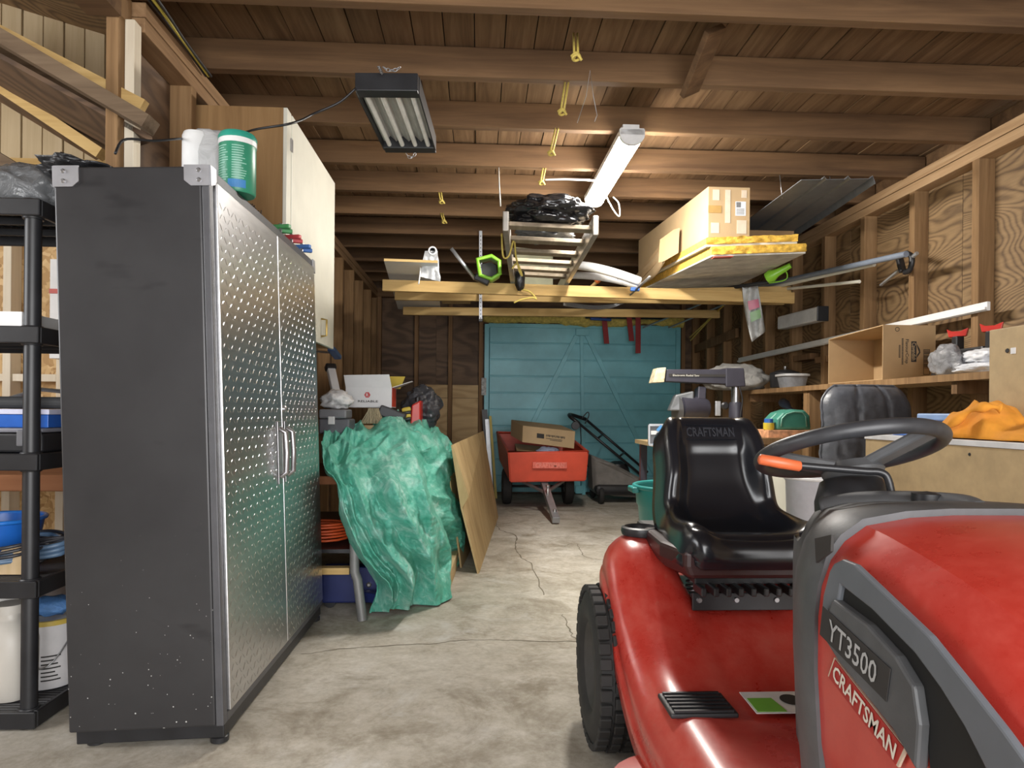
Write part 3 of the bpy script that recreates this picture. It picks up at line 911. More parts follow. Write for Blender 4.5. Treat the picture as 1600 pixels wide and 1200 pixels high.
sh0 = None
for z in tiers:
    if sh0 is None:
        mm = shelf_mesh(); mm.v = [p + Vector((0, 0, z + 0.03)) for p in mm.v]
        sh0 = mm.build('shelf', M['black'], SH, bevel=0.003, seg=1)
    else: clone(sh0, (0, 0, z - tiers[0]))
for x in (sx0 + 0.045, sx1 - 0.042):
    for y in (sy0 + 0.04, sy1 - 0.04):
        MB().lathe([(0.025, 0.0), (0.025, 1.73)], 16, (x, y, 0)).build('post', M['black'], SH, smooth=40)
        for z in tiers:
            MB().lathe([(0.030, z - 0.03), (0.034, z - 0.02), (0.034, z + 0.028), (0.030, z + 0.034)], 16, (x, y, 0)).build('collar', M['black'], SH, smooth=40)
T = [z + 0.03 for z in tiers]
# top tier: grey tote with crumpled clear sheet
p = aY(20, 300, 2.45)
o = blob((-1.60, 2.50, T[4] + 0.075), (0.17, 0.17, 0.10), 0.15, 2.4, 4, 9, flat=0.75, crease=0.2).build('plastic_bag', bagmat('smoky_bag', (0.16, 0.165, 0.17), 0.2), smooth=True)
tag(o, 'crumpled smoky plastic bag on top of the black shelving', 'bag')
o = MB().lathe([(0.0, 0), (0.15, 0), (0.19, 0.02), (0.2, 0.09), (0.185, 0.09), (0.14, 0.02), (0, 0.02)], 28, (-1.98, 2.5, T[4])).build('rusty_pan', plain('rusty_metal', (0.20, 0.09, 0.04), 0.8, var=0.4, scale=9), smooth=40)
tag(o, 'rusty round metal pan on top of the black shelving', 'pan')
# second tier: white tray
tr = MB(); a, b2 = (-2.2, sy0 + 0.03), (-1.5, sy1 - 0.04)
tz = T[3]
tr.box((a[0], a[1], tz), (b2[0], b2[1], tz + 0.006))
for q in (((a[0], a[1]), (b2[0], a[1] + 0.006)), ((a[0], b2[1] - 0.006), (b2[0], b2[1])), ((a[0], a[1] + 0.006), (a[0] + 0.006, b2[1] - 0.006)), ((b2[0] - 0.006, a[1] + 0.006), (b2[0], b2[1] - 0.006))):
    tr.box((*q[0], tz + 0.006), (*q[1], tz + 0.05))
tag(tr.build('storage_tray', M['white']), 'shallow white plastic tray on the second shelf from the top', 'tray')
# third tier: black tool case, blue case, black tube on top
o = thing('tool_case', (-1.78, 2.5, T[2]), 'flat black tool case with grey latch under the blue box', 'case')
MB().box((-2.2, 2.33, T[2]), (-1.36 - 0.09, 2.66, T[2] + 0.065)).build('case_body', M['black'], o, bevel=0.008)
MB().box((-2.2, 2.325, T[2] + 0.067), (-1.45, 2.66, T[2] + 0.082)).build('case_lid', plain('grey_case_lid', (0.20, 0.20, 0.23), 0.35), o, bevel=0.006)
lp = aY(48, 700, 2.32)
MB().box((lp.x - 0.04, 2.308, T[2] + 0.022), (lp.x + 0.03, 2.33, T[2] + 0.075)).build('latch', plain('grey_latch', (0.13, 0.13, 0.14), 0.4), o, bevel=0.004)
bx = thing('flat_box', (-1.75, 2.5, T[2] + 0.083), 'flat blue box with a white lid on the middle shelf', 'box')
MB().box((-1.66 - 0.02, 2.36, T[2] + 0.083), (-1.45, 2.62, T[2] + 0.127)).build('box_base', plain('blue_card', (0.015, 0.10, 0.42), 0.35), bx, bevel=0.002)
MB().box((-1.685, 2.355, T[2] + 0.1275), (-1.445, 2.625, T[2] + 0.145)).build('box_lid', plain('lilac_card', (0.55, 0.56, 0.70), 0.35), bx, bevel=0.002)
o = MB().tube([(-1.68, 2.40, T[2] + 0.167), (-1.44, 2.43, T[2] + 0.167)], 0.021, 16).build('foam_tube', plain('charcoal_foam', (0.035, 0.036, 0.038), 0.7))
tag(o, 'charcoal foam tube lying on the flat blue box', 'tube')
o = MB().tube([(-1.90, 2.60, T[2] + 0.13), (-1.66, 2.645, T[2] + 0.22), (-1.45, 2.69, T[2] + 0.20)], 0.008, 8).build('metal_rod', M['steel'])
tag(o, 'thin grey metal rod leaning across the middle shelf', 'rod')
# fourth tier: blue bin, coiled hose and cords, wood offcut
bz_ = T[1]
p = aY(0, 800, 2.55)
o = thing('blue_basin', (p.x - 0.03, 2.55, bz_), 'bright blue plastic basin on the fourth shelf', 'basin')
MB().lathe([(0.0, 0), (0.12, 0), (0.15, 0.16), (0.145, 0.16), (0.115, 0.008), (0.0, 0.008)], 30, (p.x - 0.02, 2.56, bz_), cap=False).build('bowl', plain('blue_plastic', (0.015, 0.13, 0.52), 0.35), o, smooth=40)
MB().tube([(p.x - 0.02 + 0.152 * math.cos(a), 2.56 + 0.152 * math.sin(a), bz_ + 0.16) for a in [2 * PI * i / 32 for i in range(32)]], 0.008, 8, True).build('rim', plain('blue_plastic_rim', (0.02, 0.17, 0.60), 0.35), o, smooth=True)
p = aY(18, 840, 2.36)
o = MB().prism([(p.x - 0.06, 2.37, bz_), (p.x + 0.055, 2.37, bz_), (p.x + 0.055, 2.37, bz_ + 0.06), (p.x + 0.025, 2.37, bz_ + 0.09), (p.x - 0.03, 2.37, bz_ + 0.09), (p.x - 0.06, 2.37, bz_ + 0.06)], (0, 0.02, 0)).build('wood_offcut', M['pine_z'])
tag(o, 'small pale wood offcut with clipped corners in front of the blue basin', 'wood')
random.seed(4)
for i, (col, lab) in enumerate((((0.015, 0.015, 0.017), 'thick black hose coiled on the fourth shelf, uppermost'), ((0.02, 0.02, 0.022), 'black extension lead looped at the shelf front'),
                                ((0.10, 0.17, 0.27), 'pale blue packing strap tangled with the black hose'), ((0.03, 0.03, 0.035), 'black cord bundle beneath the hose'))):
    pts = []
    n = 40
    for k in range(n + 1):
        a = k / n * 2 * PI * (2.1 + 0.3 * i)
        rx = 0.15 + 0.03 * math.sin(3 * a + i); ry = 0.10 + 0.03 * math.cos(2 * a + i)
        pts.append((-1.66 + rx * math.cos(a + i) + 0.02 * i, 2.46 + ry * math.sin(a + i), bz_ + 0.02 + 0.012 * i + 0.055 * (0.5 + 0.5 * math.sin(a * 0.9 + i * 1.7)) + 0.02 * (i == 0)))
    o = MB().tube(smooth_path(pts, 110), [0.011, 0.007, 0.009, 0.006][i], 7).build(['coiled_hose', 'extension_lead', 'packing_strap', 'cord_bundle'][i], plain('hose_%d' % i, col, 0.4), smooth=True)
    tag(o, lab, ['hose', 'lead', 'strap', 'cord'][i])
# bottom tier: jug, paint can, box, blue cloth
z = T[0]
p = aY(8, 1085, 2.40)
jg = thing('white_jug', (p.x, 2.42, z), 'off-white plastic jug on the bottom shelf', 'jug')
M['jugw'] = plain('jug_plastic', (0.50, 0.47, 0.42), 0.45, var=0.06, scale=5)
MB().lathe([(0.0, 0), (0.075, 0), (0.082, 0.015), (0.086, 0.19), (0.075, 0.235), (0.05, 0.262), (0.044, 0.27), (0.044, 0.30), (0.0, 0.30)], 28, (p.x + 0.0, 2.42, z), sq=3.0).build('jug_body', M['jugw'], jg, smooth=45)
MB().lathe([(0.05, 0.285), (0.05, 0.315), (0.0, 0.315)], 24, (p.x, 2.42, z)).build('cap', M['jugw'], jg, smooth=40)
p = Vector((-1.54, 2.53, z))
pc = thing('paint_can', p, 'white paint can with yellow rim on the bottom shelf beside the jug', 'paint can')
MB().lathe([(0.0, 0), (0.083, 0), (0.085, 0.004), (0.085, 0.225)], 30, p, cap=False).build('can_body', plain('can_label', (0.62, 0.60, 0.60), 0.35, var=0.1, scale=8), pc, smooth=40)
MB().lathe([(0.087, 0.222), (0.087, 0.238), (0.08, 0.24)], 30, p, cap=False).build('rim', plain('yellow_rim', (0.55, 0.40, 0.08), 0.4), pc, smooth=40)
MB().lathe([(0.08, 0.236), (0.06, 0.232), (0.0, 0.232)], 30, p, cap=False).build('lid', M['white'], pc, smooth=40)
MB().tube(smooth_path([p + Vector((-0.09, -0.01, 0.2)), p + Vector((-0.105, -0.06, 0.14)), p + Vector((-0.06, -0.10, 0.09)), p + Vector((0.05, -0.095, 0.09)), p + Vector((0.09, -0.01, 0.19))], 20), 0.0025, 6).build('bail_wire', M['steel'], pc, smooth=True)
lb = MB()
for k in range(7):
    A = [(-1.35 + 0.1 * i) for i in range(8 - (k % 3))]
    lb.grid([[p + Vector((0.0856 * math.cos(a), 0.0856 * math.sin(a), 0.03 + k * 0.014 + dz)) for a in A] for dz in (0, 0.005)])
lb.build('small_print', M['ink'], pc)
o = blob(p + Vector((0.005, 0, 0.275)), (0.075, 0.07, 0.035), 0.2, 2.5, 3, 3, flat=0.95, crease=0.2).build('rag', bagmat('blue_rag', (0.10, 0.25, 0.55), 0.6), smooth=True)
tag(o, 'blue rag lying on the lid of the paint can', 'rag')
p2 = Vector((-1.70, 2.60, z))
o = thing('small_carton', p2, 'tall pale carton with a barcode behind the white jug', 'carton')
MB().box((p2.x - 0.065, 2.57, z), (p2.x + 0.05, 2.68, z + 0.36)).build('carton_body', M['paper'], o, bevel=0.002)
bc = MB()
for k in range(9): bc.box((p2.x + 0.0 + k * 0.0045, 2.5690, z + 0.30), (p2.x + 0.0 + k * 0.0045 + 0.002 + 0.001 * (k % 2), 2.5698, z + 0.325))
bc.build('barcode', M['ink'], o)
# side-bay desk behind the shelving and stuff beneath
dk = thing('annex_desk', (-2.4, 3.4, 0), 'reddish brown wooden desk behind the black shelving', 'desk')
M['redwood'] = wood('reddish_wood', (0.16, 0.06, 0.025), (0.26, 0.105, 0.045), (0.34, 0.15, 0.07), 'x', fine=12, bmp=0.05)
dz = aY(50, 742, 3.15).z
MB().box((-3.3, 3.15, dz - 0.075), (-1.75, 3.85, dz)).build('desk_top', M['redwood'], dk, bevel=0.006)
for x in (-3.25, -1.85):
    for y in (3.2, 3.75):
        MB().box((x, y, 0), (x + 0.06, y + 0.06, dz - 0.075)).build('leg', M['redwood'], dk, bevel=0.004)
bb = thing('white_board', (-1.62, 3.6, 0.9), 'white notice board with a red stripe behind the shelving', 'board')
a = aY(93, 470, 3.75)
MB().box((a.x - 0.05, 3.75, aY(93, 560, 3.75).z), (a.x + 0.22, 3.899, aY(93, 405, 3.75).z)).build('board_panel', M['paper'], bb)
zz = aY(93, 455, 3.745).z
MB().box((a.x - 0.05, 3.742, zz - 0.012), (a.x + 0.22, 3.75, zz + 0.012)).build('red_stripe', plain('red_stripe_ink', (0.5, 0.06, 0.04), 0.5), bb)
o = thing('grey_tote', (-2.1, 3.4, 0.0), 'pale grey storage tote on the floor under the desk', 'tote')
MB().lathe([(0.20, 0), (0.235, 0.30)], 24, (-2.2, 3.42, 0), sq=5, cap=True).build('tote_body', plain('grey_tote_plastic', (0.55, 0.55, 0.56), 0.5), o, smooth=30)
MB().lathe([(0.245, 0.30), (0.245, 0.325), (0.22, 0.335), (0, 0.335)], 24, (-2.2, 3.42, 0), sq=5).build('tote_lid', plain('tote_lid_plastic', (0.62, 0.62, 0.63), 0.5), o, smooth=30)
# ================================================================== BENCH UNDER THE GREEN TARP, SHEETS LEANING ON IT
tb_ = thing('work_table', (-0.8, 4.3, 0), 'grey metal-legged work table hidden under the green tarp', 'table')
tx0, tx1, ty0, ty1, tz = -1.24, -0.46, 3.64, 5.0, 0.70
MB().box((tx0, ty0, tz - 0.045), (tx1, ty1, tz)).build('table_top', M['redwood'], tb_, bevel=0.004)
lg = aZ(550, 966, 0)
for (x, y, bend) in ((-0.60, 3.44, 1), (tx0 + 0.05, 3.6, 0), (tx1 - 0.06, ty1 - 0.06, 0), (tx0 + 0.05, ty1 - 0.06, 0)):
    pts = [(x - 0.02 * bend, y, tz - 0.046), (x - 0.015 * bend, y, 0.24), (x, y - 0.0 * bend, 0.20), (x + 0.03 * bend, y - 0.02 * bend, 0.0)]
    MB().tube(pts, 0.024, 14).build('leg', plain('dull_grey_paint', (0.20, 0.20, 0.195), 0.5, 0.3), tb_, smooth=50)
MB().box((tx0 + 0.05, 3.60, 0.30), (tx1 - 0.05, ty1 - 0.05, 0.32)).build('lower_shelf', M['black'], tb_)
# under the table
o = thing('floor_jack', (-0.62, 3.66, 0), 'blue metal jack with round bolt heads under the table', 'jack')
M['bluem'] = plain('navy_paint', (0.012, 0.02, 0.10), 0.45, 0.2)
MB().box((-0.82, 3.62, 0.03), (-0.44, 3.72, 0.22)).build('side_plate', M['bluem'], o, bevel=0.01)
for x, z, r in ((-0.50, 0.18, 0.022), (-0.57, 0.13, 0.014), (-0.54, 0.07, 0.014), (-0.65, 0.17, 0.012)):
    MB().lathe([(r, 0), (r, 0.01), (r * .5, 0.016)], 12, (x, 3.62, z), (0, -1, 0)).build('bolt_head', M['steel'], o, smooth=40)
MB().beam((-0.60, 3.56, 0.09), (-0.50, 3.50, 0.09), 0.05, 0.05).build('lifting_arm', M['bluem'], o, bevel=0.006)
for x in (-0.78, -0.48):
    MB().lathe([(0.03, -0.02), (0.03, 0.02)], 14, (x, 3.66, 0.03), (0, 1, 0)).build('wheel', M['black'], o, smooth=40)
o = MB().box((-0.98, 3.54, 0.20), (-0.66, 3.60, 0.235)).build('timber_block', M['pine'], bevel=0.003)
o.location.z += 0.0
tag(o, 'short pale timber block under the table beside the steel cabinet', 'wood')
pts = []
for k in range(90):
    a = k / 90 * 2 * PI * 6
    pts.append((-0.86 + (0.16 + 0.01 * math.sin(k * 1.7)) * math.cos(a), 3.80 + (0.12 + 0.01 * math.cos(k)) * math.sin(a), 0.335 + 0.10 * (k / 90)))
o = MB().tube(pts, 0.007, 6).build('coiled_orange_lead', plain('orange_cord_sheath', (0.60, 0.09, 0.02), 0.5), smooth=True)
tag(o, 'coiled orange extension cord on the lower shelf of the table', 'cord')
o = MB().beam((-0.44, 3.60, 0.0), (-0.47, 3.68, 0.36), 0.05, 0.02).build('brown_slat_offcut', M['joist'])
tag(o, 'brown wooden slat standing upright behind the tarp', 'wood')

# pile under and behind the tarp
o = MB().box((-1.20, 4.52, tz), (-0.50, 4.98, 0.955)).build('packing_crate', M['card'], bevel=0.004)
tag(o, 'cardboard crate on the table almost covered by the green tarp', 'crate')


def tarpmat():
    m, t, b = nt('green_tarpaulin')
    v = coords(t, (1, 1, 1), False)
    n1 = noisetex(t, v, 3.2, 6, 0.7, 1.5)
    n2 = noisetex(t, v, 14, 6, 0.75, 2.0)
    c = ramp(t, n1, [(0.38, (0.055, 0.40, 0.28)), (0.52, (0.15, 0.52, 0.405)), (0.64, (0.56, 0.79, 0.72))])
    c = mixc(t, 0.5, c, ramp(t, n2, [(0.35, (0.035, 0.32, 0.22)), (0.56, (0.16, 0.50, 0.39)), (0.70, (0.60, 0.80, 0.74))]))
    lk(t, c, b.inputs['Base Color']); b.inputs['Roughness'].default_value = 0.42
    bump(t, b, n2, 0.6, 0.02)
    return m


cols = [
    [(512, 676, 4.45), (503, 688, 4.1), (504, 728, 3.62), (524, 758, 3.46), (531, 805, 3.42), (554, 862, 3.43), (588, 912, 3.46), (577, 958, 3.50)],
    [(530, 666, 4.5), (524, 692, 4.15), (520, 728, 3.66), (540, 762, 3.42), (549, 808, 3.37), (572, 865, 3.37), (603, 908, 3.40), (592, 954, 3.48)],
    [(545, 658, 4.5), (550, 688, 4.15), (552, 722, 3.74), (565, 760, 3.46), (574, 805, 3.44), (594, 862, 3.43), (616, 902, 3.46), (606, 950, 3.52)],
    [(575, 666, 4.55), (582, 688, 4.2), (590, 720, 3.82), (603, 760, 3.44), (612, 805, 3.40), (628, 862, 3.38), (640, 900, 3.42), (628, 950, 3.55)],
    [(612, 647, 4.65), (622, 676, 4.3), (632, 712, 3.98), (640, 758, 3.66), (650, 805, 3.58), (660, 855, 3.54), (664, 898, 3.58), (655, 946, 3.64)],
    [(640, 650, 4.8), (650, 676, 4.5), (662, 712, 4.25), (668, 760, 3.98), (676, 805, 3.88), (684, 852, 3.82), (684, 892, 3.80), (690, 940, 3.72)],
    [(668, 664, 5.0), (682, 686, 4.8), (692, 716, 4.62), (697, 762, 4.45), (704, 805, 4.38), (708, 845, 4.30), (703, 880, 4.22), (693, 918, 4.02)],
    [(692, 684, 5.3), (706, 697, 5.1), (709, 725, 5.0), (716, 765, 4.92), (722, 805, 4.85), (722, 840, 4.75), (714, 872, 4.62), (702, 898, 4.40)],
]
colsP = [[aY(*q) for q in c] for c in cols]
NU, NV = 210, 240
rows_ = []
for j in range(NV + 1):
    v = j / NV
    ring = [catmull(c, v) for c in colsP]
    r = []
    for i in range(NU + 1):
        u = i / NU
        p = catmull(ring, u)
        # long folds running down the cloth, creases and crumple
        wq = u * 1.0 - 0.28 * v + 0.05 * noise.noise(Vector((u * 3, v * 3, 1)))
        fold = 0.0
        for fc, fw, fa in ((-0.10, 0.05, 0.07), (0.02, 0.035, 0.05), (0.13, 0.05, 0.06), (0.27, 0.06, -0.05), (0.36, 0.05, 0.06), (0.52, 0.06, 0.07), (0.62, 0.05, -0.06), (0.74, 0.07, 0.05)):
            fold += fa * max(0.0, 1 - abs(wq - fc) / (fw * 1.8)) ** 1.3
        fold *= 0.25 + sstep(0.12, 0.42, v) * (1 + 0.4 * noise.noise(Vector((u * 4, v * 4, 8))))
        cr = 0.020 * (ridged(Vector((u * 9, v * 8, 5.0)) + Vector((0.4 * noise.noise(Vector((u * 6, v * 6, 0))), 0, 0))) - 0.5)
        cr += 0.012 * (ridged(Vector((u * 21 + v * 9, v * 14 - u * 5, 9.0))) - 0.5)
        top = sstep(0.5, 0.1, v) * 0.055 * (ridged(Vector((u * 8, v * 11, 11.0))) - 0.4)
        pw3 = Vector((u * 0.85 + 0.10 * noise.noise(Vector((u * 5, v * 5, 3))), v * 1.25, 0.0))
        c1 = noise.voronoi(pw3 * 6.5)[0]; c2 = noise.voronoi(pw3 * 15.0)[0]
        cr += 0.050 * ((c1[1] - c1[0]) - 0.25) * 0.55 + 0.022 * ((c2[1] - c2[0]) - 0.25) * 0.6
        c3 = noise.voronoi(pw3 * 34.0 + Vector((3, 1, 0)))[0]
        cr += 0.010 * ((c3[1] - c3[0]) - 0.25)
        d = fold * 1.7 + cr * 1.25
        stepb = 0.17 * sstep(0.585, 0.625, u - 0.10 * v) * sstep(0.16, 0.40, v) * sstep(1.0, 0.82, v)
        dg = 0.05 * ridged(Vector((u * 4 + v * 7, 3.3, 1.0))) * sstep(0.6, 0.7, u) * sstep(0.15, 0.3, v)
        low = sstep(1.0, 0.85, v)
        p = p + Vector((0.3 * d, -0.9 * (d + dg) * (0.3 + 0.7 * low) + stepb, top + 0.4 * cr * low))
        p.z = max(p.z, 0.006 + 0.004 * (1 + noise.noise(Vector((u * 20, v * 20, 0)))))
        r.append(p)
    rows_.append(r)
tp = MB().grid(rows_).build('green_tarp', tarpmat(), smooth=True, solid=0.003)
tag(tp, 'crumpled dusty green tarpaulin draped over the table down to the floor', 'tarp')

# ---- things on the pile behind the tarp
Y_ = 4.62
a = aY(540, 635, Y_); b2 = aY(612, 635, Y_); h = aY(540, 605, Y_).z - a.z
wbx = thing('white_logo_box', ((a.x + b2.x) / 2, Y_ + 0.15, a.z), 'open white box with red side and round red logo behind the tarp', 'box')
M['boxw'] = plain('box_white', (0.60, 0.60, 0.61), 0.5, var=0.04)
M['boxr'] = plain('box_red', (0.70, 0.075, 0.035), 0.5, var=0.05)
M['boxy'] = plain('box_yellow', (0.55, 0.42, 0.06), 0.5, var=0.05)
z0 = a.z; z1 = a.z + h
dp = 0.24
MB().box((a.x, Y_, z0), (b2.x, Y_ + 0.006, z1)).build('front_panel', M['boxw'], wbx)
MB().box((a.x, Y_ + dp, z0), (b2.x, Y_ + dp + 0.006, z1)).build('back_panel', M['boxw'], wbx)
MB().box((a.x, Y_ + 0.006, z0), (a.x + 0.006, Y_ + dp, z1)).build('side_panel', M['boxr'], wbx)
MB().box((b2.x - 0.006, Y_ + 0.006, z0), (b2.x, Y_ + dp, z1)).build('side_panel', M['boxr'], wbx)
MB().box((a.x, Y_ + 0.006, z0 - 0.006), (b2.x, Y_ + dp, z0)).build('bottom_panel', M['boxw'], wbx)
fl_ = MB(); c0, c1 = aY(537, 586, Y_ - 0.01), aY(608, 585, Y_ - 0.01)
fl_.hexa([(a.x, Y_ - 0.001, z1), (b2.x, Y_ - 0.001, z1), (b2.x, Y_ + 0.004, z1), (a.x, Y_ + 0.004, z1), c0, c1, c1 + Vector((0, 0.005, 0)), c0 + Vector((0, 0.005, 0))])
fl_.build('front_flap', M['boxw'], wbx)
MB().hexa([(a.x + 0.05, Y_ + dp, z1), (b2.x + 0.03, Y_ + dp, z1), (b2.x + 0.03, Y_ + dp + 0.005, z1), (a.x + 0.05, Y_ + dp + 0.005, z1), (a.x + 0.05, Y_ + dp + 0.03, z1 + 0.09), (b2.x + 0.06, Y_ + dp + 0.03, z1 + 0.09), (b2.x + 0.06, Y_ + dp + 0.035, z1 + 0.09), (a.x + 0.05, Y_ + dp + 0.035, z1 + 0.09)]).build('back_flap', M['boxy'], wbx)
MB().hexa([(b2.x, Y_ + 0.02, z1), (b2.x, Y_ + dp, z1), (b2.x, Y_ + dp, z1 + .004), (b2.x, Y_ + 0.02, z1 + .004), (b2.x + 0.13, Y_ + 0.05, z1 + 0.045), (b2.x + 0.12, Y_ + dp - 0.01, z1 + 0.05), (b2.x + 0.12, Y_ + dp - 0.01, z1 + 0.054), (b2.x + 0.13, Y_ + 0.05, z1 + 0.049)]).build('side_flap', M['boxw'], wbx)
lc = aY(574, 617, Y_ - 0.0015)
MB().lathe([(0.021, 0), (0.021, 0.0008)], 6, lc, (0, -1, 0)).build('logo_disc', plain('logo_red', (0.45, 0.03, 0.03), 0.5), wbx)
text('logo_letter', 'R', 0.03, M['boxw'], wbx, lc + Vector((0, -0.0012, 0)), (1, 0, 0), (0, 0, 1), height=0.022)
text('lettering', 'RELIABLE', 0.03, M['ink'], wbx, aY(575, 627, Y_ - 0.0012), (1, 0, 0), (0, 0, 1), bold=0.02, width=0.135, height=0.014)
# grey power-tool cases, white bag and level at the left
p = aY(520, 650, 4.35)
tc_ = thing('grey_tool_case', (p.x, 4.4, 0.95), 'dark grey hard tool case at the left end of the pile', 'case')
a, b2 = aY(498, 668, 4.30), aY(546, 668, 4.30)
MB().box((a.x, 4.30, a.z - 0.04), (b2.x, 4.5, a.z + 0.055)).build('case_base', plain('charcoal_plastic', (0.10, 0.10, 0.115), 0.45), tc_, bevel=0.01)
MB().box((a.x, 4.295, a.z + 0.057), (b2.x - 0.02, 4.5, a.z + 0.115)).build('case_lid', plain('charcoal_plastic_lid', (0.15, 0.15, 0.165), 0.45), tc_, bevel=0.01)
MB().box((a.x + 0.06, 4.285, a.z + 0.02), (a.x + 0.10, 4.30, a.z + 0.07)).build('latch', M['boxw'], tc_, bevel=0.003)
q = a.z + 0.118
o = blob(((a.x + b2.x) / 2 - 0.01, 4.42, q + 0.055), (0.10, 0.08, 0.065), 0.25, 2, 4, 12, flat=0.85, crease=0.12).build('white_bag', bagmat('white_bag_film', (0.62, 0.62, 0.63), 0.35), smooth=True)
tag(o, 'crumpled white plastic bag on the grey tool case', 'bag')
lv = thing('light_tube', aY(520, 620, 4.55), 'white tool with a black end leaning against the wall studs', 'tool')
p0_, p1_ = aY(528, 628, 4.60), aY(516, 572, 4.75)
MB().beam(p0_, p1_, 0.055, 0.04).build('handle', M['boxw'], lv, bevel=0.006)
MB().beam(p1_ + (p0_ - p1_) * 0.12, p1_ + (p1_ - p0_) * 0.03, 0.075, 0.055).build('end_cap', M['black'], lv, bevel=0.012)
# broom head, black tray, red can, garbage bag, yellow tool
br = MB(); c = aY(580, 645, 4.52)
random.seed(6)
for k in range(220):
    x = random.uniform(-0.01, 0.03); 
    br.beam(c + Vector((x * 1.5, random.uniform(-.03, .03), 0.03)), c + Vector((random.uniform(-0.07, 0.085), random.uniform(-.06, .06), -0.07)), 0.003, 0.003)
tag(br.build('broom_head', plain('straw_bristle', (0.30, 0.25, 0.16), 0.9, var=0.3)), 'frayed straw broom head under the white box', 'broom')
a, b2 = aY(590, 650, 4.58), aY(630, 636, 4.58)
o = MB().beam(aY(594, 640, 4.60), aY(632, 655, 4.60), 0.10, 0.07).build('black_crate', plain('black_crate_plastic', (0.035, 0.036, 0.042), 0.5), bevel=0.008)
tag(o, 'black plastic crate tipped under the white box', 'crate')
rc = thing('red_fuel_can', aY(648, 655, 4.75), 'red plastic fuel can standing upright behind the tarp', 'can')
a, b2 = aY(640, 662, 4.75), aY(657, 662, 4.75)
MB().hexa([(a.x, 4.75, a.z - 0.05), (b2.x, 4.75, a.z - 0.05), (b2.x, 4.95, a.z - 0.05), (a.x, 4.95, a.z - 0.05), (a.x + 0.012, 4.75, a.z + 0.13), (b2.x, 4.75, a.z + 0.165), (b2.x, 4.95, a.z + 0.165), (a.x + 0.012, 4.95, a.z + 0.13)]).build('can_body', plain('red_can_plastic', (0.52, 0.03, 0.02), 0.35), rc, bevel=0.01)
MB().lathe([(0.018, 0), (0.018, 0.03), (0.012, 0.035)], 14, (a.x + 0.045, 4.85, a.z + 0.155)).build('cap', M['black'], rc, smooth=40)
yt = thing('yellow_spool', aY(635, 650, 4.7), 'yellow and black ribbed tool handle beside the red can', 'tool')
for k in range(4):
    c = aY(635, 640 + k * 5, 4.70)
    MB().lathe([(0.012, -0.03), (0.016, -0.02), (0.016, 0.02), (0.012, 0.03)], 12, c, (1, 0, 0.2)).build('rib', [M['boxy'], M['black']][k % 2], yt, smooth=40)
c = aY(652, 628, 4.98)
o = blob((c.x + 0.03, 5.05, c.z - 0.05), (0.15, 0.14, 0.17), 0.22, 1.5, 5, 21, flat=0.9, crease=0.10).build('black_bag', bagmat('grey_black_bag', (0.045, 0.047, 0.055), 0.25), smooth=True)
tag(o, 'dark grey garbage bag slumped behind the red fuel can', 'bag')
o = thing('wall_tool_hook', aX(527, 545, XL + 0.02), 'blue plastic tool holder on the wall under the cupboard', 'hook')
p = aX(519, 550, -0.98)
MB().beam(p + Vector((0, -0.04, 0.02)), p + Vector((0.02, 0.1, -0.03)), 0.05, 0.03).build('holder', plain('blue_holder', (0.05, 0.09, 0.2), 0.4), o, bevel=0.006)
MB().tube([p + Vector((-0.33, 0.05, 0.02)), p + Vector((0, 0.05, 0.0))], 0.008, 8).build('peg', M['steel'], o)

# ---- plywood sheets leaning on the bench
E1 = [aY(708, 695, 4.38), aY(733, 776, 4.40), aY(723, 793, 4.41), aZ(749, 896, 0.002)]
far_b = aZ(779, 800, 0.002); far_b.y = min(far_b.y, 6.85); far_b = Vector((0.21, 6.75, 0.002))
far_t = Vector((0.055, 6.75, 0.86))
poly = [E1[0], E1[1], E1[2], E1[3], far_b, far_t]
n = Vector((1, 0, 0.2)).normalized()
o = MB().prism([p - n * 0.014 for p in poly], n * 0.012).build('plywood_panel', M['ply_sheet'])
tag(o, 'large tan plywood sheet with a notched edge leaning on the tarp pile', 'plywood')
e = [aY(711, 745, 4.55), aZ(736, 893, 0.002)]
po = [e[0], Vector((e[1].x - 0.03, 4.55, 0.002)), Vector((0.13, 6.7, 0.002)), Vector((0.0, 6.7, 0.6))]
po[0] = Vector((po[0].x, 4.55, po[0].z))
o = MB().prism([p + Vector((-0.045, 0, 0)) for p in po], Vector((0.012, 0, 0))).build('plywood_panel', M['ply_sheet'])
tag(o, 'narrow plywood strip standing behind the large leaning plywood sheet', 'plywood')
# lumber lying along the floor
for i, (px, py, w, hh, z, lab) in enumerate(((696, 925, 0.045, 0.105, 0.0, 'pale sawn timber on edge lying on the floor beside the tarp'),
                                     (684, 905, 0.045, 0.04, 0.075, 'thin pale timber lying on blocks between the tarp and thicker timber'))):
    a = aZ(px, py, 0.0) if z == 0 else aY(px, py, 3.98)
    y0 = a.y
    o = MB().beam((a.x, y0, z + hh / 2), (a.x + 0.10, y0 + 2.2, z + hh / 2), w, hh, (0, 0, 1)).build('timber_length', M['pine_y'], bevel=0.003)
    tag(o, lab, 'timber')
o = MB().box((a.x - 0.03, 4.05, 0), (a.x + 0.035, 4.12, 0.074)).build('spacer_block', M['pine'])
tag(o, 'small wooden spacer block under the thin timber', 'wood')
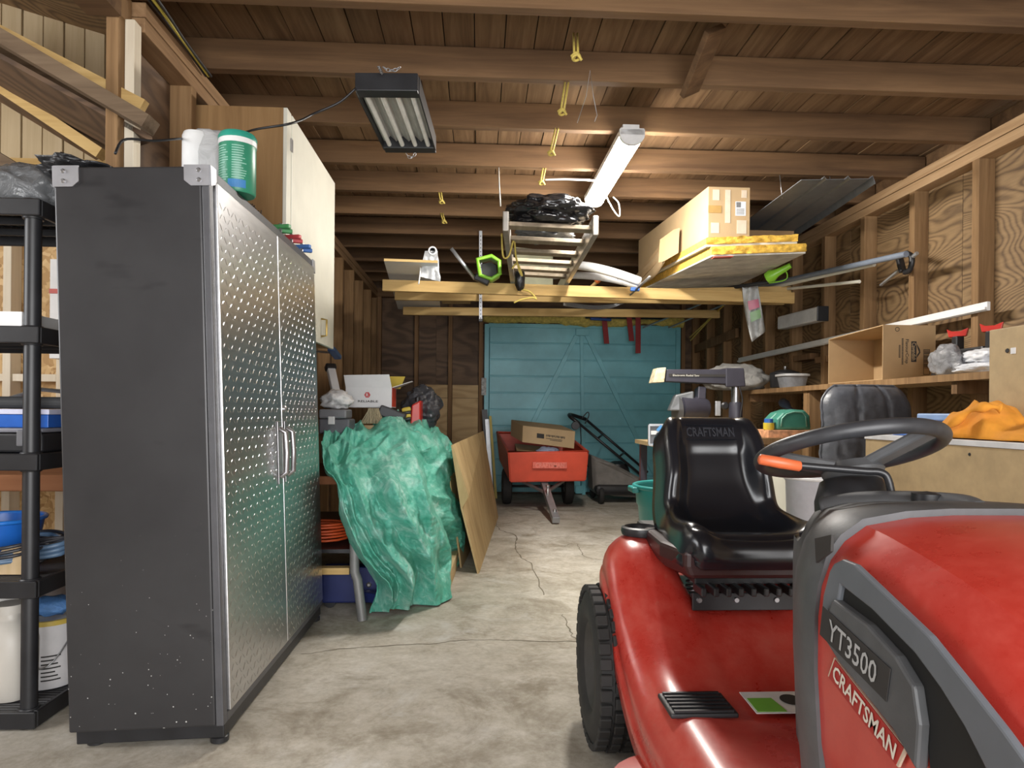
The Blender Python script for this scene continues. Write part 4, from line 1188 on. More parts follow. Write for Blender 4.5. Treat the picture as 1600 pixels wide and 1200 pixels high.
# ================================================================== RED CART AND THINGS BY THE DOOR
CT = thing('garden_cart', (0.75, 7.5, 0), 'red tow-behind garden cart with grey drawbar in front of the turquoise door', 'cart')
M['cartred'] = plain('cart_red', (0.64, 0.075, 0.035), 0.45, var=0.12, scale=5)
F_ = 7.0
ftl, ftr = aY(795, 707, F_), aY(918, 706, F_)
fbl, fbr = aY(798, 752, F_ + 0.05), aY(914, 750, F_ + 0.05)
rtl, rtr = aY(777, 676, 8.25), aY(876, 676, 8.25)
rtr = Vector((rtl.x + (ftr.x - ftl.x), 8.25, rtl.z))
rbl, rbr = rtl + Vector((0.04, -0.05, -0.33)), rtr + Vector((-0.04, -0.05, -0.33))


def panel(a, b, c, d, t, name, par, m=None):
    """four corners a b c d (loop) with thickness t"""
    n = (b - a).cross(d - a).normalized() * t
    return MB().hexa([a, b, c, d, a + n, b + n, c + n, d + n]).build(name, m or M['cartred'], par, bevel=0.003)


panel(fbl, fbr, ftr, ftl, 0.012, 'front_wall', CT)
panel(rbr, rbl, rtl, rtr, 0.012, 'rear_wall', CT)
panel(rbl, fbl, ftl, rtl, 0.012, 'side_wall', CT)
panel(fbr, rbr, rtr, ftr, 0.012, 'side_wall', CT)
panel(fbl, rbl, rbr, fbr, 0.012, 'cart_floor', CT)
MB().tube([ftl, ftr, rtr, rtl], 0.018, 8, True).build('rim', M['cartred'], CT, smooth=40)
pa, pb = aY(832, 721, F_ - 0.01), aY(886, 733, F_ - 0.01)
np_ = MB().cbox((pa + pb) / 2, (pb.x - pa.x, 0.02, pa.z - pb.z - 0.01)).build('name_panel', plain('cart_pale_red', (0.66, 0.12, 0.08), 0.55, var=0.2, scale=30), CT, bevel=0.004)
text('lettering', 'CRAFTSMAN', 0.05, plain('faded_red_letters', (0.72, 0.20, 0.15), 0.6), np_, (pa + pb) / 2 + Vector((0, -0.0105, 0)), (1, 0, 0), (0, 0, 1), bold=0.03, width=0.30, height=0.05)
M['tyre'] = plain('tyre_rubber', (0.022, 0.021, 0.02), 0.75, var=0.2, scale=20)
for x in (0.33, 1.03):
    w = Vector((x, 7.72, 0.205))
    ty = MB().lathe([(0.10, -0.04), (0.16, -0.055), (0.195, -0.045), (0.203, -0.02), (0.203, 0.02), (0.195, 0.045), (0.16, 0.055), (0.10, 0.04)], 32, w, (1, 0, 0)).build('tyre', M['tyre'], CT, smooth=50)
    MB().lathe([(0.0, -0.03), (0.03, -0.05), (0.10, -0.03), (0.10, 0.03), (0.03, 0.05), (0.0, 0.03)], 20, w, (1, 0, 0)).build('wheel_hub', M['steel'], ty, smooth=40)
MB().tube([(0.28, 7.72, 0.205), (1.08, 7.72, 0.205)], 0.014, 8).build('axle', M['blackmetal'], CT, smooth=True)
tip = aZ(869, 814, 0.035); tip.z = 0.04
MB().beam(tip, (0.70, 7.15, 0.30), 0.07, 0.06).build('drawbar', plain('drawbar_grey', (0.30, 0.30, 0.31), 0.45, 0.4), CT, bevel=0.005)
md = Vector((0.70, 6.95, 0.22))
for s in (-1, 1):
    MB().beam(md, (0.68 + s * 0.25, 7.18, 0.335), 0.035, 0.025).build('drawbar_strut', M['steel'], CT, bevel=0.003)
MB().tube([aY(856, 777, 6.8) + Vector((0, 0, -0.05)), aY(856, 760, 6.8)], 0.013, 8).build('lock_pin', M['steel'], CT, smooth=True)
MB().lathe([(0.022, 0), (0.022, 0.02)], 10, aY(856, 761, 6.8)).build('pin_head', M['steel'], CT, smooth=40)
MB().lathe([(0.025, 0), (0.018, 0.03), (0.012, 0.05)], 10, tip + Vector((0.0, 0.12, 0.04))).build('hitch_nut', M['steel'], CT, smooth=40)
# what lies in the cart
kb = thing('carton', (0.6, 7.45, 0.5), 'brown carton printed in black lying tilted in the red cart', 'carton')
A, B_, C_, D_ = aY(816, 691, 7.30), aY(897, 701, 7.30), aY(899, 674, 7.32), aY(817, 665, 7.32)
dv = Vector((-0.03, 0.36, 0.06)) + Vector((-0.08, 0, 0))
MB().hexa([A, B_, B_ + dv, A + dv, D_, C_, C_ + dv, D_ + dv]).build('carton_body', M['card_pale'], kb, bevel=0.004)
xd = (B_ - A).normalized(); yd = (D_ - A).normalized(); nn = xd.cross(yd)
o_ = (A + B_ + C_ + D_) / 4
MB().cbox(o_ + xd * -0.09 + nn * 0.002, (0.08, 0.002, 0.05), Matrix((xd, -nn, yd)).transposed()).build('print_block', M['ink'], kb)
lt_ = MB()
for k in range(13):
    lt_.cbox(o_ + xd * (-0.025 + 0.0165 * k) + yd * (0.012 + 0.002 * (k % 2)) + nn * 0.001, (0.011 if k % 3 else 0.008, 0.001, 0.024 - 0.004 * (k % 2)), Matrix((xd, -nn, yd)).transposed())
lt_.build('blurred_print', M['ink'], kb)
ls = MB()
for k in range(2):
    ls.cbox(o_ + xd * (0.06 + 0.02 * k) - yd * (0.018 + 0.014 * k) + nn * 0.001, (0.18 - 0.05 * k, 0.001, 0.006), Matrix((xd, -nn, yd)).transposed())
ls.build('fine_print', M['ink'], kb)
o = MB().hexa([(0.42, 7.2, 0.42), (0.92, 7.2, 0.40), (0.92, 7.75, 0.46), (0.42, 7.75, 0.48), (0.42, 7.2, 0.60), (0.92, 7.2, 0.55), (0.92, 7.75, 0.64), (0.42, 7.75, 0.69)]).build('carton', M['card'], bevel=0.004)
tag(o, 'dark carton in the red cart beneath the printed one', 'carton')
c = aY(855, 702, 7.12)
o = blob((c.x, 7.12, c.z - 0.03), (0.12, 0.06, 0.06), 0.3, 2.5, 3, 8, crease=0.3).build('grey_rag', bagmat('grey_blue_cloth', (0.24, 0.26, 0.36), 0.7), smooth=True)
tag(o, 'grey-blue rag hanging over the front rim inside the red cart', 'rag')

# ---- walk-behind mower parked by the door: handle and grass bag
PM = thing('walk_mower', (1.55, 8.1, 0), 'walk-behind lawn mower with black folding handle and grey grass bag', 'lawn mower')
h0, h1 = aY(905, 662, 7.9), aY(1005, 745, 7.95)
h0b, h1b = aY(915, 655, 8.25), aY(1012, 738, 8.3)
MB().tube([h0, h1], 0.016, 10).build('handle_bar', M['blackmetal'], PM, smooth=True)
MB().tube([h0b, h1b], 0.016, 10).build('handle_bar', M['blackmetal'], PM, smooth=True)
MB().tube(smooth_path([h0, aY(891, 651, 7.95), aY(892, 648, 8.15), h0b], 12), 0.022, 10).build('handle_grip', M['black'], PM, smooth=True)
for t_ in (0.28, 0.62):
    MB().tube([h0.lerp(h1, t_), h0b.lerp(h1b, t_)], 0.012, 8).build('cross_bar', M['blackmetal'], PM, smooth=True)
MB().lathe([(0.045, -0.02), (0.05, 0), (0.045, 0.02)], 16, aY(899, 665, 7.88), (0, 1, 0)).build('control_dial', M['black'], PM, smooth=40)
MB().tube(smooth_path([aY(906, 662, 7.88), aY(908, 690, 7.9), aY(905, 712, 8.0), aY(930, 740, 8.1)], 16), 0.006, 6).build('control_cable', M['black'], PM, smooth=True)
MB().tube(smooth_path([aY(908, 655, 8.1), aY(918, 644, 8.1), aY(920, 650, 8.1), aY(914, 662, 8.1)], 12), 0.007, 6).build('bail', M['blackmetal'], PM, smooth=True)
gb = [(925, 711, 7.75), (960, 725, 7.7), (1003, 748, 7.75), (1005, 788, 7.8), (960, 776, 7.75), (928, 768, 7.8)]
f = [aY(*q) for q in gb]
rings = []
for t_, s_ in ((0, 0.86), (0.06, 1.0), (0.38, 1.0), (0.46, 0.85)):
    cc = sum(f, Vector()) / 6
    rings.append([cc + (q - cc) * s_ + Vector((0.0, t_, 0)) for q in f])
for r in rings:
    for q in r: q.z = max(q.z, 0.06)
MB().loft(rings).build('grass_bag', plain('grey_fabric', (0.21, 0.195, 0.18), 0.9, var=0.2, scale=8, bmp=0.3), PM, bevel=0.02)
MB().box((1.35, 7.7, 0.10), (1.95, 8.35, 0.22)).build('mower_deck', M['blackmetal'], PM, bevel=0.05)
for x in (1.42, 1.92):
    for y in (7.75, 8.3):
        MB().lathe([(0.0, -0.025), (0.09, -0.025), (0.1, -0.01), (0.1, 0.01), (0.09, 0.025), (0, 0.025)], 18, (x, y, 0.1), (1, 0, 0)).build('wheel', M['tyre'], PM, smooth=40)
MB().lathe([(0.15, 0), (0.16, 0.1), (0.12, 0.22), (0.05, 0.25)], 20, (1.68, 8.1, 0.22)).build('engine_cover', M['black'], PM, smooth=40)

# ---- turquoise-green bin behind the riding mower
bn = thing('green_bin', (1.05, 3.45, 0), 'turquoise plastic bin behind the seat of the riding mower', 'bin')
M['binp'] = plain('teal_bin_plastic', (0.03, 0.26, 0.245), 0.35, var=0.06)
cb = aY(1068, 760, 3.45)
bc_ = Vector((cb.x, 3.45, 0)); hb = cb.z - 0.0
MB().lathe([(0.0, 0.0), (0.17, 0.0), (0.18, 0.02), (0.232, hb - 0.10), (0.24, hb - 0.09), (0.246, hb), (0.238, hb), (0.175, 0.012), (0.0, 0.012)], 40, bc_, cap=False).build('bin_body', M['binp'], bn, smooth=50)
MB().tube([bc_ + Vector((0.252 * math.cos(a), 0.252 * math.sin(a), hb)) for a in [2 * PI * i / 40 for i in range(40)]], 0.011, 8, True).build('rim', M['binp'], bn, smooth=True)
for s in (-1, 1):
    MB().cbox(bc_ + Vector((s * 0.262, 0, hb - 0.015)), (0.035, 0.12, 0.03)).build('handle', M['binp'], bn, bevel=0.008)

# ---- tall narrow boards and rods left of the door
for i, (px0, py0, px1, py1, y, w, m, lab) in enumerate((
        (757, 640, 768, 775, 8.4, 0.07, 'black', 'black plank standing on end against the left door jamb'),
        (766, 650, 775, 790, 8.2, 0.03, 'boxy', 'thin yellow strip leaning beside the black plank'),
        (761, 655, 768, 772, 8.3, 0.05, 'zinc', 'grey metal strip leaning between black plank and yellow strip'))):
    a = aY(px0, py0, y + 0.1); b2 = aZ(px1, py1, 0.0); b2.y = y; b2.x = aY(px1, py1, y).x
    o = MB().beam(b2, a, w, 0.02, (0, 1, 0)).build('leaning_strip', M[m])
    tag(o, lab, 'strip')
# ================================================================== HANGING UNDER THE JOISTS
# ---- strip light (on)
LT = thing('strip_light', (0.78, 4.1, 2.5), 'glowing white wraparound LED strip light under the joists', 'light')
la, lb_ = aZ(988, 222, 2.50), aZ(928, 322, 2.50)
M['glow'] = emis('led_diffuser', (1.0, 0.955, 0.885), 120.0)
M['ledend'] = plain('light_end_cap', (0.70, 0.70, 0.69), 0.4)
ld = (lb_ - la).normalized(); lsd = Vector((ld.y, -ld.x, 0)).normalized()


def half(p, hw, hh):
    return [p + lsd * (hw * math.cos(a)) + Vector((0, 0, -hh * math.sin(a))) for a in [PI * i / 10 for i in range(11)]]


hw, hh = 0.064, 0.05
c0 = la + Vector((0, 0, 0.04)); c1 = lb_ + Vector((0, 0, 0.04))
MB().grid([half(c0 + ld * 0.02, hw, hh), half(c1 - ld * 0.02, hw, hh)]).build('diffuser', M['glow'], LT, smooth=True)
for p, q in ((c0, c0 + ld * 0.022), (c1 - ld * 0.022, c1)):
    r0, r1 = half(p, hw + 0.004, hh + 0.004), half(q, hw + 0.004, hh + 0.004)
    MB().loft([r0 + [r0[-1] + Vector((0, 0, 0.03)), r0[0] + Vector((0, 0, 0.03))], r1 + [r1[-1] + Vector((0, 0, 0.03)), r1[0] + Vector((0, 0, 0.03))]]).build('end_cap', M['ledend'], LT, smooth=40)
MB().beam(c0 + Vector((0, 0, 0.018)), c1 + Vector((0, 0, 0.018)), 2 * hw, 0.034, (0, 0, 1)).build('housing', M['ledend'], LT)
MB().beam(c0 + Vector((0, 0, 0.052)) + ld * 0.03, c1 + Vector((0, 0, 0.052)) - ld * 0.03, 0.09, 0.030, (0, 0, 1)).build('mounting_rail', M['ledend'], LT)
o = MB().tube(smooth_path([aY(945, 300, 4.6), aY(950, 312, 4.62), aY(960, 330, 4.65), aY(968, 338, 4.7), aY(967, 318, 4.72), aY(958, 308, 4.74)], 20), 0.005, 6).build('light_cord', M['white'], smooth=True)
o.name = 'hanging_flex'
tag(o, 'white cord loop hanging beside the far end of the strip light', 'cord')
o = MB().tube([aY(852, 281, 4.30), aY(880, 280, 4.32), aY(910, 281, 4.3), aY(930, 282, 4.3)], 0.006, 6).build('white_cable', M['white'], smooth=True)
tag(o, 'short white cable stapled along a joist left of the strip light', 'cable')

# ---- four-tube shop light (off)
SL = thing('shop_light', (-0.36, 3.0, 2.35), 'black four-tube shop light hanging from chains, switched off', 'light')
A, B_, C_, D_ = aZ(556, 146, 2.33), aZ(655, 152, 2.33), aZ(680, 240, 2.33), aZ(600, 233, 2.33)
ax = (B_ - A + C_ - D_).normalized(); ay = (D_ - A + C_ - B_).normalized(); ax = (ax - ay * ax.dot(ay)).normalized(); az = ax.cross(ay)
if az.z < 0: az = -az
cc = (A + B_ + C_ + D_) / 4
W_ = ((B_ - A).length + (C_ - D_).length) / 2; L_ = ((D_ - A).length + (C_ - B_).length) / 2
rot = Matrix((ax, ay, az)).transposed()
hs = MB()
hs.cbox(cc + az * 0.072, (W_, L_, 0.006), rot)
for s in (-1, 1):
    hs.cbox(cc + az * 0.04 + ax * (s * W_ / 2), (0.006, L_, 0.07), rot)
hs.build('housing', M['blackmetal'], SL)
rf = MB()
for k in range(8):
    x0 = -W_ / 2 + 0.006 + k * (W_ - 0.012) / 8; x1 = x0 + (W_ - 0.012) / 8
    z0, z1 = (0.062, 0.035) if k % 2 else (0.035, 0.062)
    rf.grid([[cc + ax * x0 + az * z0 - ay * (L_ / 2 - 0.03), cc + ax * x1 + az * z1 - ay * (L_ / 2 - 0.03)], [cc + ax * x0 + az * z0 + ay * (L_ / 2 - 0.03), cc + ax * x1 + az * z1 + ay * (L_ / 2 - 0.03)]])
rf.build('reflector', plain('pale_reflector', (0.55, 0.55, 0.52), 0.4, 0.2), SL)
for s in (-1, 1):
    MB().cbox(cc + ay * (s * (L_ / 2 + 0.0)) + az * 0.04, (W_, 0.065, 0.072), rot).build('end_box', M['blackmetal'], SL, bevel=0.003)
for k in range(4):
    x = -W_ / 2 + (k + 0.5) * W_ / 4
    MB().tube([cc + ax * x + ay * (-L_ / 2 + 0.035) + az * 0.02, cc + ax * x + ay * (L_ / 2 - 0.035) + az * 0.02], 0.011, 12).build('tube_lamp', plain('tube_glass_%d' % k, (0.80, 0.80, 0.76), 0.25), SL, smooth=40)


def chain(a, b, name, par, sag=0.0, r=0.0018, link=0.02):
    a, b = Vector(a), Vector(b); n = max(3, int((b - a).length * (1 + sag) / (link * 0.8)))
    m = MB()
    for k in range(n):
        t_ = (k + 0.5) / n
        p = a.lerp(b, t_) + Vector((0, 0, -sag * (b - a).length * 4 * t_ * (1 - t_)))
        t2 = min(1, t_ + 0.02); q = a.lerp(b, t2) + Vector((0, 0, -sag * (b - a).length * 4 * t2 * (1 - t2)))
        d = (q - p).normalized() if (q - p).length > 1e-6 else (b - a).normalized(); s, u = frame_axis(d)
        if k % 2: s, u = u, s
        m.tube([p + d * (link / 2 * math.cos(t)) + s * (link / 3.2 * math.sin(t)) for t in [2 * PI * i / 10 for i in range(10)]], r, 5, True)
    return m.build(name, M['steel'], par, smooth=True)


f0 = cc - ay * (L_ / 2) + az * 0.08
chain(f0 + ax * -0.02, aY(592, 104, 2.62), 'chain', SL)
chain(f0 + ax * -0.02 + az * 0.035, f0 + ax * 0.05 + az * 0.035, 'chain', SL, 0.2)
g0 = cc + ay * (L_ / 2) + az * 0.08
chain(g0, Vector((g0.x, g0.y + 0.02, ZP + 0.01)), 'chain', SL)
chain(g0 - az * 0.085 + ax * -0.02, g0 - az * 0.085 + ax * 0.03, 'chain', SL, 0.5)
cord = [aY(556, 138, 2.72), aY(530, 160, 2.72), aY(490, 178, 2.70), aY(470, 188, 2.62), aY(445, 195, 2.55), aY(400, 202, 2.62), aY(362, 212, 2.80), aY(300, 216, 2.78), aY(278, 217, 2.52), aY(240, 220, 2.42), aY(195, 218, 2.35), aY(180, 240, 2.3)]
o = MB().tube(smooth_path(cord, 60), 0.0045, 6).build('power_cord', M['black'], smooth=True)
tag(o, 'thin black cord running from the shop light over the cupboard', 'cord')

# ---- yellow rope ties, wire hooks
ropes = [((899, 60, 2.83), (900, 90, 2.60), 'yellow rope tie on the nearest joist above the centre'), ((886, 132, 3.18), (878, 176, 3.14), 'yellow rope tie on the second joist'),
         ((870, 206, 3.72), (861, 240, 3.68), 'pale yellow rope tie on the third joist'), ((851, 264, 4.30), (846, 286, 4.25), 'yellow rope tie above the ladder beside the white cable'),
         ((687, 302, 4.85), (690, 316, 4.83), 'short yellow rope tie left of the ladder, upper one'), ((690, 337, 5.40), (694, 347, 5.38), 'short yellow rope tie left of the ladder, lower one')]
for (a, b2, lab) in ropes:
    p, q = aY(*a), aY(*b2)
    t_ = thing('rope_tie', q, lab, 'rope', 'rope ties on the joists')
    MB().tube([p + Vector((-0.008, 0, 0.02)), q + Vector((-0.006, 0, 0))], 0.005, 6).build('strand', M['yellowrope'], t_, smooth=True)
    MB().tube([p + Vector((0.008, 0, 0.02)), q + Vector((0.008, 0, 0.004))], 0.005, 6).build('strand', M['yellowrope'], t_, smooth=True)
    MB().tube(smooth_path([q + Vector(w_) for w_ in ((-0.018, 0.004, 0.006), (0.0, -0.012, 0.012), (0.016, 0.0, 0.0), (0.0, 0.012, -0.006), (-0.014, -0.004, -0.004), (0.004, -0.010, 0.006), (0.022, -0.004, -0.012))], 24), 0.0055, 6).build('knot', M['yellowrope'], t_, smooth=True)
o = MB().tube([aY(902, 192, 3.2), aY(916, 150, 3.2), aY(922, 110, 3.1), aY(927, 150, 3.2), aY(933, 180, 3.2), aY(929, 190, 3.2)], 0.002, 5).build('wire_hook', M['steel'], smooth=True)
tag(o, 'thin bent wire hook hanging between the second and third joists', 'wire')
o = MB().tube([aY(779, 262, 4.28), aY(780, 290, 4.1), aY(782, 322, 3.95)], 0.004, 6).build('suspension_line', plain('grey_cord', (0.4, 0.38, 0.34), 0.6), smooth=True)
tag(o, 'grey cord holding the near left end of the hanging ladder', 'cord')

# ---- lumber rack: three long boards slung across the room
boards_ = [((598, 446, 5.40), (1240, 466, 5.40), 0.089, 'front yellow pine board of the overhead rack'),
           ((617, 461, 6.0), (1275, 470, 6.0), 0.089, 'middle yellow pine board of the overhead rack'),
           ((630, 486, 6.9), (1124, 491, 6.9), 0.08, 'rear yellow pine board of the overhead rack')]
for a, b2, hgt, lab in boards_:
    p, q = aY(*a), aY(*b2)
    q.x = min(q.x, XR - 0.03)
    o = MB().beam(p, q, 0.04, hgt, (0, 0, 1)).build('rack_board', M['pine'], bevel=0.003)
    tag(o, lab, 'board', 'overhead rack boards')
p, q = aY(1037, 458, 5.36), aY(1237, 452, 5.36)
o = MB().beam(aY(1030, 462, 5.46) + Vector((0, 0, .02)), aY(1235, 458, 5.46) + Vector((0, 0, .02)), 0.04, 0.07, (0, 0, 1)).build('rack_board', M['pine'], bevel=0.003)
tag(o, 'short pine board lying behind the front rack board at its right end', 'board')
st = thing('hanger_strap', aY(750, 440, 5.9), 'perforated metal hanger strap holding the overhead boards', 'strap')
a, b2 = aY(751, 366, 5.93), aY(751, 500, 5.93)
MB().beam(a + Vector((0, 0, 0.03)), b2, 0.026, 0.003, (0, 1, 0)).build('strip', M['zinc'], st)
hm = MB()
for k in range(22):
    hm.lathe([(0.005, 0), (0.005, 0.0006)], 8, a.lerp(b2, (k + 0.5) / 22) + Vector((0, -0.002, 0)), (0, -1, 0))
hm.build('holes', M['ink'], st, kind='stuff')
MB().cbox(b2 + Vector((0, 0.03, 0)), (0.03, 0.07, 0.02)).build('bracket', M['blackmetal'], st)

# ---- aluminium/wood step ladder lying on the rack, garbage bag on it
LD = thing('step_ladder', (0.4, 5.0, 2.2), 'weathered wooden step ladder hanging level from the joists', 'ladder')
M['ladw'] = wood('weathered_ladder_wood', (0.17, 0.135, 0.095), (0.26, 0.21, 0.15), (0.34, 0.28, 0.21), 'y', fine=20, bmp=0.1)
l0, l1 = aY(790, 345, 3.90), aY(801, 432, 5.45)
r0, r1 = aY(931, 352, 3.95), aY(872, 458, 6.1)
MB().beam(l0, l1, 0.035, 0.115, (0, 0, 1)).build('rail', M['alu'], LD, bevel=0.006)
MB().beam(r0, r1, 0.035, 0.115, (0, 0, 1)).build('rail', M['alu'], LD, bevel=0.006)
rr = MB()
for k, t_ in enumerate((0.06, 0.26, 0.46, 0.64, 0.80, 0.93)):
    p, q = l0.lerp(l1, t_), r0.lerp(r1, t_ * 0.72)
    MB().beam(p + Vector((0.01, 0, 0.0)), q - Vector((0.01, 0, 0)), 0.09, 0.025, (0, 0, 1)).build('tread', M['ladw'], LD, bevel=0.003)
c = aY(858, 328, 4.02)
zt = l0.lerp(l1, 0.1).z
o = blob((c.x, 4.06, zt + 0.10), (0.245, 0.17, 0.10), 0.22, 1.7, 5, 33, flat=0.78, crease=0.13).build('garbage_bag', bagmat('shiny_black_bag', (0.008, 0.008, 0.009), 0.22, bmp=0.35, scale=7), smooth=True)
tag(o, 'shiny black garbage bag lying on the hanging ladder', 'bag')
c = aY(852, 372, 4.45)
o = blob((c.x, 4.45, c.z + 0.02), (0.20, 0.16, 0.05), 0.2, 3, 4, 35, crease=0.2).build('grey_bag', bagmat('grey_film', (0.10, 0.11, 0.12), 0.2), smooth=True)
tag(o, 'dark grey plastic sheet hanging between the ladder treads', 'plastic')
o = MB().tube(smooth_path([aY(784, 365, 4.2), aY(786, 400, 4.3), aY(795, 400, 4.3), aY(803, 375, 4.3), aY(806, 400, 4.4), aY(812, 425, 4.5), aY(816, 430, 4.5), aY(808, 412, 4.5), aY(800, 420, 4.5)], 40), 0.006, 6).build('ladder_rope', M['yellowrope'], smooth=True)
tag(o, 'yellow rope wound around the left rail of the ladder', 'rope')
o = MB().tube(smooth_path([aY(803, 473, 5.34), aY(815, 468, 5.34), aY(832, 465, 5.34), aY(838, 467, 5.34), aY(828, 456, 5.34), aY(815, 452, 5.34)], 30), 0.007, 6).build('board_rope', M['yellowrope'], smooth=True)
tag(o, 'yellow rope end knotted over the front rack board', 'rope')

# ---- white panel and plastic roll at the left of the rack
RKZ = aY(598, 437, 5.40).z
a = thing('melamine_sheet', aY(650, 450, 5.6), 'white melamine panel lying on the left end of the rack', 'panel')
P_ = [aY(600, 406, 5.15), aY(686, 414, 5.15)]
pz = P_[0].z
q0 = aZ(600, 408, 2.135); q1 = aZ(684, 411, 2.135); q2 = aZ(688, 484, 2.125); q3 = aZ(622, 483, 2.125)
n = (q1 - q0).cross(q3 - q0).normalized()
if n.z < 0: n = -n
MB().hexa([q0, q1, q2, q3, q0 + n * 0.018, q1 + n * 0.018, q2 + n * 0.018, q3 + n * 0.018]).build('panel_board', plain('melamine', (0.80, 0.81, 0.80), 0.4, var=0.05, scale=3), a)
e0, e1 = q0 + Vector((0, -0.002, 0.009)), q1 + Vector((0, -0.002, 0.009))
MB().beam(e0, e1, 0.004, 0.018, (0, 0, 1)).build('edge_band', M['pine'], a)
t_ = thing('plastic_roll', aY(672, 395, 5.2), 'roll of clear plastic sheeting on a cardboard core at the left of the rack', 'roll')
c0, c1 = aY(676, 392, 5.05), aY(672, 470, 7.0)
dr_ = (c1 - c0).normalized()
MB().lathe([(0.018, -0.01), (0.032, -0.01), (0.034, 0.0), (0.034, (c1 - c0).length), (0.0, (c1 - c0).length)], 20, c0, dr_, cap=False).build('roll_body', bagmat('cloudy_sheet', (0.66, 0.67, 0.68), 0.25, bmp=0.3), t_, smooth=50)
MB().lathe([(0.017, -0.011), (0.021, -0.011), (0.021, 0.02)], 16, c0, dr_, cap=False).build('core', M['black'], t_, smooth=40)
rows_ = []
for j in range(14):
    v = j / 13
    rows_.append([aY(lerp(664 - 9 * v, 684 + 4 * v, i / 10) + 2 * noise.noise(Vector((i * .7, v * 4, 1))), 392 + 40 * v + 8 * (i / 10) * v, 5.06 + 0.04 * noise.noise(Vector((i * .9, v * 3, 0))) + 0.06 * v) for i in range(11)])
MB().grid(rows_).build('loose_sheet', bagmat('milky_sheet', (0.72, 0.73, 0.74), 0.3, bmp=0.5), t_, smooth=True)
MB().tube(smooth_path([aY(657, 418, 5.06), aY(656, 430, 5.06), aY(654, 444, 5.06)], 8), 0.005, 6).build('hanging_strand', M['white'], t_, smooth=True)

# ---- green trimmer guard / tool head and grey pole left of the ladder
g = thing('green_tool', aY(762, 420, 5.3), 'lime green garden tool head with dark opening on the rack', 'tool')
M['lime'] = plain('lime_plastic', (0.24, 0.56, 0.04), 0.35)
oc = [(746, 405), (768, 400), (780, 408), (781, 428), (768, 436), (750, 430)]
f = [aY(x, y, 5.20) for x, y in oc]; bk = [aY(x * 0.97 + 22, y + 6, 5.45) for x, y in oc]
cc = sum(f, Vector()) / 6
MB().grid([f, bk], closed=True).build('shroud', M['lime'], g, solid=0.012, bevel=0.004)
MB().prism([cc + (p - cc) * 0.72 + Vector((0, 0.10, 0)) for p in f], (0, 0.02, 0)).build('opening', M['black'], g)
MB().tube([p + Vector((0, -0.004, 0)) for p in f], 0.016, 8, True).build('lip', M['lime'], g, smooth=True)
MB().beam(aY(742, 432, 5.25), aY(764, 442, 5.25), 0.06, 0.05).build('under_guard', M['black'], g, bevel=0.008)
o = MB().tube([aY(705, 388, 5.3), aY(742, 436, 5.36)], 0.014, 10).build('grey_pole', M['zinc'], smooth=True)
tag(o, 'grey metal pole sloping down to the lime green tool', 'pole')
o = MB().beam(aY(690, 470, 6.45), aY(735, 470, 6.45), 0.3, 0.012).build('tan_board', M['ply_sheet'])
tag(o, 'thin tan board lying flat on the rack behind the white panel', 'board')
c = aY(835, 425, 5.75)
qa = [aY(806, 446, 6.05), aY(864, 448, 6.05), aY(864, 392, 6.05), aY(806, 386, 6.05)]
o = MB().hexa(qa + [p + Vector((0, 0.6, 0)) for p in qa]).build('pale_carton', plain('pale_yellow_card', (0.58, 0.58, 0.40), 0.6), bevel=0.004)
tag(o, 'pale yellow flat carton resting behind the ladder treads', 'carton')
c = aY(808, 440, 5.28)
o = blob((c.x + 0.02, 5.26, c.z + 0.02), (0.04, 0.06, 0.10), 0.2, 3, 3, 40, crease=0.2).build('black_pouch', bagmat('black_pouch_film', (0.012, 0.012, 0.013), 0.3), smooth=True)
tag(o, 'small black pouch hanging at the far end of the left ladder rail', 'pouch')

# ---- white pipes
for i, (pts, r, lab) in enumerate((
        ([(848, 424, 6.3), (880, 415, 5.8), (915, 416, 5.4), (955, 425, 5.2), (1000, 440, 5.2)], 0.036, 'thick white plastic pipe curving across the rack, upper one'),
        ([(850, 432, 6.3), (890, 430, 5.8), (930, 432, 5.5), (965, 438, 5.4), (1000, 447, 5.4)], 0.03, 'thick white plastic pipe curving across the rack, lower one'),
        ([(838, 452, 6.2), (880, 450, 6.0), (920, 458, 5.9), (965, 457, 5.8), (1000, 455, 5.7)], 0.012, 'thin white tube lying on the middle rack board'))):
    o = MB().tube(smooth_path([aY(*q) for q in pts], 30), r, 14).build('white_pipe', plain('pipe_white_%d' % i, (0.72, 0.72, 0.72), 0.35), smooth=True)
    tag(o, lab, 'pipe')
    if i < 2:
        MB().tube([aY(*pts[3]).lerp(aY(*pts[4]), 0.25), aY(*pts[3]).lerp(aY(*pts[4]), 0.30)], r + 0.002, 14).build('black_band', M['black'], o, smooth=40)
w_ = thing('grey_conduit', aY(930, 480, 6.6), 'three thin grey conduits bent together under the rack', 'conduit')
for k in range(3):
    MB().tube(smooth_path([aY(880, 472 + k * 2, 6.5), aY(920, 478 + k * 2, 6.75), aY(952, 477 + k * 2, 6.9), aY(966 + k * 3, 474, 6.9), aY(975 + k * 4, 470, 6.8)], 20), 0.010, 6).build('conduit', M['zinc'], w_, smooth=True)
s_ = thing('small_saw', aY(925, 443, 5.9), 'wood-handled tool with an orange tip on the rack', 'tool')
MB().beam(aY(915, 457, 5.9), aY(935, 438, 5.85), 0.035, 0.02).build('stick', M['pine'], s_)
MB().beam(aY(931, 441, 5.85), aY(939, 434, 5.83), 0.05, 0.035).build('tip', plain('orange_plastic', (0.65, 0.16, 0.03), 0.4), s_, bevel=0.006)
b_ = thing('blue_bar_clamp', aY(1000, 450, 5.3), 'bar clamp with blue fittings lying on the rack', 'clamp')
MB().tube([aY(985, 460, 5.3), aY(1016, 432, 4.9)], 0.010, 8).build('bar', M['steel'], b_, smooth=True)
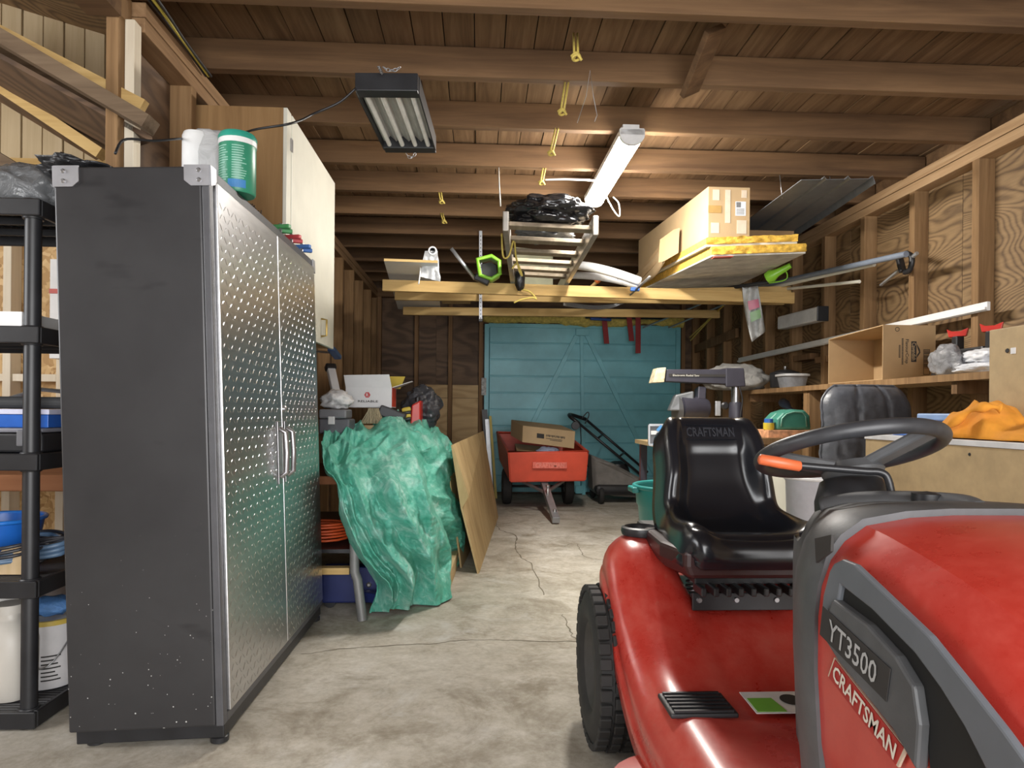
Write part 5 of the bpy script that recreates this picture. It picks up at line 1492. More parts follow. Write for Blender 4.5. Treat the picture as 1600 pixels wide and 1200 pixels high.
for q in ((992, 452, 5.2), (966, 458, 5.5)):
    MB().cbox(aY(*q), (0.07, 0.03, 0.03)).build('jaw', plain('blue_jaw', (0.03, 0.10, 0.32), 0.4), b_, bevel=0.005)

# ---- insulated panels with yellow foam, cartons on top
def slab(px, Yn, Yf, zt, name, m, par, off=0.0):
    """px: near-left, near-right pixel and far-left, far-right pixel of the underside"""
    a, b2 = aY(px[0][0], px[0][1], Yn), aY(px[1][0], px[1][1], Yn)
    d, c = aY(px[3][0], px[3][1], Yf), aY(px[2][0], px[2][1], Yf)
    a, b2, c, d = [p + Vector((0, 0, off)) for p in (a, b2, c, d)]
    up = Vector((0, 0, zt))
    return MB().hexa([a, b2, c, d, a + up, b2 + up, c + up, d + up]).build(name, m, par, bevel=0.003), (a, b2, c, d)


M['panelgrey'] = plain('chipped_grey_board', (0.58, 0.56, 0.51), 0.7, var=0.25, scale=9)


def foam_front(a, b2, h, par, seed, name='foam_edge'):
    rows_ = []
    for j in range(5):
        r = []
        for i in range(41):
            u = i / 40
            p = a.lerp(b2, u) + Vector((0, 0, h * j / 4))
            d = 0.02 * fbm(Vector((u * 9 + seed, j * 0.7, seed))) + 0.012
            r.append(p + Vector((0, -d, 0.006 * noise.noise(Vector((u * 14, seed, j * .3))))))
        rows_.append(r)
    return MB().grid(rows_).build(name, M['insul_edge'], par, smooth=True)


ip = thing('insulated_panel', (1.9, 5.5, 2.1), 'lower grey panel with amber foam edge on the right of the rack', 'panel')
_, (a, b2, c, d) = slab(((1112, 401), (1259, 396), (1140, 452), (985, 462)), 4.42, 6.3, 0.012, 'skin', M['panelgrey'], ip)
up = Vector((0, 0, 0.012)); t2 = Vector((0, 0, 0.055))
ff = [p + up for p in (a, b2, c, d)]
MB().hexa(ff + [p + t2 for p in ff]).build('foam_core', M['insul_edge'], ip)
foam_front(a + up, b2 + up, 0.05, ip, 3)
MB().beam(a.lerp(b2, 0.0) + Vector((0.01, 0.01, -0.006)), a.lerp(b2, 0.22) + Vector((0, 0.01, -0.006)), 0.05, 0.006, (0, 0, 1)).build('red_mark', plain('faded_red_tape', (0.30, 0.06, 0.04), 0.6), ip)
ip2 = thing('insulated_panel', (1.9, 5.5, 2.2), 'upper white panel with amber foam edge under the long carton', 'panel')
lift = Vector((-0.03, 0.02, 0.070))
_ps = [p + lift for p in (a, b2, c, d)]; _ps[1] = _ps[1] + Vector((-0.02, 0, 0))
MB().hexa(_ps + [p + Vector((0, 0, 0.014)) for p in _ps]).build('skin', M['whitepaint'], ip2)
_fs = [p + Vector((0, 0, 0.014)) for p in _ps]
MB().hexa(_fs + [p + Vector((0, 0, 0.045)) for p in _fs]).build('foam_core', M['insul_edge'], ip2)
foam_front(_fs[0], _fs[1], 0.045, ip2, 8)
ptop = _fs[0].z + 0.047
# long carton
lc_ = thing('long_carton', (1.6, 5.2, ptop), 'long tan carton with paper labels on the insulated panels', 'carton')
fa = Vector((_fs[0].x + 0.01, 4.44, ptop)); fb = Vector((fa.x + 0.285, 4.44, ptop)); hgt = aY(1095, 291, 4.44).z - ptop
dv = Vector((-0.10, 1.55, 0.03))
MB().hexa([fa, fb, fb + dv, fa + dv] + [p + Vector((0, 0, hgt)) for p in (fa, fb, fb + dv, fa + dv)]).build('carton_body', M['card_pale'], lc_, bevel=0.004)
lm = plain('carton_label', (0.72, 0.74, 0.76), 0.5)


def sticker(o, x0, x1, z0, z1, m, par, nm='paper_label'):
    MB().box((fa.x + x0, 4.4375, ptop + z0), (fa.x + x1, 4.4395, ptop + z1)).build(nm, m, par)


sticker(0, 0.185, 0.255, 0.15, 0.245, lm, lc_)
tp_ = plain('brown_tape', (0.42, 0.26, 0.09), 0.35)
sticker(0, 0.0, 0.09, 0.165, 0.215, tp_, lc_, 'packing_tape')
faded = plain('faded_print', (0.62, 0.52, 0.40), 0.7)
for x0, x1, z0, z1 in ((0.03, 0.075, 0.25, hgt - 0.02), (0.115, 0.15, 0.10, hgt - 0.02), (0.02, 0.075, 0.03, 0.10), (0.195, 0.26, 0.03, 0.12), (0.225, 0.26, 0.27, hgt - 0.02)):
    sticker(0, x0, x1, z0, z1, faded, lc_, 'faded_print')
bm_ = MB()
for k in range(8): bm_.box((fa.x + 0.19 + k * 0.004, 4.4365, ptop + 0.205), (fa.x + 0.192 + k * 0.004, 4.4374, ptop + 0.24))
for k in range(6): bm_.box((fa.x + 0.19, 4.4365, ptop + 0.160 + k * 0.007), (fa.x + 0.245, 4.4374, ptop + 0.1625 + k * 0.007))
bm_.build('barcode', M['ink'], lc_)
# open shorter carton beside its far end, with lifted flap
oc_ = thing('open_carton', aY(1040, 400, 5.3), 'open cardboard carton with bent flap left of the long one', 'carton')
q = [aY(1038, 408, 5.0), aY(1060, 395, 4.9), aY(1062, 356, 4.9), aY(1040, 372, 5.0)]
MB().hexa(q + [p + Vector((-0.03, 0.05, 0)) for p in q]).build('end_flap', M['card'], oc_)
s = [aY(1040, 376, 5.02), aY(988, 440, 6.2), aY(986, 458, 6.2), aY(1038, 410, 5.02)]
rows_ = []
for j in range(6):
    v = j / 5
    rows_.append([s[0].lerp(s[1], i / 14).lerp(s[3].lerp(s[2], i / 14), v) + Vector((0.03 * math.sin(i / 14 * PI) * v, 0, -0.02 * math.sin(i / 14 * 5))) for i in range(15)])
MB().grid(rows_).build('side_flap', M['card_pale'], oc_, smooth=True, solid=0.005)
MB().hexa([aY(1036, 400, 5.1), aY(1047, 396, 5.1), aY(999, 448, 6.2), aY(988, 450, 6.2), aY(1036, 376, 5.1), aY(1047, 372, 5.1), aY(999, 436, 6.2), aY(988, 438, 6.2)]).build('carton_body', M['card'], oc_, bevel=0.003)
o = MB().cbox(aY(1200, 370, 4.75) + Vector((0, 0.1, 0)), (0.36, 0.25, 0.135)).build('flat_carton', plain('dark_card', (0.26, 0.16, 0.075), 0.8), bevel=0.003)
o.location.z = ptop + 0.069
tag(o, 'low brown carton right of the long tan carton on the panels', 'carton')
# grey ribbed metal sheets high at the right
ms = thing('metal_sheet', (2.3, 4.5, 2.5), 'dark grey ribbed metal roofing sheet tucked under the joists', 'metal sheet')
n0, n1 = aY(1252, 281, 3.95), aY(1368, 279, 3.95)
f0, f1 = aY(1130, 372, 5.2), aY(1240, 366, 5.2)
rows_ = []
prof = [0, 0.0, 0.018, 0.0, 0.0, 0.018, 0.0, 0.0, 0.018, 0]
us = [0, 0.28, 0.31, 0.34, 0.60, 0.63, 0.66, 0.92, 0.96, 1.0]
for p, q in ((n0, n1), (f0, f1)):
    rows_.append([p.lerp(q, u) + Vector((0, 0, h - (0.03 if u == 1.0 else 0))) for u, h in zip(us, prof)])
MB().grid(rows_).build('sheet', plain('slate_metal', (0.22, 0.235, 0.25), 0.38, 0.5), ms, solid=0.004)

for p in (n0.lerp(f0, 0.25) + Vector((0.03, 0, 0.0)), n1.lerp(f1, 0.25) + Vector((-0.12, 0, 0.0)), n0.lerp(f0, 0.8) + Vector((0.03, 0, 0.0)), n1.lerp(f1, 0.8) + Vector((-0.12, 0, 0))):
    jy = 3.207 - JT / 2 + round((p.y - 3.18) / SP) * SP
    MB().tube([p + Vector((0, 0, -0.004)), (p.x, jy, ZP + 0.01)], 0.003, 5).build('hanger_wire', M['steel'], ms, smooth=True)
# ================================================================== RIGHT WALL
# ---- long poles and profiles resting on the rack and wall studs
poles = [((1165, 452, 6.1), (1416, 397, 3.95), 0.019, plain('blue_grey_pole', (0.24, 0.28, 0.35), 0.4, 0.3), 'blue-grey metal pole sticking out from the rack on the right'),
         ((1150, 462, 6.2), (1366, 413, 4.35), 0.015, M['whitepaint'], 'off-white pole under the blue-grey one'),
         ((1165, 458, 6.2), (1343, 440, 4.5), 0.012, M['whitepaint'], 'thin off-white strip sticking out from the rack below the poles'),
         ((1005, 512, 8.2), (1095, 475, 6.8), 0.010, M['zinc'], 'thin grey rod under the rack, left one'),
         ((1045, 512, 8.2), (1150, 468, 6.6), 0.010, M['zinc'], 'thin grey rod under the rack, middle one'),
         ((1078, 527, 8.0), (1130, 478, 6.7), 0.008, M['boxy'], 'thin yellow rod hanging under the rack, upper one'),
         ((1079, 532, 8.0), (1122, 485, 6.9), 0.008, M['boxy'], 'thin yellow rod hanging under the rack, lower one')]
for a, b2, r, m, lab in poles:
    p, q = aY(*a), aY(*b2)
    p.x = min(p.x, XR - 0.03); q.x = min(q.x, XR - 0.03)
    o = MB().tube([p, q], r, 10).build('long_pole', m, smooth=40)
    tag(o, lab, 'pole')
cl = thing('spring_clamp', aX(1415, 413, XR - 0.06), 'black spring clamp gripping the end of the wall pole', 'clamp')
c = aX(1414, 412, XR - 0.07)
MB().tube(smooth_path([c + Vector((0, 0.08, 0.05)), c + Vector((0, -0.01, 0.065)), c + Vector((0, -0.07, 0.02)), c + Vector((0, -0.05, -0.05)), c + Vector((0, 0.0, -0.055))], 14), 0.017, 8).build('jaw', M['black'], cl, smooth=True)
MB().beam(c + Vector((0, 0.06, 0.05)), c + Vector((0, 0.02, -0.05)), 0.04, 0.03).build('pad', M['black'], cl, bevel=0.006)
MB().beam(c + Vector((0, 0.03, -0.02)), c + Vector((0, 0.26, -0.09)), 0.016, 0.012).build('handle', M['zinc'], cl)
MB().tube([c + Vector((0, -0.06, 0.02)), c + Vector((0.0, -0.12, 0.04))], 0.012, 8).build('screw', M['zinc'], cl)
g = thing('gutter_length', aX(1250, 497, XR - 0.05), 'short grey square downpipe hung on the right wall', 'gutter')
p, q = aX(1222, 505, XR - 0.06), aX(1285, 490, XR - 0.06)
gm = MB().beam(p, q, 0.09, 0.115, (0, 0, 1)); gm.build('pipe_body', plain('grey_gutter', (0.66, 0.67, 0.68), 0.4), g, bevel=0.012)
MB().beam(q, q + (q - p).normalized() * 0.012, 0.096, 0.12, (0, 0, 1)).build('end_collar', M['black'], g, bevel=0.008)
o = thing('white_rail', aX(1350, 530, XR - 0.03), 'long white plastic profile fixed slanting across the right wall', 'rail')
p, q = aX(1155, 563, XR - 0.02), aX(1545, 478, XR - 0.02)
MB().beam(p, q, 0.022, 0.05, (0, 0, 1)).build('profile', M['white'], o, bevel=0.004)
MB().beam(p + Vector((-0.016, 0, -0.012)), q + Vector((-0.016, 0, -0.012)), 0.012, 0.014, (0, 0, 1)).build('lip', M['white'], o)
# plastic sleeve hanging from the rack
rows_ = []
for j in range(16):
    v = j / 15
    l, r_ = (1160 + 3 * v + 12 * v * v, 448 + 86 * v), (1184 + 12 * v, 446 + 72 * v)
    rows_.append([aY(lerp(l[0], r_[0], i / 8), lerp(l[1], r_[1], i / 8), 5.35 + 0.025 * math.sin(i * 1.1 + v * 5)) for i in range(9)])
pb_ = thing('plastic_sleeve', aY(1175, 450, 5.35), 'clear plastic sleeve with pink and green print hanging from the rack', 'bag')
MB().grid(rows_).build('sleeve', bagmat('clear_sleeve', (0.50, 0.51, 0.50), 0.2, bmp=0.5), pb_, smooth=True, solid=0.004)
for v0, v1, col in ((0.28, 0.46, (0.55, 0.16, 0.24)), (0.5, 0.68, (0.26, 0.45, 0.22))):
    rr_ = [[aY(lerp(1160 + 3 * v + 12 * v * v, 1184 + 12 * v, u), lerp(448 + 86 * v, 446 + 72 * v, u), 5.318 + 0.008 * math.sin(u * 6)) for u in (0.25, 0.5, 0.72, 0.9)] for v in (v0, (v0 + v1) / 2, v1)]
    MB().grid(rr_).build('print_patch', plain('sleeve_print', col, 0.4), pb_, smooth=True)
gl = thing('green_strimmer', aY(1200, 435, 5.0), 'lime green trimmer head under the insulated panels', 'tool')
c = aY(1196, 436, 5.05)
MB().lathe([(0.0, 0), (0.04, 0.01), (0.05, 0.05), (0.03, 0.09), (0.02, 0.2)], 16, c, (0.6, -0.5, 0.35)).build('trimmer_head', M['lime'], gl, smooth=40)
MB().tube([c + Vector((0.05, 0, -0.02)), c + Vector((-0.25, 0.9, 0.05))], 0.015, 8).build('shaft', M['black'], gl, smooth=True)
MB().tube(smooth_path([c + Vector((0.02, -0.02, 0.02)), c + Vector((0.14, -0.02, 0.06)), c + Vector((0.16, 0, 0.0)), c + Vector((0.03, 0, -0.03))], 12), 0.005, 6).build('wire_guard', M['lime'], gl, smooth=True)
# red straps by the door
for i, (px, py0, py1, y, lab) in enumerate(((944, 496, 537, 8.41, 'red strap hanging in front of the door, left one'), (983, 496, 533, 8.41, 'red strap hanging in front of the door, slanted middle one'), (997, 496, 552, 8.41, 'long red strap hanging in front of the door, right one'))):
    rws = []
    for j in range(7):
        v = j / 6
        xx = px + (4 * v if i < 2 else 0); yy = lerp(py0, py1, v)
        rws.append([aY(xx - 4, yy, y + 0.01 * math.sin(v * 5)), aY(xx + 4, yy, y + 0.01 * math.sin(v * 5) + 0.004)])
    o = MB().grid(rws).build('red_strap', plain('red_webbing_%d' % i, (0.28, 0.025, 0.025), 0.6, bmp=0.3), solid=0.006)
    tag(o, lab, 'strap')
o = MB().beam(aY(922, 498, 8.40), aY(955, 500, 8.40), 0.06, 0.03).build('blue_float', plain('deep_blue_plastic', (0.02, 0.07, 0.30), 0.4), bevel=0.01)
tag(o, 'deep blue plastic bar above the turquoise door', 'bar')
o = MB().tube([aY(915, 495, 8.45), aY(955, 495.5, 8.45), aY(1040, 497, 8.45)], 0.02, 8).build('door_track', M['blackmetal'], smooth=True)
for px in (918, 1036):
    pp_ = aY(px, 495, 8.45)
    MB().box((pp_.x - 0.015, 8.45, pp_.z - 0.012), (pp_.x + 0.015, YB + 0.012, pp_.z + 0.012)).build('track_bracket', M['blackmetal'], o)
tag(o, 'dark metal rail above the turquoise door carrying red straps', 'rail')

# ---- shelf along the wall
SF = thing('wall_shelf', (2.55, 4.2, 1.24), 'rough wooden shelf board on a post along the right wall', 'shelf')
M['particle'] = plain('particle_board', (0.42, 0.28, 0.14), 0.8, var=0.3, scale=60)
sx_, sz_ = 2.40, 1.262
MB().box((sx_, 2.55, sz_ - 0.032), (XR, 6.15, sz_)).build('shelf_board', M['particle'], SF)
MB().beam((sx_ - 0.006, 2.55, sz_ - 0.018), (sx_ - 0.006, 6.15, sz_ - 0.018), 0.012, 0.036, (0, 0, 1)).build('edge_strip', M['stud'], SF)
py_ = aX(1262, 640, sx_ + 0.02).y
MB().box((sx_ + 0.01, py_ - 0.04, 0), (sx_ + 0.10, py_ + 0.05, sz_ - 0.033)).build('post', M['stud'], SF, bevel=0.003)
MB().box((sx_ + 0.02, 2.6, 0), (sx_ + 0.10, 2.69, sz_ - 0.033)).build('post', M['stud'], SF, bevel=0.003)
for y in (3.3, 4.3, 5.9):
    MB().box((sx_ + 0.01, y, sz_ - 0.10), (XR, y + 0.04, sz_ - 0.033)).build('bearer', M['stud_dark'], SF)
# open carton with print
kx0, kx1, ky0, ky1 = sx_ + 0.01, sx_ + 0.335, 3.93, 4.56
kz0, kz1 = sz_ + 0.001, sz_ + 0.33
KB = thing('open_carton', ((kx0 + kx1) / 2, 4.3, kz0), 'open brown carton printed with brand text on the wall shelf', 'carton')
t = 0.005
MB().box((kx0, ky0, kz0), (kx1, ky0 + t, kz1)).build('printed_panel', M['card'], KB)
MB().box((kx0, ky1 - t, kz0), (kx1, ky1, kz1 - 0.02)).build('end_panel', M['card'], KB)
MB().box((kx1 - t, ky0 + t, kz0), (kx1, ky1 - t, kz1)).build('back_panel', M['card'], KB)
MB().box((kx0, ky0 + t, kz0), (kx1 - t, ky1 - t, kz0 + t)).build('bottom_panel', M['card'], KB)
MB().hexa([(kx0, ky0 + t, kz1 - t), (kx1 - t, ky0 + t, kz1 - t), (kx1 - t, ky1 - t, kz1 - 0.025), (kx0, ky1 - t, kz1 - 0.025), (kx0, ky0 + t, kz1), (kx1 - t, ky0 + t, kz1), (kx1 - t, ky1 - t, kz1 - 0.02), (kx0, ky1 - t, kz1 - 0.02)]).build('top_panel', M['card'], KB)
yy = ky0 - 0.0005
X_ = lambda f: kx0 + f * (kx1 - kx0); Z_ = lambda f: kz0 + f * (kz1 - kz0)
dn = (0, 0, -1); rt = (1, 0, 0)     # print runs downwards
text('brand_lettering', 'Cavendish', 0.03, M['card_pale'], KB, (X_(0.585), yy - 0.0016, Z_(0.52)), dn, rt, bold=0.01, width=0.105, height=0.026)
MB().box((X_(0.535), yy - 0.0012, Z_(0.33)), (X_(0.635), yy - 0.0004, Z_(0.705))).build('brand_block', M['ink'], KB)
MB().prism([(X_(0.64), yy, Z_(0.66)), (X_(0.70), yy, Z_(0.56)), (X_(0.71), yy, Z_(0.50)), (X_(0.64), yy, Z_(0.40)), (X_(0.65), yy, Z_(0.46)), (X_(0.685), yy, Z_(0.51)), (X_(0.65), yy, Z_(0.60))], (0, -0.0008, 0)).build('emblem', M['ink'], KB)
text('lettering', 'FlavourCrisp', 0.03, M['ink'], KB, (X_(0.45), yy, Z_(0.52)), dn, rt, bold=0.015, width=0.145, height=0.026)
for f, w, n_ in ((0.355, 0.15, 18), (0.30, 0.07, 10)):
    mm = MB()
    for k in range(n_):
        z = Z_(0.52) + (k / (n_ - 1) - 0.5) * w
        mm.box((X_(f), yy - 0.0006, z - w / n_ * 0.36), (X_(f) + 0.011, yy, z + w / n_ * 0.3))
    mm.build('small_print', M['ink'], KB)
bm2 = MB()
for k in range(13):
    bm2.box((X_(0.78), yy - 0.0006, Z_(0.22) + k * 0.0085), (X_(0.88), yy, Z_(0.22) + k * 0.0085 + (0.005 if k % 3 else 0.003)))
for z0, z1, x0, x1 in ((0.1, 0.56, 0.77, 0.777), (0.1, 0.56, 0.885, 0.892), (0.55, 0.56, 0.77, 0.892), (0.10, 0.11, 0.77, 0.892)):
    bm2.box((X_(x0), yy - 0.0006, Z_(z0)), (X_(x1), yy, Z_(z1)))
bm2.build('barcode', M['ink'], KB)
MB().tube([(X_(0.27) + 0.012 * math.cos(a), yy, Z_(0.92) + 0.012 * math.sin(a)) for a in [2 * PI * i / 16 for i in range(16)]], 0.0018, 4, True).build('recycling_mark', M['ink'], KB)
# containers farther along the shelf
ct = thing('clear_container', aX(1238, 580, sx_ + 0.15), 'clear plastic container with lid farther along the wall shelf', 'container')
c = Vector((sx_ + 0.16, 5.15, sz_))
c.y = aX(1238, 585, c.x).y
MB().lathe([(0.085, 0.0), (0.105, 0.10)], 24, c, sq=4).build('tub', bagmat('smoky_clear', (0.22, 0.23, 0.25), 0.2, bmp=0.05), ct, smooth=30)
MB().lathe([(0.118, 0.10), (0.118, 0.115), (0.10, 0.12), (0, 0.12)], 24, c, sq=4).build('lid', plain('clear_lid', (0.5, 0.5, 0.5), 0.3), ct, smooth=30)
pt = thing('black_pot', c + Vector((0.05, 0.25, 0)), 'black pot with a knobbed lid behind the clear container', 'pot')
c2 = c + Vector((0.06, 0.26, 0))
MB().lathe([(0.09, 0.0), (0.12, 0.02), (0.125, 0.13)], 26, c2).build('pot_body', M['black'], pt, smooth=40)
MB().lathe([(0.128, 0.13), (0.12, 0.145), (0.05, 0.17), (0.0, 0.172)], 26, c2).build('lid', M['black'], pt, smooth=40)
MB().lathe([(0.008, 0.17), (0.012, 0.185), (0.012, 0.2), (0.0, 0.203)], 12, c2).build('knob', M['steel'], pt, smooth=40)
# dark jacket/cover and pale sack behind the saw, at the far end of the shelf
c = aY(1140, 590, 5.9)
o = blob((c.x + 0.02, 5.95, sz_ + 0.10), (0.30, 0.22, 0.13), 0.2, 2.0, 4, 51, flat=0.75, crease=0.12).build('pale_sack', bagmat('pale_sack_cloth', (0.34, 0.33, 0.31), 0.7), smooth=True)
o.location.x = 2.28; tag(o, 'pale dusty sack on the far end of the wall shelf', 'sack')
# red clamps and bags right of the carton
for i, (px, py, lab) in enumerate(((1494, 517, 'red-jawed black bar clamp standing beside the printed carton'), (1547, 508, 'red-jawed black bar clamp standing farther right on the shelf'))):
    c = aX(px, py, 2.60)
    k = thing('bar_clamp', Vector((c.x, c.y, sz_)), lab, 'clamp')
    j = MB()
    A = [c + Vector((0.0, d * 1.0, 0)) for d in (0,)]
    s = Vector((0.7, -0.7, 0)).normalized()
    j.prism([c + s * -0.045 + Vector((0, 0, 0.012)), c + s * -0.02 + Vector((0, 0, -0.002)), c + s * 0.02 + Vector((0, 0, -0.002)), c + s * 0.055 + Vector((0, 0, 0.014)), c + s * 0.045 + Vector((0, 0, -0.03)), c + s * -0.035 + Vector((0, 0, -0.033))], Vector((0.025, 0.025, 0)))
    j.build('jaw', plain('red_jaw_%d' % i, (0.55, 0.03, 0.02), 0.35), k, bevel=0.003)
    MB().beam(Vector((c.x + 0.01, c.y, sz_)), c + Vector((0.01, 0, -0.03)), 0.045, 0.04).build('bar', M['black'], k, bevel=0.005)
    MB().beam(Vector((c.x - 0.03, c.y - 0.02, sz_ + 0.03)), c + Vector((0.02, 0.02, -0.05)), 0.03, 0.012).build('trigger', M['blackmetal'], k, bevel=0.003)
o = MB().box((2.58, 3.35, sz_ + 0.001), (2.75, 3.75, sz_ + 0.15)).build('black_case', M['black'], bevel=0.01)
tag(o, 'black tool case between the clamps on the wall shelf', 'case')
c = aX(1482, 570, 2.47)
o = blob((2.46, c.y, sz_ + 0.075), (0.05, 0.12, 0.085), 0.25, 1.8, 4, 61, flat=0.85, crease=0.12).build('clear_bag', bagmat('clear_grey_film', (0.26, 0.26, 0.27), 0.18), smooth=True)
tag(o, 'crumpled clear grey bag against the printed carton', 'bag')
c = aX(1520, 565, 2.47)
wbg = thing('white_bag', Vector((2.5, c.y, sz_)), 'folded white plastic bags on the wall shelf by the tall tan box', 'bag')
blob((2.52, c.y - 0.02, sz_ + 0.085), (0.07, 0.15, 0.04), 0.2, 2.4, 4, 62, crease=0.15).build('upper_bag', bagmat('white_film', (0.66, 0.67, 0.70), 0.35, bmp=0.3), wbg, smooth=True)
blob((2.50, c.y - 0.02, sz_ + 0.028), (0.075, 0.20, 0.03), 0.2, 2.2, 4, 63, flat=0.9, crease=0.12).build('lower_bag', bagmat('white_film_2', (0.64, 0.65, 0.69), 0.35, bmp=0.3), wbg, smooth=True)
o = MB().tube(smooth_path([(XR + 0.06, 3.02, 2.2), (XR + 0.03, 3.05, 1.9), (XR + 0.06, 3.14, 1.72), (XR + 0.03, 3.06, 1.55), (XR + 0.05, 3.0, 1.3)], 24), 0.006, 6).build('wall_cable', plain('grey_cable', (0.45, 0.44, 0.42), 0.5), smooth=True)
tag(o, 'grey cable stapled to the plywood at the right edge', 'cable')

# ---- tan bench unit along the right, boxes and cloth on it
M['mdf'] = plain('tan_fibreboard', (0.46, 0.335, 0.175), 0.65, var=0.10, scale=18)
bx0, bx1, by0, by1, bz1 = 1.54, 2.32, 0.75, 2.62, 0.975
BU = thing('bench_unit', ((bx0 + bx1) / 2, (by0 + by1) / 2, 0), 'tan fibreboard bench with white top edge behind the mower hood', 'bench')
MB().box((bx0, by0, 0.0), (bx0 + 0.018, by1, bz1 - 0.02)).build('side_panel', M['mdf'], BU)
MB().box((bx0 + 0.019, by1 - 0.018, 0.0), (bx1, by1, bz1 - 0.02)).build('end_panel', M['mdf'], BU)
MB().box((bx0 + 0.019, by0, 0.0), (bx1, by0 + 0.018, bz1 - 0.02)).build('end_panel', M['mdf'], BU)
MB().box((bx1, by0, 0.0), (bx1 + 0.018, by1, bz1 - 0.02)).build('back_panel', M['mdf'], BU)
MB().box((bx0 - 0.004, by0, bz1 - 0.019), (bx1 + 0.02, by1 + 0.004, bz1)).build('bench_top', plain('white_laminate', (0.66, 0.66, 0.66), 0.4), BU, bevel=0.002)
scr = MB()
for y in (2.35, 2.05, 1.75): scr.lathe([(0.006, 0), (0.004, 0.002)], 8, (bx0, y, bz1 - 0.045), (-1, 0, 0))
scr.build('screws', M['blackmetal'], BU, kind='stuff')
TB = thing('tall_box', (1.95, 2.0, bz1), 'tall tan fibreboard box standing on the bench at the right edge', 'box')
txa = 1.75; tya = aX(1545, 600, txa).y
MB().box((txa, 1.35, bz1 + 0.001), (txa + 0.5, tya, aX(1546, 516, txa).z)).build('box_body', M['mdf'], TB, bevel=0.003)
kp = aX(1574, 548, txa - 0.001)
MB().lathe([(0.008, 0), (0.006, 0.003)], 12, kp, (-1, 0, 0)).build('hole', M['ink'], TB)
kp2 = aX(1583, 548, txa - 0.001)
MB().cbox(kp2, (0.002, 0.02, 0.02)).build('sticker', M['white'], TB)
# blue boxes
Bb = thing('blue_tray', (1.62, 2.45, bz1), 'small bright blue open tray on the bench edge', 'tray')
M['sky'] = plain('sky_blue_plastic', (0.06, 0.20, 0.62), 0.35)
a, b2 = aX(1400, 668, 1.60), aX(1474, 668, 1.60)
y1, y0 = a.y, b2.y
h = aX(1474, 657, 1.60).z - bz1
MB().hexa([(1.585, y0, bz1 + .001), (1.72, y0, bz1 + .001), (1.72, y1, bz1 + .001), (1.585, y1, bz1 + .001), (1.575, y0 - .005, bz1 + h), (1.73, y0 - .005, bz1 + h), (1.73, y1 + .005, bz1 + h), (1.575, y1 + .005, bz1 + h)]).build('tray_body', M['sky'], Bb, bevel=0.004)
MB().beam((1.57, y0 - 0.008, bz1 + h), (1.57, y1 + 0.008, bz1 + h), 0.006, 0.008, (0, 0, 1)).build('rim', plain('pale_blue_rim', (0.22, 0.36, 0.72), 0.35), Bb)
Bt = thing('blue_tote', (1.9, 2.45, bz1), 'pale blue lidded storage tote behind the bright blue tray', 'tote')
a, b2 = aX(1438, 650, 1.84), aX(1512, 650, 1.84)
hz = aX(1438, 646, 1.84).z
MB().box((1.84, b2.y, bz1 + 0.001), (2.2, a.y, hz - 0.03)).build('tote_body', plain('pale_blue_plastic', (0.22, 0.34, 0.60), 0.4), Bt, bevel=0.006)
MB().box((1.83, b2.y - 0.01, hz - 0.029), (2.21, a.y + 0.01, hz)).build('tote_lid', plain('pale_blue_lid', (0.26, 0.38, 0.62), 0.4), Bt, bevel=0.006)
oc_ = thing('orange_cloth', (1.68, 2.1, bz1), 'orange fleece cloth heaped on the bench beside the tall box', 'cloth')
M['orange'] = plain('orange_fleece', (0.74, 0.30, 0.03), 0.9, var=0.12, scale=14, bmp=0.4)
rows_ = []
base = [aX(1500, 677, 1.56), aX(1600, 688, 1.56)]
for j in range(41):
    v = j / 40
    r = []
    for i in range(61):
        u = i / 60
        y = lerp(2.30, 1.80, u); x = 1.56 + 0.185 * v
        env = max(0, 1 - ((u - 0.36) / 0.40) ** 2) * max(0, math.sin(PI * min(1, v * 1.0 + 0.04))) ** 0.6
        tail = 0.045 * sstep(0.45, 0.65, u) * math.sin(PI * min(1, v + 0.03)) ** 0.7
        z = max(0.105 * env, tail) + 0.022 * env * ridged(Vector((u * 5 + v * 3, v * 2.5, 1.5))) + 0.012 * env * noise.noise(Vector((u * 12, v * 8, 4)))
        edge = min(u, 1 - u, v, 1 - v)
        z *= sstep(0, 0.06, edge)
        wob = 0.02 * noise.noise(Vector((u * 6, v * 5, 7)))
        r.append((x + wob, y + wob, bz1 + 0.004 + max(0.0, z)))
    rows_.append(r)
MB().grid(rows_).build('cloth', M['orange'], oc_, smooth=True, solid=0.004)
fold = smooth_path([(1.55, 2.24, bz1 + 0.02), (1.54, 2.16, bz1 + 0.035), (1.55, 2.08, bz1 + 0.085), (1.57, 2.02, bz1 + 0.105), (1.60, 2.0, bz1 + 0.10)], 20)
MB().tube(fold, [0.012 + 0.006 * math.sin(i) for i in range(21)], 8).build('rolled_hem', M['orange'], oc_, smooth=True)

# ---- office chair
CH = thing('office_chair', (2.05, 3.5, 0), 'black leather swivel office chair with a padded back facing the camera', 'chair')
M['leather'] = plain('black_leather', (0.085, 0.09, 0.105), 0.40, var=0.15, scale=30, bmp=0.25, bscale=90)
cx_, cy_ = 2.07, 3.55
tb0, tb1 = aY(1292, 690, cy_), aY(1437, 603, cy_)
W2 = (tb1.x - tb0.x) / 2; cxm = (tb1.x + tb0.x) / 2; ztop = tb1.z


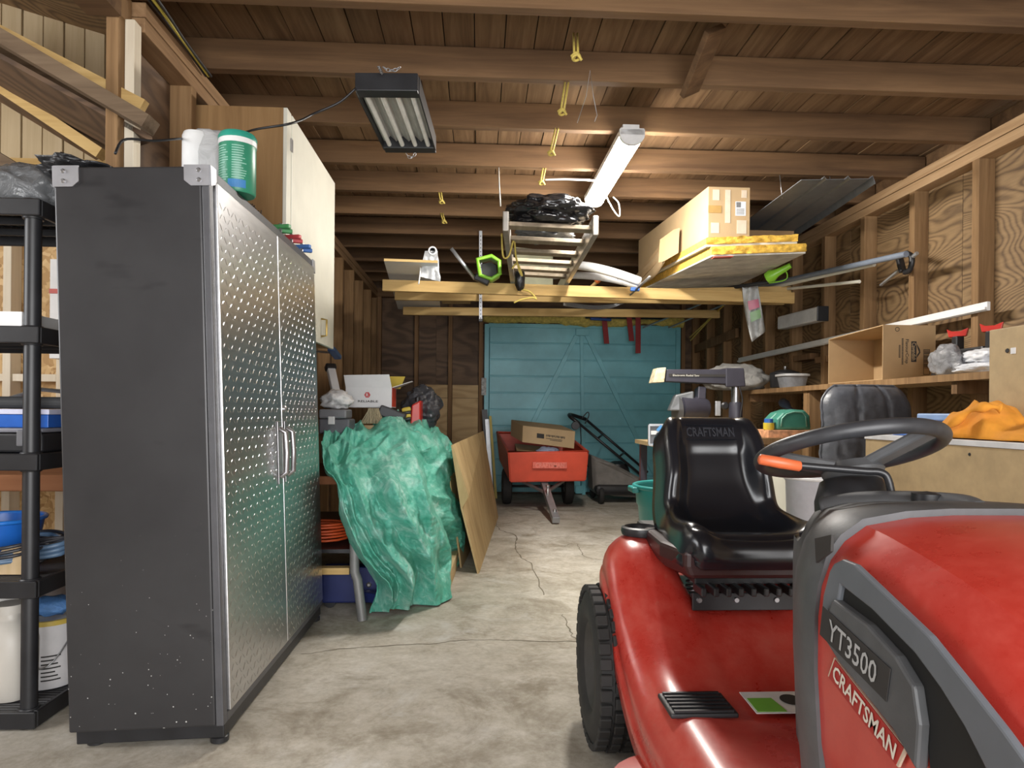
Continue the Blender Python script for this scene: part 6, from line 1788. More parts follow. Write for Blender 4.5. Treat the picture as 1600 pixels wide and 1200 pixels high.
def backsurf(sgn):
    rows_ = []
    N_, M_ = 40, 44
    for j in range(M_ + 1):
        v = j / M_
        z = lerp(0.62, ztop, v)
        halfw = W2 * (0.97 + 0.10 * sstep(0.65, 0.35, v) * sstep(0.0, 0.2, v))
        # rounded top corners
        if v > 0.80: halfw *= math.sqrt(max(0.0, 1 - ((v - 0.80) / 0.20) ** 2 * 0.55))
        r = []
        for i in range(N_ + 1):
            u = -1 + 2 * i / N_
            x = cxm + u * halfw
            e = (1 - abs(u) ** 6) * (1 - (abs(2 * v - 1)) ** 8)
            th = 0.055 * max(0, e) ** 0.5
            if sgn < 0:
                seam = 0.015 * math.exp(-((abs(u) - 0.34) / 0.05) ** 2) * sstep(0.45, 0.6, v)
                seam += 0.030 * math.exp(-((v - 0.56) / 0.035) ** 2) + 0.012 * math.exp(-((v - 0.16) / 0.03) ** 2)
                seam += 0.010 * math.exp(-((abs(u) - 0.34) / 0.05) ** 2) * sstep(0.16, 0.05, abs(v - 0.3))
                wr = 0.006 * ridged(Vector((u * 5, v * 12, 3)))
                th = th - seam + wr
            r.append(Vector((x, cy_ + sgn * th + 0.10 * v - 0.03 * (1 - u * u), z)))
        rows_.append(r)
    return rows_


f, b2 = backsurf(-1), backsurf(1)
MB().grid(f).build('back_cushion', M['leather'], CH, smooth=True)
MB().grid(b2).build('back_shell', M['leather'], CH, smooth=True)
edge = [r[0] for r in f] + f[-1] + [r[-1] for r in f[::-1]] + f[0][::-1]
MB().tube(edge, 0.008, 6, True).build('piping', M['leather'], CH, smooth=True)
rings = []
for t_, k, z in ((0, 0.7, 0.43), (0, 1.0, 0.46), (0, 1.02, 0.52), (0, 0.9, 0.56), (0, 0.3, 0.57)):
    rings.append([Vector((cxm + 0.27 * k * math.copysign(abs(math.cos(a)) ** 0.5, math.cos(a)), cy_ - 0.22 + 0.25 * k * math.copysign(abs(math.sin(a)) ** 0.5, math.sin(a)), z)) for a in [2 * PI * i / 32 for i in range(32)]])
MB().loft(rings).build('seat', M['leather'], CH, smooth=True)
MB().lathe([(0.03, 0.08), (0.03, 0.43)], 14, (cxm, cy_ - 0.2, 0)).build('gas_column', M['blackmetal'], CH, smooth=40)
for k in range(5):
    a = 2 * PI * k / 5 + 0.3
    e = Vector((cxm + 0.28 * math.cos(a), cy_ - 0.2 + 0.28 * math.sin(a), 0.07))
    lg_ = MB().beam((cxm, cy_ - 0.2, 0.11), e, 0.05, 0.04).build('base_leg', M['black'], CH, bevel=0.008)
    MB().lathe([(0.0, -0.02), (0.028, -0.02), (0.028, 0.02), (0, 0.02)], 14, e + Vector((0, 0, -0.042)), (-math.sin(a), math.cos(a), 0)).build('caster', M['black'], lg_, smooth=40)
MB().beam((cxm, cy_ + 0.05, 0.40), (cxm, cy_ + 0.10, 0.66), 0.08, 0.03).build('back_bracket', M['black'], CH, bevel=0.006)
o = MB().hexa([aY(1330, 705, 3.0), aY(1366, 690, 3.0), aY(1366, 708, 3.0), aY(1332, 712, 3.0)] + [p + Vector((0, 0.01, 0)) for p in (aY(1330, 705, 3.0), aY(1366, 690, 3.0), aY(1366, 708, 3.0), aY(1332, 712, 3.0))])
# things on a low stand beside the chair: green case, box
ls = thing('side_stand', (1.9, 4.2, 0), 'low timber stand holding the green case and printed box', 'stand')
gA, gB = aY(1192, 670, 4.3), aY(1268, 670, 4.3)
sh_ = aY(1230, 684, 4.3).z
MB().box((gA.x - 0.05, 4.2, sh_ - 0.04), (gB.x + 0.08, 4.75, sh_)).build('stand_top', M['stud'], ls)
for x in (gA.x, gB.x):
    for y in (4.25, 4.66):
        MB().box((x, y, 0), (x + 0.05, y + 0.05, sh_ - 0.04)).build('leg', M['stud'], ls)
pbx = MB().box((gA.x + 0.01, 4.24, sh_ + 0.001), (gB.x - 0.02, 4.52, sh_ + 0.05)).build('print_box', plain('orange_white_card', (0.60, 0.30, 0.16), 0.5, var=0.5, scale=22), bevel=0.002)
tag(pbx, 'orange and white printed box under the green case', 'box')
gcz = sh_ + 0.051
GC = thing('green_case', ((gA.x + gB.x) / 2, 4.35, gcz), 'rounded dark green plastic case behind the seat', 'case')
pr_ = [(1212, 672), (1214, 655), (1224, 645), (1240, 640), (1258, 641), (1266, 650), (1268, 672)]
pp = [aY(x, y, 4.28) for x, y in pr_]
lowz = min(p.z for p in pp); 
for p in pp: p.z += gcz - lowz
M['greenp'] = plain('dark_green_plastic', (0.05, 0.21, 0.155), 0.35)
MB().prism(pp, (0, 0.10, 0)).build('case_half', M['greenp'], GC, bevel=0.015, seg=3)
MB().prism([p + Vector((0, 0.104, 0)) for p in pp], (0, 0.10, 0)).build('case_half', M['greenp'], GC, bevel=0.015, seg=3)
cc = sum(pp, Vector()) / len(pp)
MB().tube([cc + (p - cc) * 0.72 + Vector((0, -0.001, 0)) for p in pp], 0.005, 6).build('raised_rib', plain('pale_green_plastic', (0.16, 0.36, 0.28), 0.35), GC, smooth=True)
bj = thing('yellow_jar', aY(1203, 670, 4.28), 'small yellow jar with a blue lid beside the green case', 'jar')
c = aY(1201, 672, 4.30); c.z = gcz
MB().lathe([(0.0, 0), (0.032, 0), (0.034, 0.01), (0.034, 0.045), (0.0, 0.045)], 18, c).build('jar_body', plain('yellow_label', (0.55, 0.42, 0.04), 0.4), bj, smooth=40)
MB().lathe([(0.028, 0.045), (0.028, 0.07), (0.0, 0.072)], 18, c).build('lid', plain('blue_lid', (0.03, 0.12, 0.42), 0.4), bj, smooth=40)
o = MB().tube(smooth_path([aX(1222, 628, 2.62), aX(1232, 636, 2.58), aX(1244, 650, 2.56), aX(1246, 662, 2.55)], 12), [0.03 + 0.012 * math.sin(i) for i in range(13)], 10).build('dust_brush', plain('steel_blue', (0.10, 0.14, 0.24), 0.4), smooth=True)
tag(o, 'blue-handled dust brush hanging under the wall shelf', 'brush')
# white bucket and white appliance behind the mower dash
wbk = thing('white_bucket', (1.55, 3.0, 0), 'pale grey-white bucket behind the mower dashboard', 'bucket')
c = aY(1290, 790, 3.0); bcx = c.x
z1 = aY(1280, 744, 3.0).z
MB().lathe([(0.0, 0), (0.12, 0), (0.125, 0.01), (0.15, z1 - 0.03), (0.158, z1 - 0.02), (0.158, z1), (0.0, z1)], 30, (bcx, 3.05, 0)).build('bucket_body', plain('bucket_plastic', (0.52, 0.53, 0.57), 0.5), wbk, smooth=40)
MB().tube([(bcx + 0.16 * math.cos(a), 3.05 + 0.16 * math.sin(a), z1 - 0.01) for a in [2 * PI * i / 30 for i in range(30)]], 0.008, 6, True).build('rim', M['white'], wbk, smooth=True)
fz = thing('white_cabinet', (1.65, 3.75, 0), 'low white cabinet with a dark knob behind the bucket', 'cabinet')
a, b2 = aY(1238, 735, 3.45), aY(1284, 735, 3.45)
MB().box((a.x, 3.45, 0.04), (b2.x, 3.49, aY(1290, 722, 3.45).z)).build('door', M['whitepaint'], fz, bevel=0.004)
MB().box((a.x - 0.01, 3.495, 0), (b2.x + 0.01, 3.9, aY(1290, 722, 3.45).z + 0.01)).build('carcass', M['whitepaint'], fz, bevel=0.004)
MB().lathe([(0.006, 0), (0.012, 0.012), (0.010, 0.02)], 10, aY(1259, 760, 3.449), (0, -1, 0)).build('knob', M['blackmetal'], fz, smooth=40)

# ---- radial arm saw on its stand
RS = thing('radial_saw', (1.75, 5.0, 0), 'dark radial arm saw with a cream end cap and white lettering', 'saw')
M['sawp'] = plain('dark_violet_grey', (0.045, 0.043, 0.058), 0.4, 0.1)
Ys = 5.0
a, b2 = aY(1040, 594, Ys), aY(1168, 593, Ys)
ch_ = aY(1100, 577, Ys).z - aY(1100, 601, Ys).z
MB().hexa([aY(1040, 604 - 8, Ys), aY(1148, 601, Ys), aY(1148, 601, Ys) + Vector((0, 0.12, 0)), aY(1040, 596, Ys) + Vector((0, 0.12, 0)), aY(1042, 577, Ys), aY(1148, 577, Ys), aY(1148, 577, Ys) + Vector((0, 0.12, 0)), aY(1042, 577, Ys) + Vector((0, 0.12, 0))]).build('arm', M['sawp'], RS, bevel=0.006)
MB().hexa([aY(1134, 605, Ys - .01), aY(1165, 604, Ys - .01), aY(1165, 604, Ys + .14), aY(1134, 605, Ys + .15)] + [aY(1134, 575, Ys - .01), aY(1163, 575, Ys - .01), aY(1163, 575, Ys - .01) + Vector((0, .15, 0)), aY(1134, 575, Ys - .01) + Vector((0, .15, 0))]).build('column_head', M['sawp'], RS, bevel=0.008)
MB().hexa([aY(1020, 598, Ys - .01), aY(1038, 597, Ys - .01), aY(1038, 597, Ys - .01) + Vector((0, .13, 0)), aY(1020, 598, Ys - .01) + Vector((0, .13, 0)), aY(1027, 575, Ys - .01), aY(1041, 574, Ys - .01), aY(1041, 574, Ys - .01) + Vector((0, .13, 0)), aY(1027, 575, Ys - .01) + Vector((0, .13, 0))]).build('end_cap', plain('cream_label', (0.62, 0.54, 0.36), 0.5, var=0.4, scale=30), RS, bevel=0.004)
s0, s1 = aY(1045, 586, Ys - .004), aY(1146, 587, Ys - .004)
MB().beam(s0, s1, 0.02, 0.004, (0, -1, 0)).build('name_strip', M['ink'], RS)
text('lettering', 'Electronic Radial Saw', 0.03, M['whitepaint'], RS, aY(1072, 586.5, Ys - .0075), (1, 0, 0), (0, 0, 1), width=0.20, height=0.015)
MB().lathe([(0.032, 0), (0.032, 0.34)], 20, aY(1149, 665, Ys + .07)).build('column', M['steel'], RS, smooth=40)
MB().lathe([(0.05, 0), (0.05, 0.28), (0.045, 0.30)], 20, aY(1149, 690, Ys + .07)).build('column_base', M['sawp'], RS, smooth=40)
mt = aY(1085, 638, Ys + .05)
MB().lathe([(0.05, -0.12), (0.085, -0.11), (0.09, 0.06), (0.07, 0.10), (0.03, 0.11)], 24, mt, (1, 0.15, 0)).build('motor', M['sawp'], RS, smooth=40)
MB().hexa([mt + Vector(v) for v in ((-0.20, -0.03, -0.02), (-0.02, -0.06, -0.02), (-0.02, 0.05, -0.02), (-0.20, 0.05, -0.02), (-0.15, -0.02, 0.10), (-0.02, -0.05, 0.13), (-0.02, 0.05, 0.13), (-0.15, 0.05, 0.10))]).build('blade_guard', plain('smoky_guard', (0.11, 0.115, 0.12), 0.3), RS, bevel=0.01)
MB().lathe([(0.012, -0.003), (0.12, -0.001), (0.12, 0.001), (0.012, 0.003)], 40, mt + Vector((-0.13, 0.0, -0.03)), (1, 0.1, 0)).build('blade', M['steel'], RS)
MB().beam(mt + Vector((0.04, 0, 0.06)), mt + Vector((0.05, 0.02, 0.155)), 0.06, 0.10).build('yoke', M['sawp'], RS, bevel=0.006)
MB().cbox(mt + Vector((0.155, -0.07, 0.0)), (0.04, 0.02, 0.11)).build('lever', M['zinc'], RS, bevel=0.004)
MB().lathe([(0.025, 0), (0.03, 0.02), (0.02, 0.03)], 12, mt + Vector((0.2, -0.08, 0.02)), (0, -1, 0)).build('knob', M['black'], RS, smooth=40)
MB().tube(smooth_path([mt + Vector((-0.02, -0.08, -0.08)), mt + Vector((0.03, -0.09, -0.13)), mt + Vector((0.08, -0.1, -0.17))], 10), 0.006, 6).build('blade_chain', M['steel'], RS, smooth=True)
MB().tube(smooth_path([aY(1155, 604, Ys), aY(1160, 625, Ys), aY(1157, 650, Ys), aY(1158, 680, Ys)], 12), 0.006, 6).build('cable', M['black'], RS, smooth=True)
tz2 = aY(1100, 690, Ys).z
MB().box((1.25, 4.7, tz2 - 0.03), (2.05, 5.35, tz2)).build('saw_table', M['mdf'], RS)
for x in (1.28, 1.97):
    for y in (4.74, 5.27):
        MB().box((x, y, 0), (x + 0.05, y + 0.05, tz2 - 0.03)).build('leg', M['sawp'], RS)
# framed dark panel with blue tape, brown board below, tall black board
fp = thing('framed_panel', aY(1040, 690, 4.55), 'grey framed panel with blue tape beside the mower seat', 'panel')
q = [aY(1014, 695, 4.6), aY(1075, 695, 4.6), aY(1075, 664, 4.6), aY(1014, 664, 4.6)]
MB().hexa(q + [p + Vector((0, 0.02, 0)) for p in q]).build('panel_board', plain('dark_grey_panel', (0.14, 0.14, 0.15), 0.35), fp)
for (u0, v0, u1, v1) in ((1014, 664, 1075, 664), (1014, 664, 1014, 695), (1014, 695, 1075, 695)):
    MB().beam(aY(u0, v0, 4.595), aY(u1, v1, 4.595), 0.012, 0.015).build('frame', M['zinc'], fp)
MB().hexa([aY(1017, 679, 4.597), aY(1050, 679, 4.597), aY(1050, 673, 4.597), aY(1017, 673, 4.597)] + [aY(1017, 679, 4.594), aY(1050, 679, 4.594), aY(1050, 673, 4.594), aY(1017, 673, 4.594)]).build('white_band', M['white'], fp)
M['btape'] = plain('blue_tape', (0.10, 0.33, 0.68), 0.5)
for (u0, v0, u1, v1) in ((1027, 673, 1034, 665), (1022, 695, 1026, 685)):
    MB().beam(aY(u0, v0, 4.590), aY(u1, v1, 4.590), 0.02, 0.003, (0, -1, 0)).build('tape', M['btape'], fp)
MB().lathe([(0.02, 0), (0.02, 0.02)], 12, aY(1029, 680, 4.59), (0, -1, 0)).build('knob', M['black'], fp, smooth=40)
ln = aY(1014, 695, 4.6).z
o = MB().box((aY(1023, 720, 4.6).x, 4.6, 0.0), (aY(1062, 720, 4.6).x, 4.63, ln - 0.001)).build('brown_board', M['redwood'])
tag(o, 'reddish brown upright board under the framed panel', 'board')
o = MB().box((2.62, 8.45, 0), (2.70, 8.55, aY(1063, 620, 8.5).z)).build('black_post', M['black'])
tag(o, 'black upright post beside the right door jamb', 'post')
# ================================================================== RED RIDING MOWER (nose toward the camera)
CX = 0.78
RM = thing('riding_mower', (CX, 1.55, 0), 'red riding lawn mower with black seat and dark grey dash', 'riding mower')


def mowerred(name, dust):
    m, t, b = nt(name)
    v = coords(t, (1, 1, 1), False)
    n = noisetex(t, v, 4, 8, 0.75, 0.2)
    f = noisetex(t, v, 28, 5, 0.7)
    c = ramp(t, n, [(0.3, (0.41, 0.026, 0.018)), (0.7, (0.56, 0.058, 0.040))])
    c = mixc(t, ramp_fac(t, n, 0.44, 0.74, dust), c, (0.50, 0.13, 0.10))
    c = mixc(t, ramp_fac(t, f, 0.62, 0.8, dust * 0.6), c, (0.34, 0.22, 0.15))
    lk(t, c, b.inputs['Base Color'])
    rr = ramp(t, n, [(0.3, (0.22, 0.22, 0.22)), (0.7, (0.42, 0.42, 0.42))]); lk(t, rr, b.inputs['Roughness'])
    b.inputs['Coat Weight'].default_value = 0.35; b.inputs['Coat Roughness'].default_value = 0.2
    return m


M['mred'] = mowerred('mower_red_dusty', 0.6)
M['hred'] = mowerred('mower_hood_red', 0.3)
M['dash'] = plain('dash_grey_plastic', (0.080, 0.082, 0.086), 0.5, var=0.3, scale=7, bmp=0.15, bscale=40)
M['grille'] = plain('grille_grey_plastic', (0.115, 0.125, 0.14), 0.45, var=0.12, scale=9)
M['seatv'] = plain('black_vinyl', (0.010, 0.011, 0.015), 0.24, var=0.2, scale=3, spec=0.6)
# ---- fender and foot deck skin
Ff = [(2.70, .30), (2.52, .42), (2.42, .55), (2.34, .615), (2.28, .632), (2.16, .628), (2.08, .585), (1.98, .495), (1.86, .415), (1.74, .362), (1.62, .338), (1.2, .330)]
Cc = [(2.70, .36), (2.55, .46), (2.05, .468), (1.97, .462), (1.92, .44), (1.80, .375), (1.72, .347), (1.62, .336), (1.2, .330)]


def smoothtab(tab, y):
    return sum(interp(tab, y + d) for d in (-0.045, -0.02, 0, 0.02, 0.045)) / 5


ds = [0, .05, .09, .11, .13, .15, .17, .20, .24, .28, .31, .33, .345, .355]
xs = []
ys = [2.70 - 1.5 * i / 90 for i in range(91)]
rows_ = []
for y in ys:
    left = []
    zf, zc = smoothtab(Ff, y), smoothtab(Cc, y)
    for d in ds:
        w = sstep(0.10, 0.185, d)
        z = lerp(zc, zf, w)
        z += 0.010 * math.exp(-((d - 0.27) / 0.06) ** 2)
        if d > 0.29: z -= 0.055 * ((d - 0.29) / 0.065) ** 2 * 0.6
        left.append((d, z))
    zl = left[-1][1]
    for dd, dz in ((.366, -.02), (.372, -.04), (.369, -.052), (.378, -.062), (.382, -.075), (.382, -.11)):
        left.append((dd, zl + dz))
    ks = 1 - 0.20 * sstep(2.14, 2.5, y)
    left = [(d * ks, z) for d, z in left]
    rows_.append([Vector((CX - d, y, z)) for d, z in left[::-1]] + [Vector((CX + d, y, z)) for d, z in left[1:]])
MB().grid(rows_).build('fender_deck', M['mred'], RM, smooth=True, solid=0.006)
# cup holder ring
cp = Vector((0.548, 2.25, 0.655))
MB().lathe([(0.062, -0.012), (0.066, 0.0), (0.064, 0.012), (0.054, 0.016), (0.047, 0.008), (0.044, -0.02), (0.040, -0.05), (0.0, -0.052)], 32, cp, cap=False).build('cup_holder', M['black'], RM, smooth=50)
# ---- rear wheels
def wheel(x, y, r, w, name, treadn):
    c = Vector((x, y, r)); s = -1 if x < CX else 1
    hw = w / 2
    t = MB().lathe([(r * .52, -hw * .8), (r * .62, -hw * 1.0), (r * .82, -hw * 1.02), (r * .93, -hw * .90), (r * .965, -hw * .6), (r * .975, 0), (r * .965, hw * .6), (r * .93, hw * .90), (r * .82, hw * 1.02), (r * .62, hw), (r * .52, hw * .8)], 56, c, (1, 0, 0), cap=False).build(name, M['tyre'], RM, smooth=50)
    tr = MB()
    for k in range(treadn):
        for row, (xo, ww, da) in enumerate(((-hw * .80, hw * .34, 0.0), (-hw * .40, hw * .30, .5), (0, hw * .30, 0.0), (hw * .40, hw * .30, .5), (hw * .80, hw * .34, 0))):
            a = 2 * PI * (k + da) / treadn
            rad = r * (0.955 if abs(xo) > hw * .7 else 0.975)
            e = Vector((0, math.cos(a), math.sin(a))); tt = Vector((0, -math.sin(a), math.cos(a)))
            tilt = -0.12 if abs(xo) > hw * .7 else 0
            m3 = Matrix((Vector((1, 0, 0)), tt, e)).transposed()
            if abs(xo) > hw * .7:
                m3 = Matrix.Rotation(0, 3, 'X') @ m3
            tr.cbox(c + e * (rad + 0.004) + Vector((xo, 0, 0)), (ww, 2 * PI * r / treadn * 0.74, 0.022), m3)
    tr.build('tread_blocks', M['tyre'], t, bevel=0.0025, seg=1, kind='stuff')
    MB().lathe([(0.02, -0.05), (0.03, -0.05), (r * .3, -0.035), (r * .46, -hw * .72), (r * .54, -hw * .86), (r * .56, -hw * .82), (r * .52, -hw * .5), (r * .52, hw * .8)], 36, c, (1 if s < 0 else -1, 0, 0), cap=False).build('wheel_rim', plain('dirty_rim', (0.045, 0.042, 0.038), 0.65, var=0.25, scale=9), t, smooth=50)
    MB().lathe([(0.0, -0.07), (0.028, -0.07), (0.03, -0.045)], 16, c, (1 if s < 0 else -1, 0, 0)).build('hub_cap', M['blackmetal'], t, smooth=40)


wheel(0.452, 2.15, 0.245, 0.20, 'rear_tyre', 36)
wheel(2 * CX - 0.452, 2.15, 0.245, 0.20, 'rear_tyre', 36)
wheel(0.46, 0.86, 0.185, 0.15, 'front_tyre', 24)
wheel(2 * CX - 0.46, 0.86, 0.185, 0.15, 'front_tyre', 24)
MB().box((0.55, 2.13, 0.23), (1.01, 2.17, 0.27)).build('rear_axle', M['blackmetal'], RM)
MB().box((0.53, 0.84, 0.17), (1.03, 0.88, 0.21)).build('front_axle', M['blackmetal'], RM)
MB().box((CX - 0.16, 0.55, 0.24), (CX + 0.16, 2.5, 0.30)).build('chassis', M['blackmetal'], RM)
# mowing deck under the feet
rings = []
for z, k in ((0.09, 1.0), (0.18, 1.0), (0.21, 0.95), (0.22, 0.7)):
    rings.append([Vector((CX + 0.50 * k * math.copysign(abs(math.cos(a)) ** 0.6, math.cos(a)), 1.46 + 0.24 * k * math.copysign(abs(math.sin(a)) ** 0.6, math.sin(a)), z)) for a in [2 * PI * i / 36 for i in range(36)]])
MB().loft(rings).build('cutting_deck', M['mred'], RM, smooth=40)
# foot pad and warning sticker
pz = smoothtab(Ff, 1.60) + 0.012
fp_ = MB().cbox((0.53, 1.60, pz), (0.16, 0.12, 0.012)).build('foot_pad', M['black'], RM, bevel=0.004)
rb = MB()
for k in range(6): rb.cbox((0.53, 1.55 + k * 0.02, pz + 0.008), (0.14, 0.008, 0.006))
rb.build('ribs', M['black'], fp_)
sz2 = smoothtab(Cc, 1.60) + 0.014
stk = MB().hexa([(0.655, 1.655, sz2 + .006), (0.83, 1.655, sz2 + .006), (0.83, 1.55, sz2), (0.655, 1.55, sz2), (0.655, 1.655, sz2 + .008), (0.83, 1.655, sz2 + .008), (0.83, 1.55, sz2 + .002), (0.655, 1.55, sz2 + .002)]).build('warning_sticker', plain('sticker_white', (0.66, 0.66, 0.66), 0.4), RM)
MB().hexa([(0.66, 1.62, sz2 + .0062), (0.72, 1.62, sz2 + .0062), (0.73, 1.555, sz2 + .0025), (0.66, 1.555, sz2 + .0025), (0.66, 1.62, sz2 + .0075), (0.72, 1.62, sz2 + .0075), (0.73, 1.555, sz2 + .0038), (0.66, 1.555, sz2 + .0038)]).build('green_patch', plain('sticker_green', (0.16, 0.42, 0.05), 0.4), stk)
MB().lathe([(0.026, 0), (0.026, 0.001)], 20, (0.765, 1.61, sz2 + .0066), (0, -0.06, 1)).build('round_mark', M['ink'], stk)
# ---- seat
def seat_rows():
    # profile along the seat: (y, z) from front lip, over cushion, up the back, over the top
    prof = [(1.835, .625), (1.825, .655), (1.84, .690), (1.89, .702), (1.97, .690), (2.05, .688), (2.12, .700), (2.175, .735), (2.215, .80), (2.245, .88), (2.27, .95), (2.295, 1.005), (2.325, 1.022), (2.36, 1.01), (2.385, .96)]
    prof = [Vector((0, y, z)) for y, z in prof]
    rows_ = []
    NV = 84
    for j in range(NV + 1):
        v = j / NV
        p = catmull(prof, v)
        q = catmull(prof, min(1, v + 0.01)); t = (q - catmull(prof, max(0, v - 0.01))).normalized()
        n = Vector((0, -t.z, t.y))
        if v < 0.5: hw = lerp(0.195, 0.225, sstep(0, 0.28, v)) - 0.027 * sstep(0.3, 0.5, v)
        else: hw = lerp(0.198, 0.180, sstep(0.5, 0.66, v)) - 0.048 * sstep(0.66, 0.95, v)
        r = []
        for i in range(61):
            u = -1 + 2 * i / 60
            a = abs(u)
            # side bolsters: rise, then roll over
            lift = 0.045 * math.exp(-((a - 0.80) / 0.16) ** 2) * sstep(0.04, 0.40, v) * sstep(0.85, 0.55, v)
            lift += 0.036 * math.exp(-((a - 0.80) / 0.2) ** 2) * sstep(0.5, 0.62, v) * sstep(0.88, 0.72, v)
            lift += 0.010 * math.exp(-((a - 0.75) / 0.2) ** 2) * sstep(0.02, 0.1, v) * sstep(0.35, 0.15, v)
            roll = -0.085 * sstep(0.84, 1.0, a) ** 1.5
            # front lip seam
            seam = -0.008 * math.exp(-((v - (0.16 + 0.05 * a * a)) / 0.012) ** 2) * (a < 0.85)
            # embossed recess at the head of the back
            pad = 0.006 * sstep(0.68, 0.70, v) * sstep(0.64, 0.56, a) * sstep(0.90, 0.86, v)
            x = CX + 0.008 + u * hw * (1 - 0.03 * sstep(0.9, 1, a))
            r.append(Vector((x, p.y, p.z)) + n * (lift + roll + seam + pad))
        rows_.append(r)
    return rows_


sr_ = seat_rows()
st_ = MB().grid(sr_).build('seat', M['seatv'], RM, smooth=True, solid=0.02)
# raised lettering plate on the seat back
j_ = int(84 * 0.735)
pc = sr_[63][30]; pu = (sr_[65][30] - sr_[61][30]).normalized(); pn = Vector((1, 0, 0)).cross(pu)
cen = (sr_[62][30] + sr_[64][30]) / 2
pn = Vector((1, 0, 0)).cross(pu).normalized()
fr_ = [cen + Vector((sx2 * 0.092, 0, 0)) + pu * (sy2 * 0.026) + pn * 0.013 for sx2, sy2 in ((-1, -1), (1, -1), (1, 1), (-1, 1))]
MB().tube(fr_, 0.0022, 6, True).build('letter_border', M['seatv'], st_)
text('lettering', 'CRAFTSMAN', 0.03, plain('embossed_vinyl', (0.035, 0.037, 0.045), 0.3), st_, cen + pn * 0.0125, (1, 0, 0), pu, bold=0.02, width=0.165, height=0.034)
# red-brown seat shell under cushion, pan, springs
MB().loft([[Vector((CX + x * k, y, z)) for x, y in ((-.20, 1.85), (.20, 1.85), (.235, 2.0), (.225, 2.25), (-.225, 2.25), (-.235, 2.0))] for z, k in ((0.59, .93), (0.625, 1.0), (0.668, 1.0))]).build('seat_shell', plain('dark_maroon_plastic', (0.035, 0.010, 0.010), 0.4), RM, bevel=0.012)
pan = MB()
pan.box((CX - 0.15, 1.93, 0.555), (CX + 0.17, 2.22, 0.585))
for k in range(9): pan.box((CX - 0.15 + k * 0.036, 1.87, 0.535), (CX - 0.135 + k * 0.036, 1.95, 0.56))
pan.build('seat_pan', M['blackmetal'], RM, bevel=0.003, seg=1)
MB().box((CX - 0.15, 1.95, 0.474), (CX + 0.18, 1.96, 0.525)).build('seat_bracket', M['blackmetal'], RM, bevel=0.002)
for x in (-0.13, -0.02, 0.10):
    MB().lathe([(0.009, 0), (0.007, 0.006)], 8, (CX + x, 1.95, 0.505), (0, -1, 0)).build('bolt', M['steel'], RM, smooth=40)
for x in (-0.1, 0.1):
    MB().tube([(CX + x + 0.02 * math.cos(t), 2.1 + 0.02 * math.sin(t), 0.475 + t * 0.0022) for t in [i * 0.5 for i in range(75)]], 0.004, 5).build('spring', M['steel'], RM, smooth=True)
MB().box((CX - 0.20, 2.30, 0.50), (CX + 0.20, 2.45, 0.66)).build('rear_bracket', M['black'], RM, bevel=0.01)

# ---- hood and dash as lofted shells
def hood_ring(y, drop, grow=0.0, shrink=1.0, top=0.0):
    s = [(0.235, .44), (0.255, .55), (0.262, .66), (0.262, .745), (0.257, .790), (0.243, .830), (0.222, .858), (0.188, .882), (0.12, .894), (0.05, .898)]
    L = [Vector((CX - (d + grow) * shrink, y, z - drop + (grow + top if z > .8 else 0))) for d, z in s]
    Rr = [Vector((2 * CX - p.x, p.y, p.z)) for p in L[::-1]]
    return L + Rr


ryd = [(1.005, 0.0), (0.95, .006), (0.88, .017), (0.80, .032), (0.72, .051), (0.64, .074), (0.56, .105), (0.49, .15), (0.45, .20)]
rings = []
for y, d in ryd:
    k = 1.0 if y > 0.6 else (0.97 if y > 0.5 else 0.9)
    r = hood_ring(y, d, 0, k)
    for p in r: p.z = max(p.z, 0.40 + 0.2 * max(0, 0.6 - y))
    rings.append(r)
MB().loft(rings).build('hood', M['hred'], RM, smooth=23)
rings = []
for y, gr, sh_, tp2 in ((1.003, 0.006, 1.0, 0.004), (1.03, 0.008, 1.0, 0.006), (1.08, 0.006, 0.97, 0.006), (1.14, 0.0, 0.90, 0.002), (1.20, -0.004, 0.78, 0.0), (1.28, -0.01, 0.62, -0.004), (1.36, -0.012, 0.50, -0.02), (1.43, -0.015, 0.40, -0.06), (1.46, -0.02, 0.3, -0.12)):
    r = hood_ring(y, 0.0, gr, sh_, tp2)
    for p in r:
        p.z = max(p.z, 0.36)
    for i_ in (0, len(r) - 1): r[i_].z = 0.36
    rings.append(r)
MB().loft(rings).build('dash_shell', M['dash'], RM, smooth=50)
# raised control panel on the dash and boot of the steering column
pts = [aY(1285, 795, 1.30), aY(1340, 786, 1.26), aY(1420, 786, 1.18), aY(1500, 792, 1.10), aY(1530, 803, 1.06)]
MB().tube(smooth_path(pts, 20), 0.022, 10).build('dash_ridge', M['dash'], RM, smooth=True)
bt = Vector((CX - 0.045, 1.37, 0.845))
bt = aY(1334, 790, 1.36)
MB().lathe([(0.078, -0.05), (0.074, 0.012), (0.060, 0.05), (0.052, 0.055), (0.03, 0.06)], 28, bt, (0, 0.25, 1)).build('column_boot', M['black'], RM, smooth=40)
MB().lathe([(0.0, -0.006), (0.024, -0.006), (0.024, 0.008), (0.0, 0.012)], 20, aY(1448, 778, 1.14), (0, 0, 1)).build('fuel_cap', M['black'], RM, smooth=40)
# side recess with lever slot on the dash
rec = [aX(1286, 842, 0.528), aX(1313, 836, 0.518), aX(1312, 862, 0.518), aX(1288, 880, 0.528)]
nrm = Vector((-1, 0.3, 0)).normalized()
MB().prism([p + nrm * 0.008 for p in rec], nrm * 0.004).build('lever_slot', M['ink'], RM)
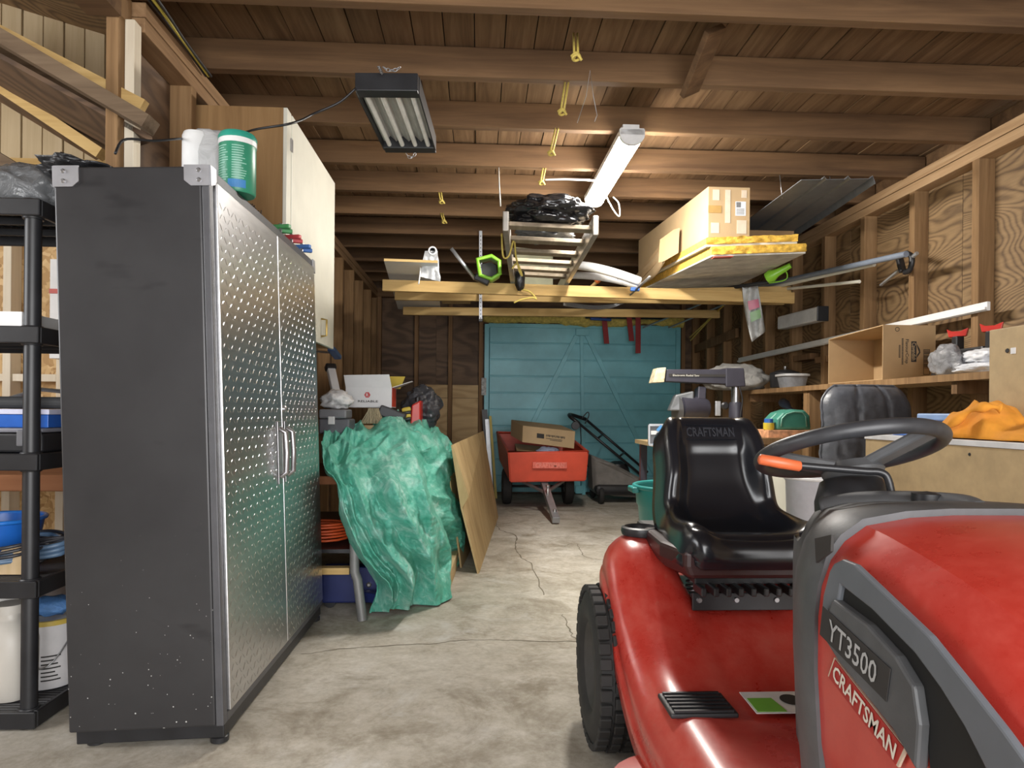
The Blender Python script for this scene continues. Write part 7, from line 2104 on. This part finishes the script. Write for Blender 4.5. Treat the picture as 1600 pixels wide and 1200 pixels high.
# steering wheel
wc = aY(1325, 705, 1.40)
tl = R(19)
ex = Vector((1, 0.0, 0.05)).normalized(); nz = Vector((0, math.sin(tl), math.cos(tl))); nz = (nz - ex * nz.dot(ex)).normalized(); ey = nz.cross(ex)
SWR = 0.176
sw = MB().tube([wc + ex * (SWR * math.cos(a)) + ey * (SWR * math.sin(a)) for a in [2 * PI * i / 64 for i in range(64)]], 0.0155, 14, True).build('steering_wheel', plain('wheel_rubber', (0.035, 0.036, 0.040), 0.42, var=0.2, scale=20), RM, smooth=True)
hub = wc - nz * 0.045
hubm = MB().lathe([(0.030, -0.035), (0.055, -0.02), (0.062, 0.0), (0.05, 0.018), (0.0, 0.024)], 24, hub, nz)
hubm.build('hub', M['dash'], sw, smooth=40)
for a, wd in ((R(175), 0.055), (R(-55), 0.05), (R(50), 0.05)):
    e = wc + ex * (SWR * 0.97 * math.cos(a)) + ey * (SWR * 0.97 * math.sin(a))
    MB().beam(hub + (e - hub) * 0.15, e, wd, 0.020, nz).build('spoke', M['dash'], sw, bevel=0.006)
MB().tube([hub - nz * 0.03, bt + Vector((0, 0.012, 0.04))], 0.035, 16).build('steering_column', M['dash'], RM, smooth=40)
# throttle lever with orange grip
lv = smooth_path([aY(1245, 727, 1.30), aY(1290, 731, 1.29), aY(1350, 736, 1.27), aY(1376, 738, 1.26), aY(1388, 750, 1.255), aY(1396, 790, 1.25)], 30)
lvo = MB().tube(lv, 0.0072, 10).build('lift_lever', M['blackmetal'], RM, smooth=True)
g0, g1 = aY(1185, 717, 1.31), aY(1252, 729, 1.30)
MB().tube([g0, g0.lerp(g1, .04), g0.lerp(g1, .5), g0.lerp(g1, .96), g1], [0.006, 0.0105, 0.0115, 0.0105, 0.007], 14).build('lever_grip', plain('orange_grip', (0.62, 0.13, 0.045), 0.4), lvo, smooth=True)
# ---- side grille panel with name plates (on the hood's side facing the aisle)
GX = CX - 0.262


def S(px, py, off):
    """point on the hood side plane, a bit proud of it"""
    p = aX(px, py, GX); p.x = GX - off; return p


fr_out = [S(1306, 892, 0), S(1313, 880, 0), S(1326, 874, 0), S(1346, 882, 0), S(1396, 929, 0), S(1464, 993, 0), S(1523, 1066, 0), S(1582, 1140, 0), S(1630, 1205, 0), S(1556, 1205, 0), S(1520, 1135, 0), S(1482, 1075, 0), S(1441, 1020, 0), S(1373, 952, 0), S(1324, 914, 0), S(1319, 945, 0), S(1308, 985, 0), S(1290, 985, 0), S(1296, 930, 0)]
gp = MB().prism([p - Vector((0.0, 0, 0)) for p in fr_out], (-0.010, 0, 0)).build('grille_frame', M['grille'], RM, bevel=0.003)
slot = [S(1325, 915, 0), S(1373, 952, 0), S(1441, 1020, 0), S(1482, 1075, 0), S(1520, 1135, 0), S(1556, 1205, 0), S(1458, 1205, 0), S(1445, 1075, 0), S(1415, 1028, 0), S(1370, 980, 0), S(1318, 942, 0)]
MB().prism(slot, (-0.003, 0, 0)).build('grille_slot', plain('slot_black', (0.004, 0.004, 0.004), 0.6), gp)
inner = [S(1318, 936, 0), S(1373, 976, 0), S(1419, 1025, 0), S(1448, 1072, 0), S(1457, 1133, 0), S(1452, 1205, 0), S(1414, 1140, 0), S(1373, 1090, 0), S(1328, 1036, 0), S(1296, 986, 0)]
gi = MB().prism(inner, (-0.016, 0, 0)).build('name_panel', M['dash'], gp, bevel=0.004)
xd = (S(1390, 1048, 0) - S(1315, 978, 0)).normalized(); nn = Vector((-1, 0, 0)); yd = nn.cross(xd).normalized()
if yd.z < 0: yd = -yd
mdp = (S(1315, 985, .017) + S(1392, 1050, .017)) / 2
fr4 = [mdp + xd * (a * 0.082) + yd * (b * 0.022) for a, b in ((-1, -1), (1, -1), (1, 1), (-1, 1))]
MB().prism(fr4, (-0.001, 0, 0)).build('model_plate', M['ink'], gi)
text('lettering', 'YT3500', 0.03, plain('silver_letters', (0.50, 0.51, 0.52), 0.35, 0.3), gi, mdp + Vector((-0.0015, 0, 0)), xd, yd, bold=0.01, width=0.118, height=0.030)
bd = [S(1311, 1027, .004), S(1425, 1171, .004), S(1412, 1199, .004), S(1301, 1056, .004)]
be = (bd[1] - bd[0]); be = bd[0] + be * 1.0
bp_ = MB().prism(bd, (-0.003, 0, 0)).build('brand_badge', plain('badge_cream', (0.62, 0.52, 0.40), 0.4), gp)
c4 = sum(bd, Vector()) / 4
MB().prism([c4 + (p - c4) * 0.0 + (p - c4) * Vector((1, 1, 1)).x * 0.955 + Vector((-0.0031, 0, 0)) for p in bd], (-0.001, 0, 0)).build('badge_field', plain('badge_red', (0.35, 0.02, 0.016), 0.4), bp_)
xd2 = (bd[1] - bd[0]).normalized(); yd2 = nn.cross(xd2).normalized()
if yd2.z < 0: yd2 = -yd2
text('lettering', 'CRAFTSMAN', 0.03, plain('badge_letters', (0.70, 0.64, 0.55), 0.4), bp_, c4 + Vector((-0.0045, 0, 0)), xd2, yd2, bold=0.02, width=(bd[1] - bd[0]).length * 0.88, height=0.0235)
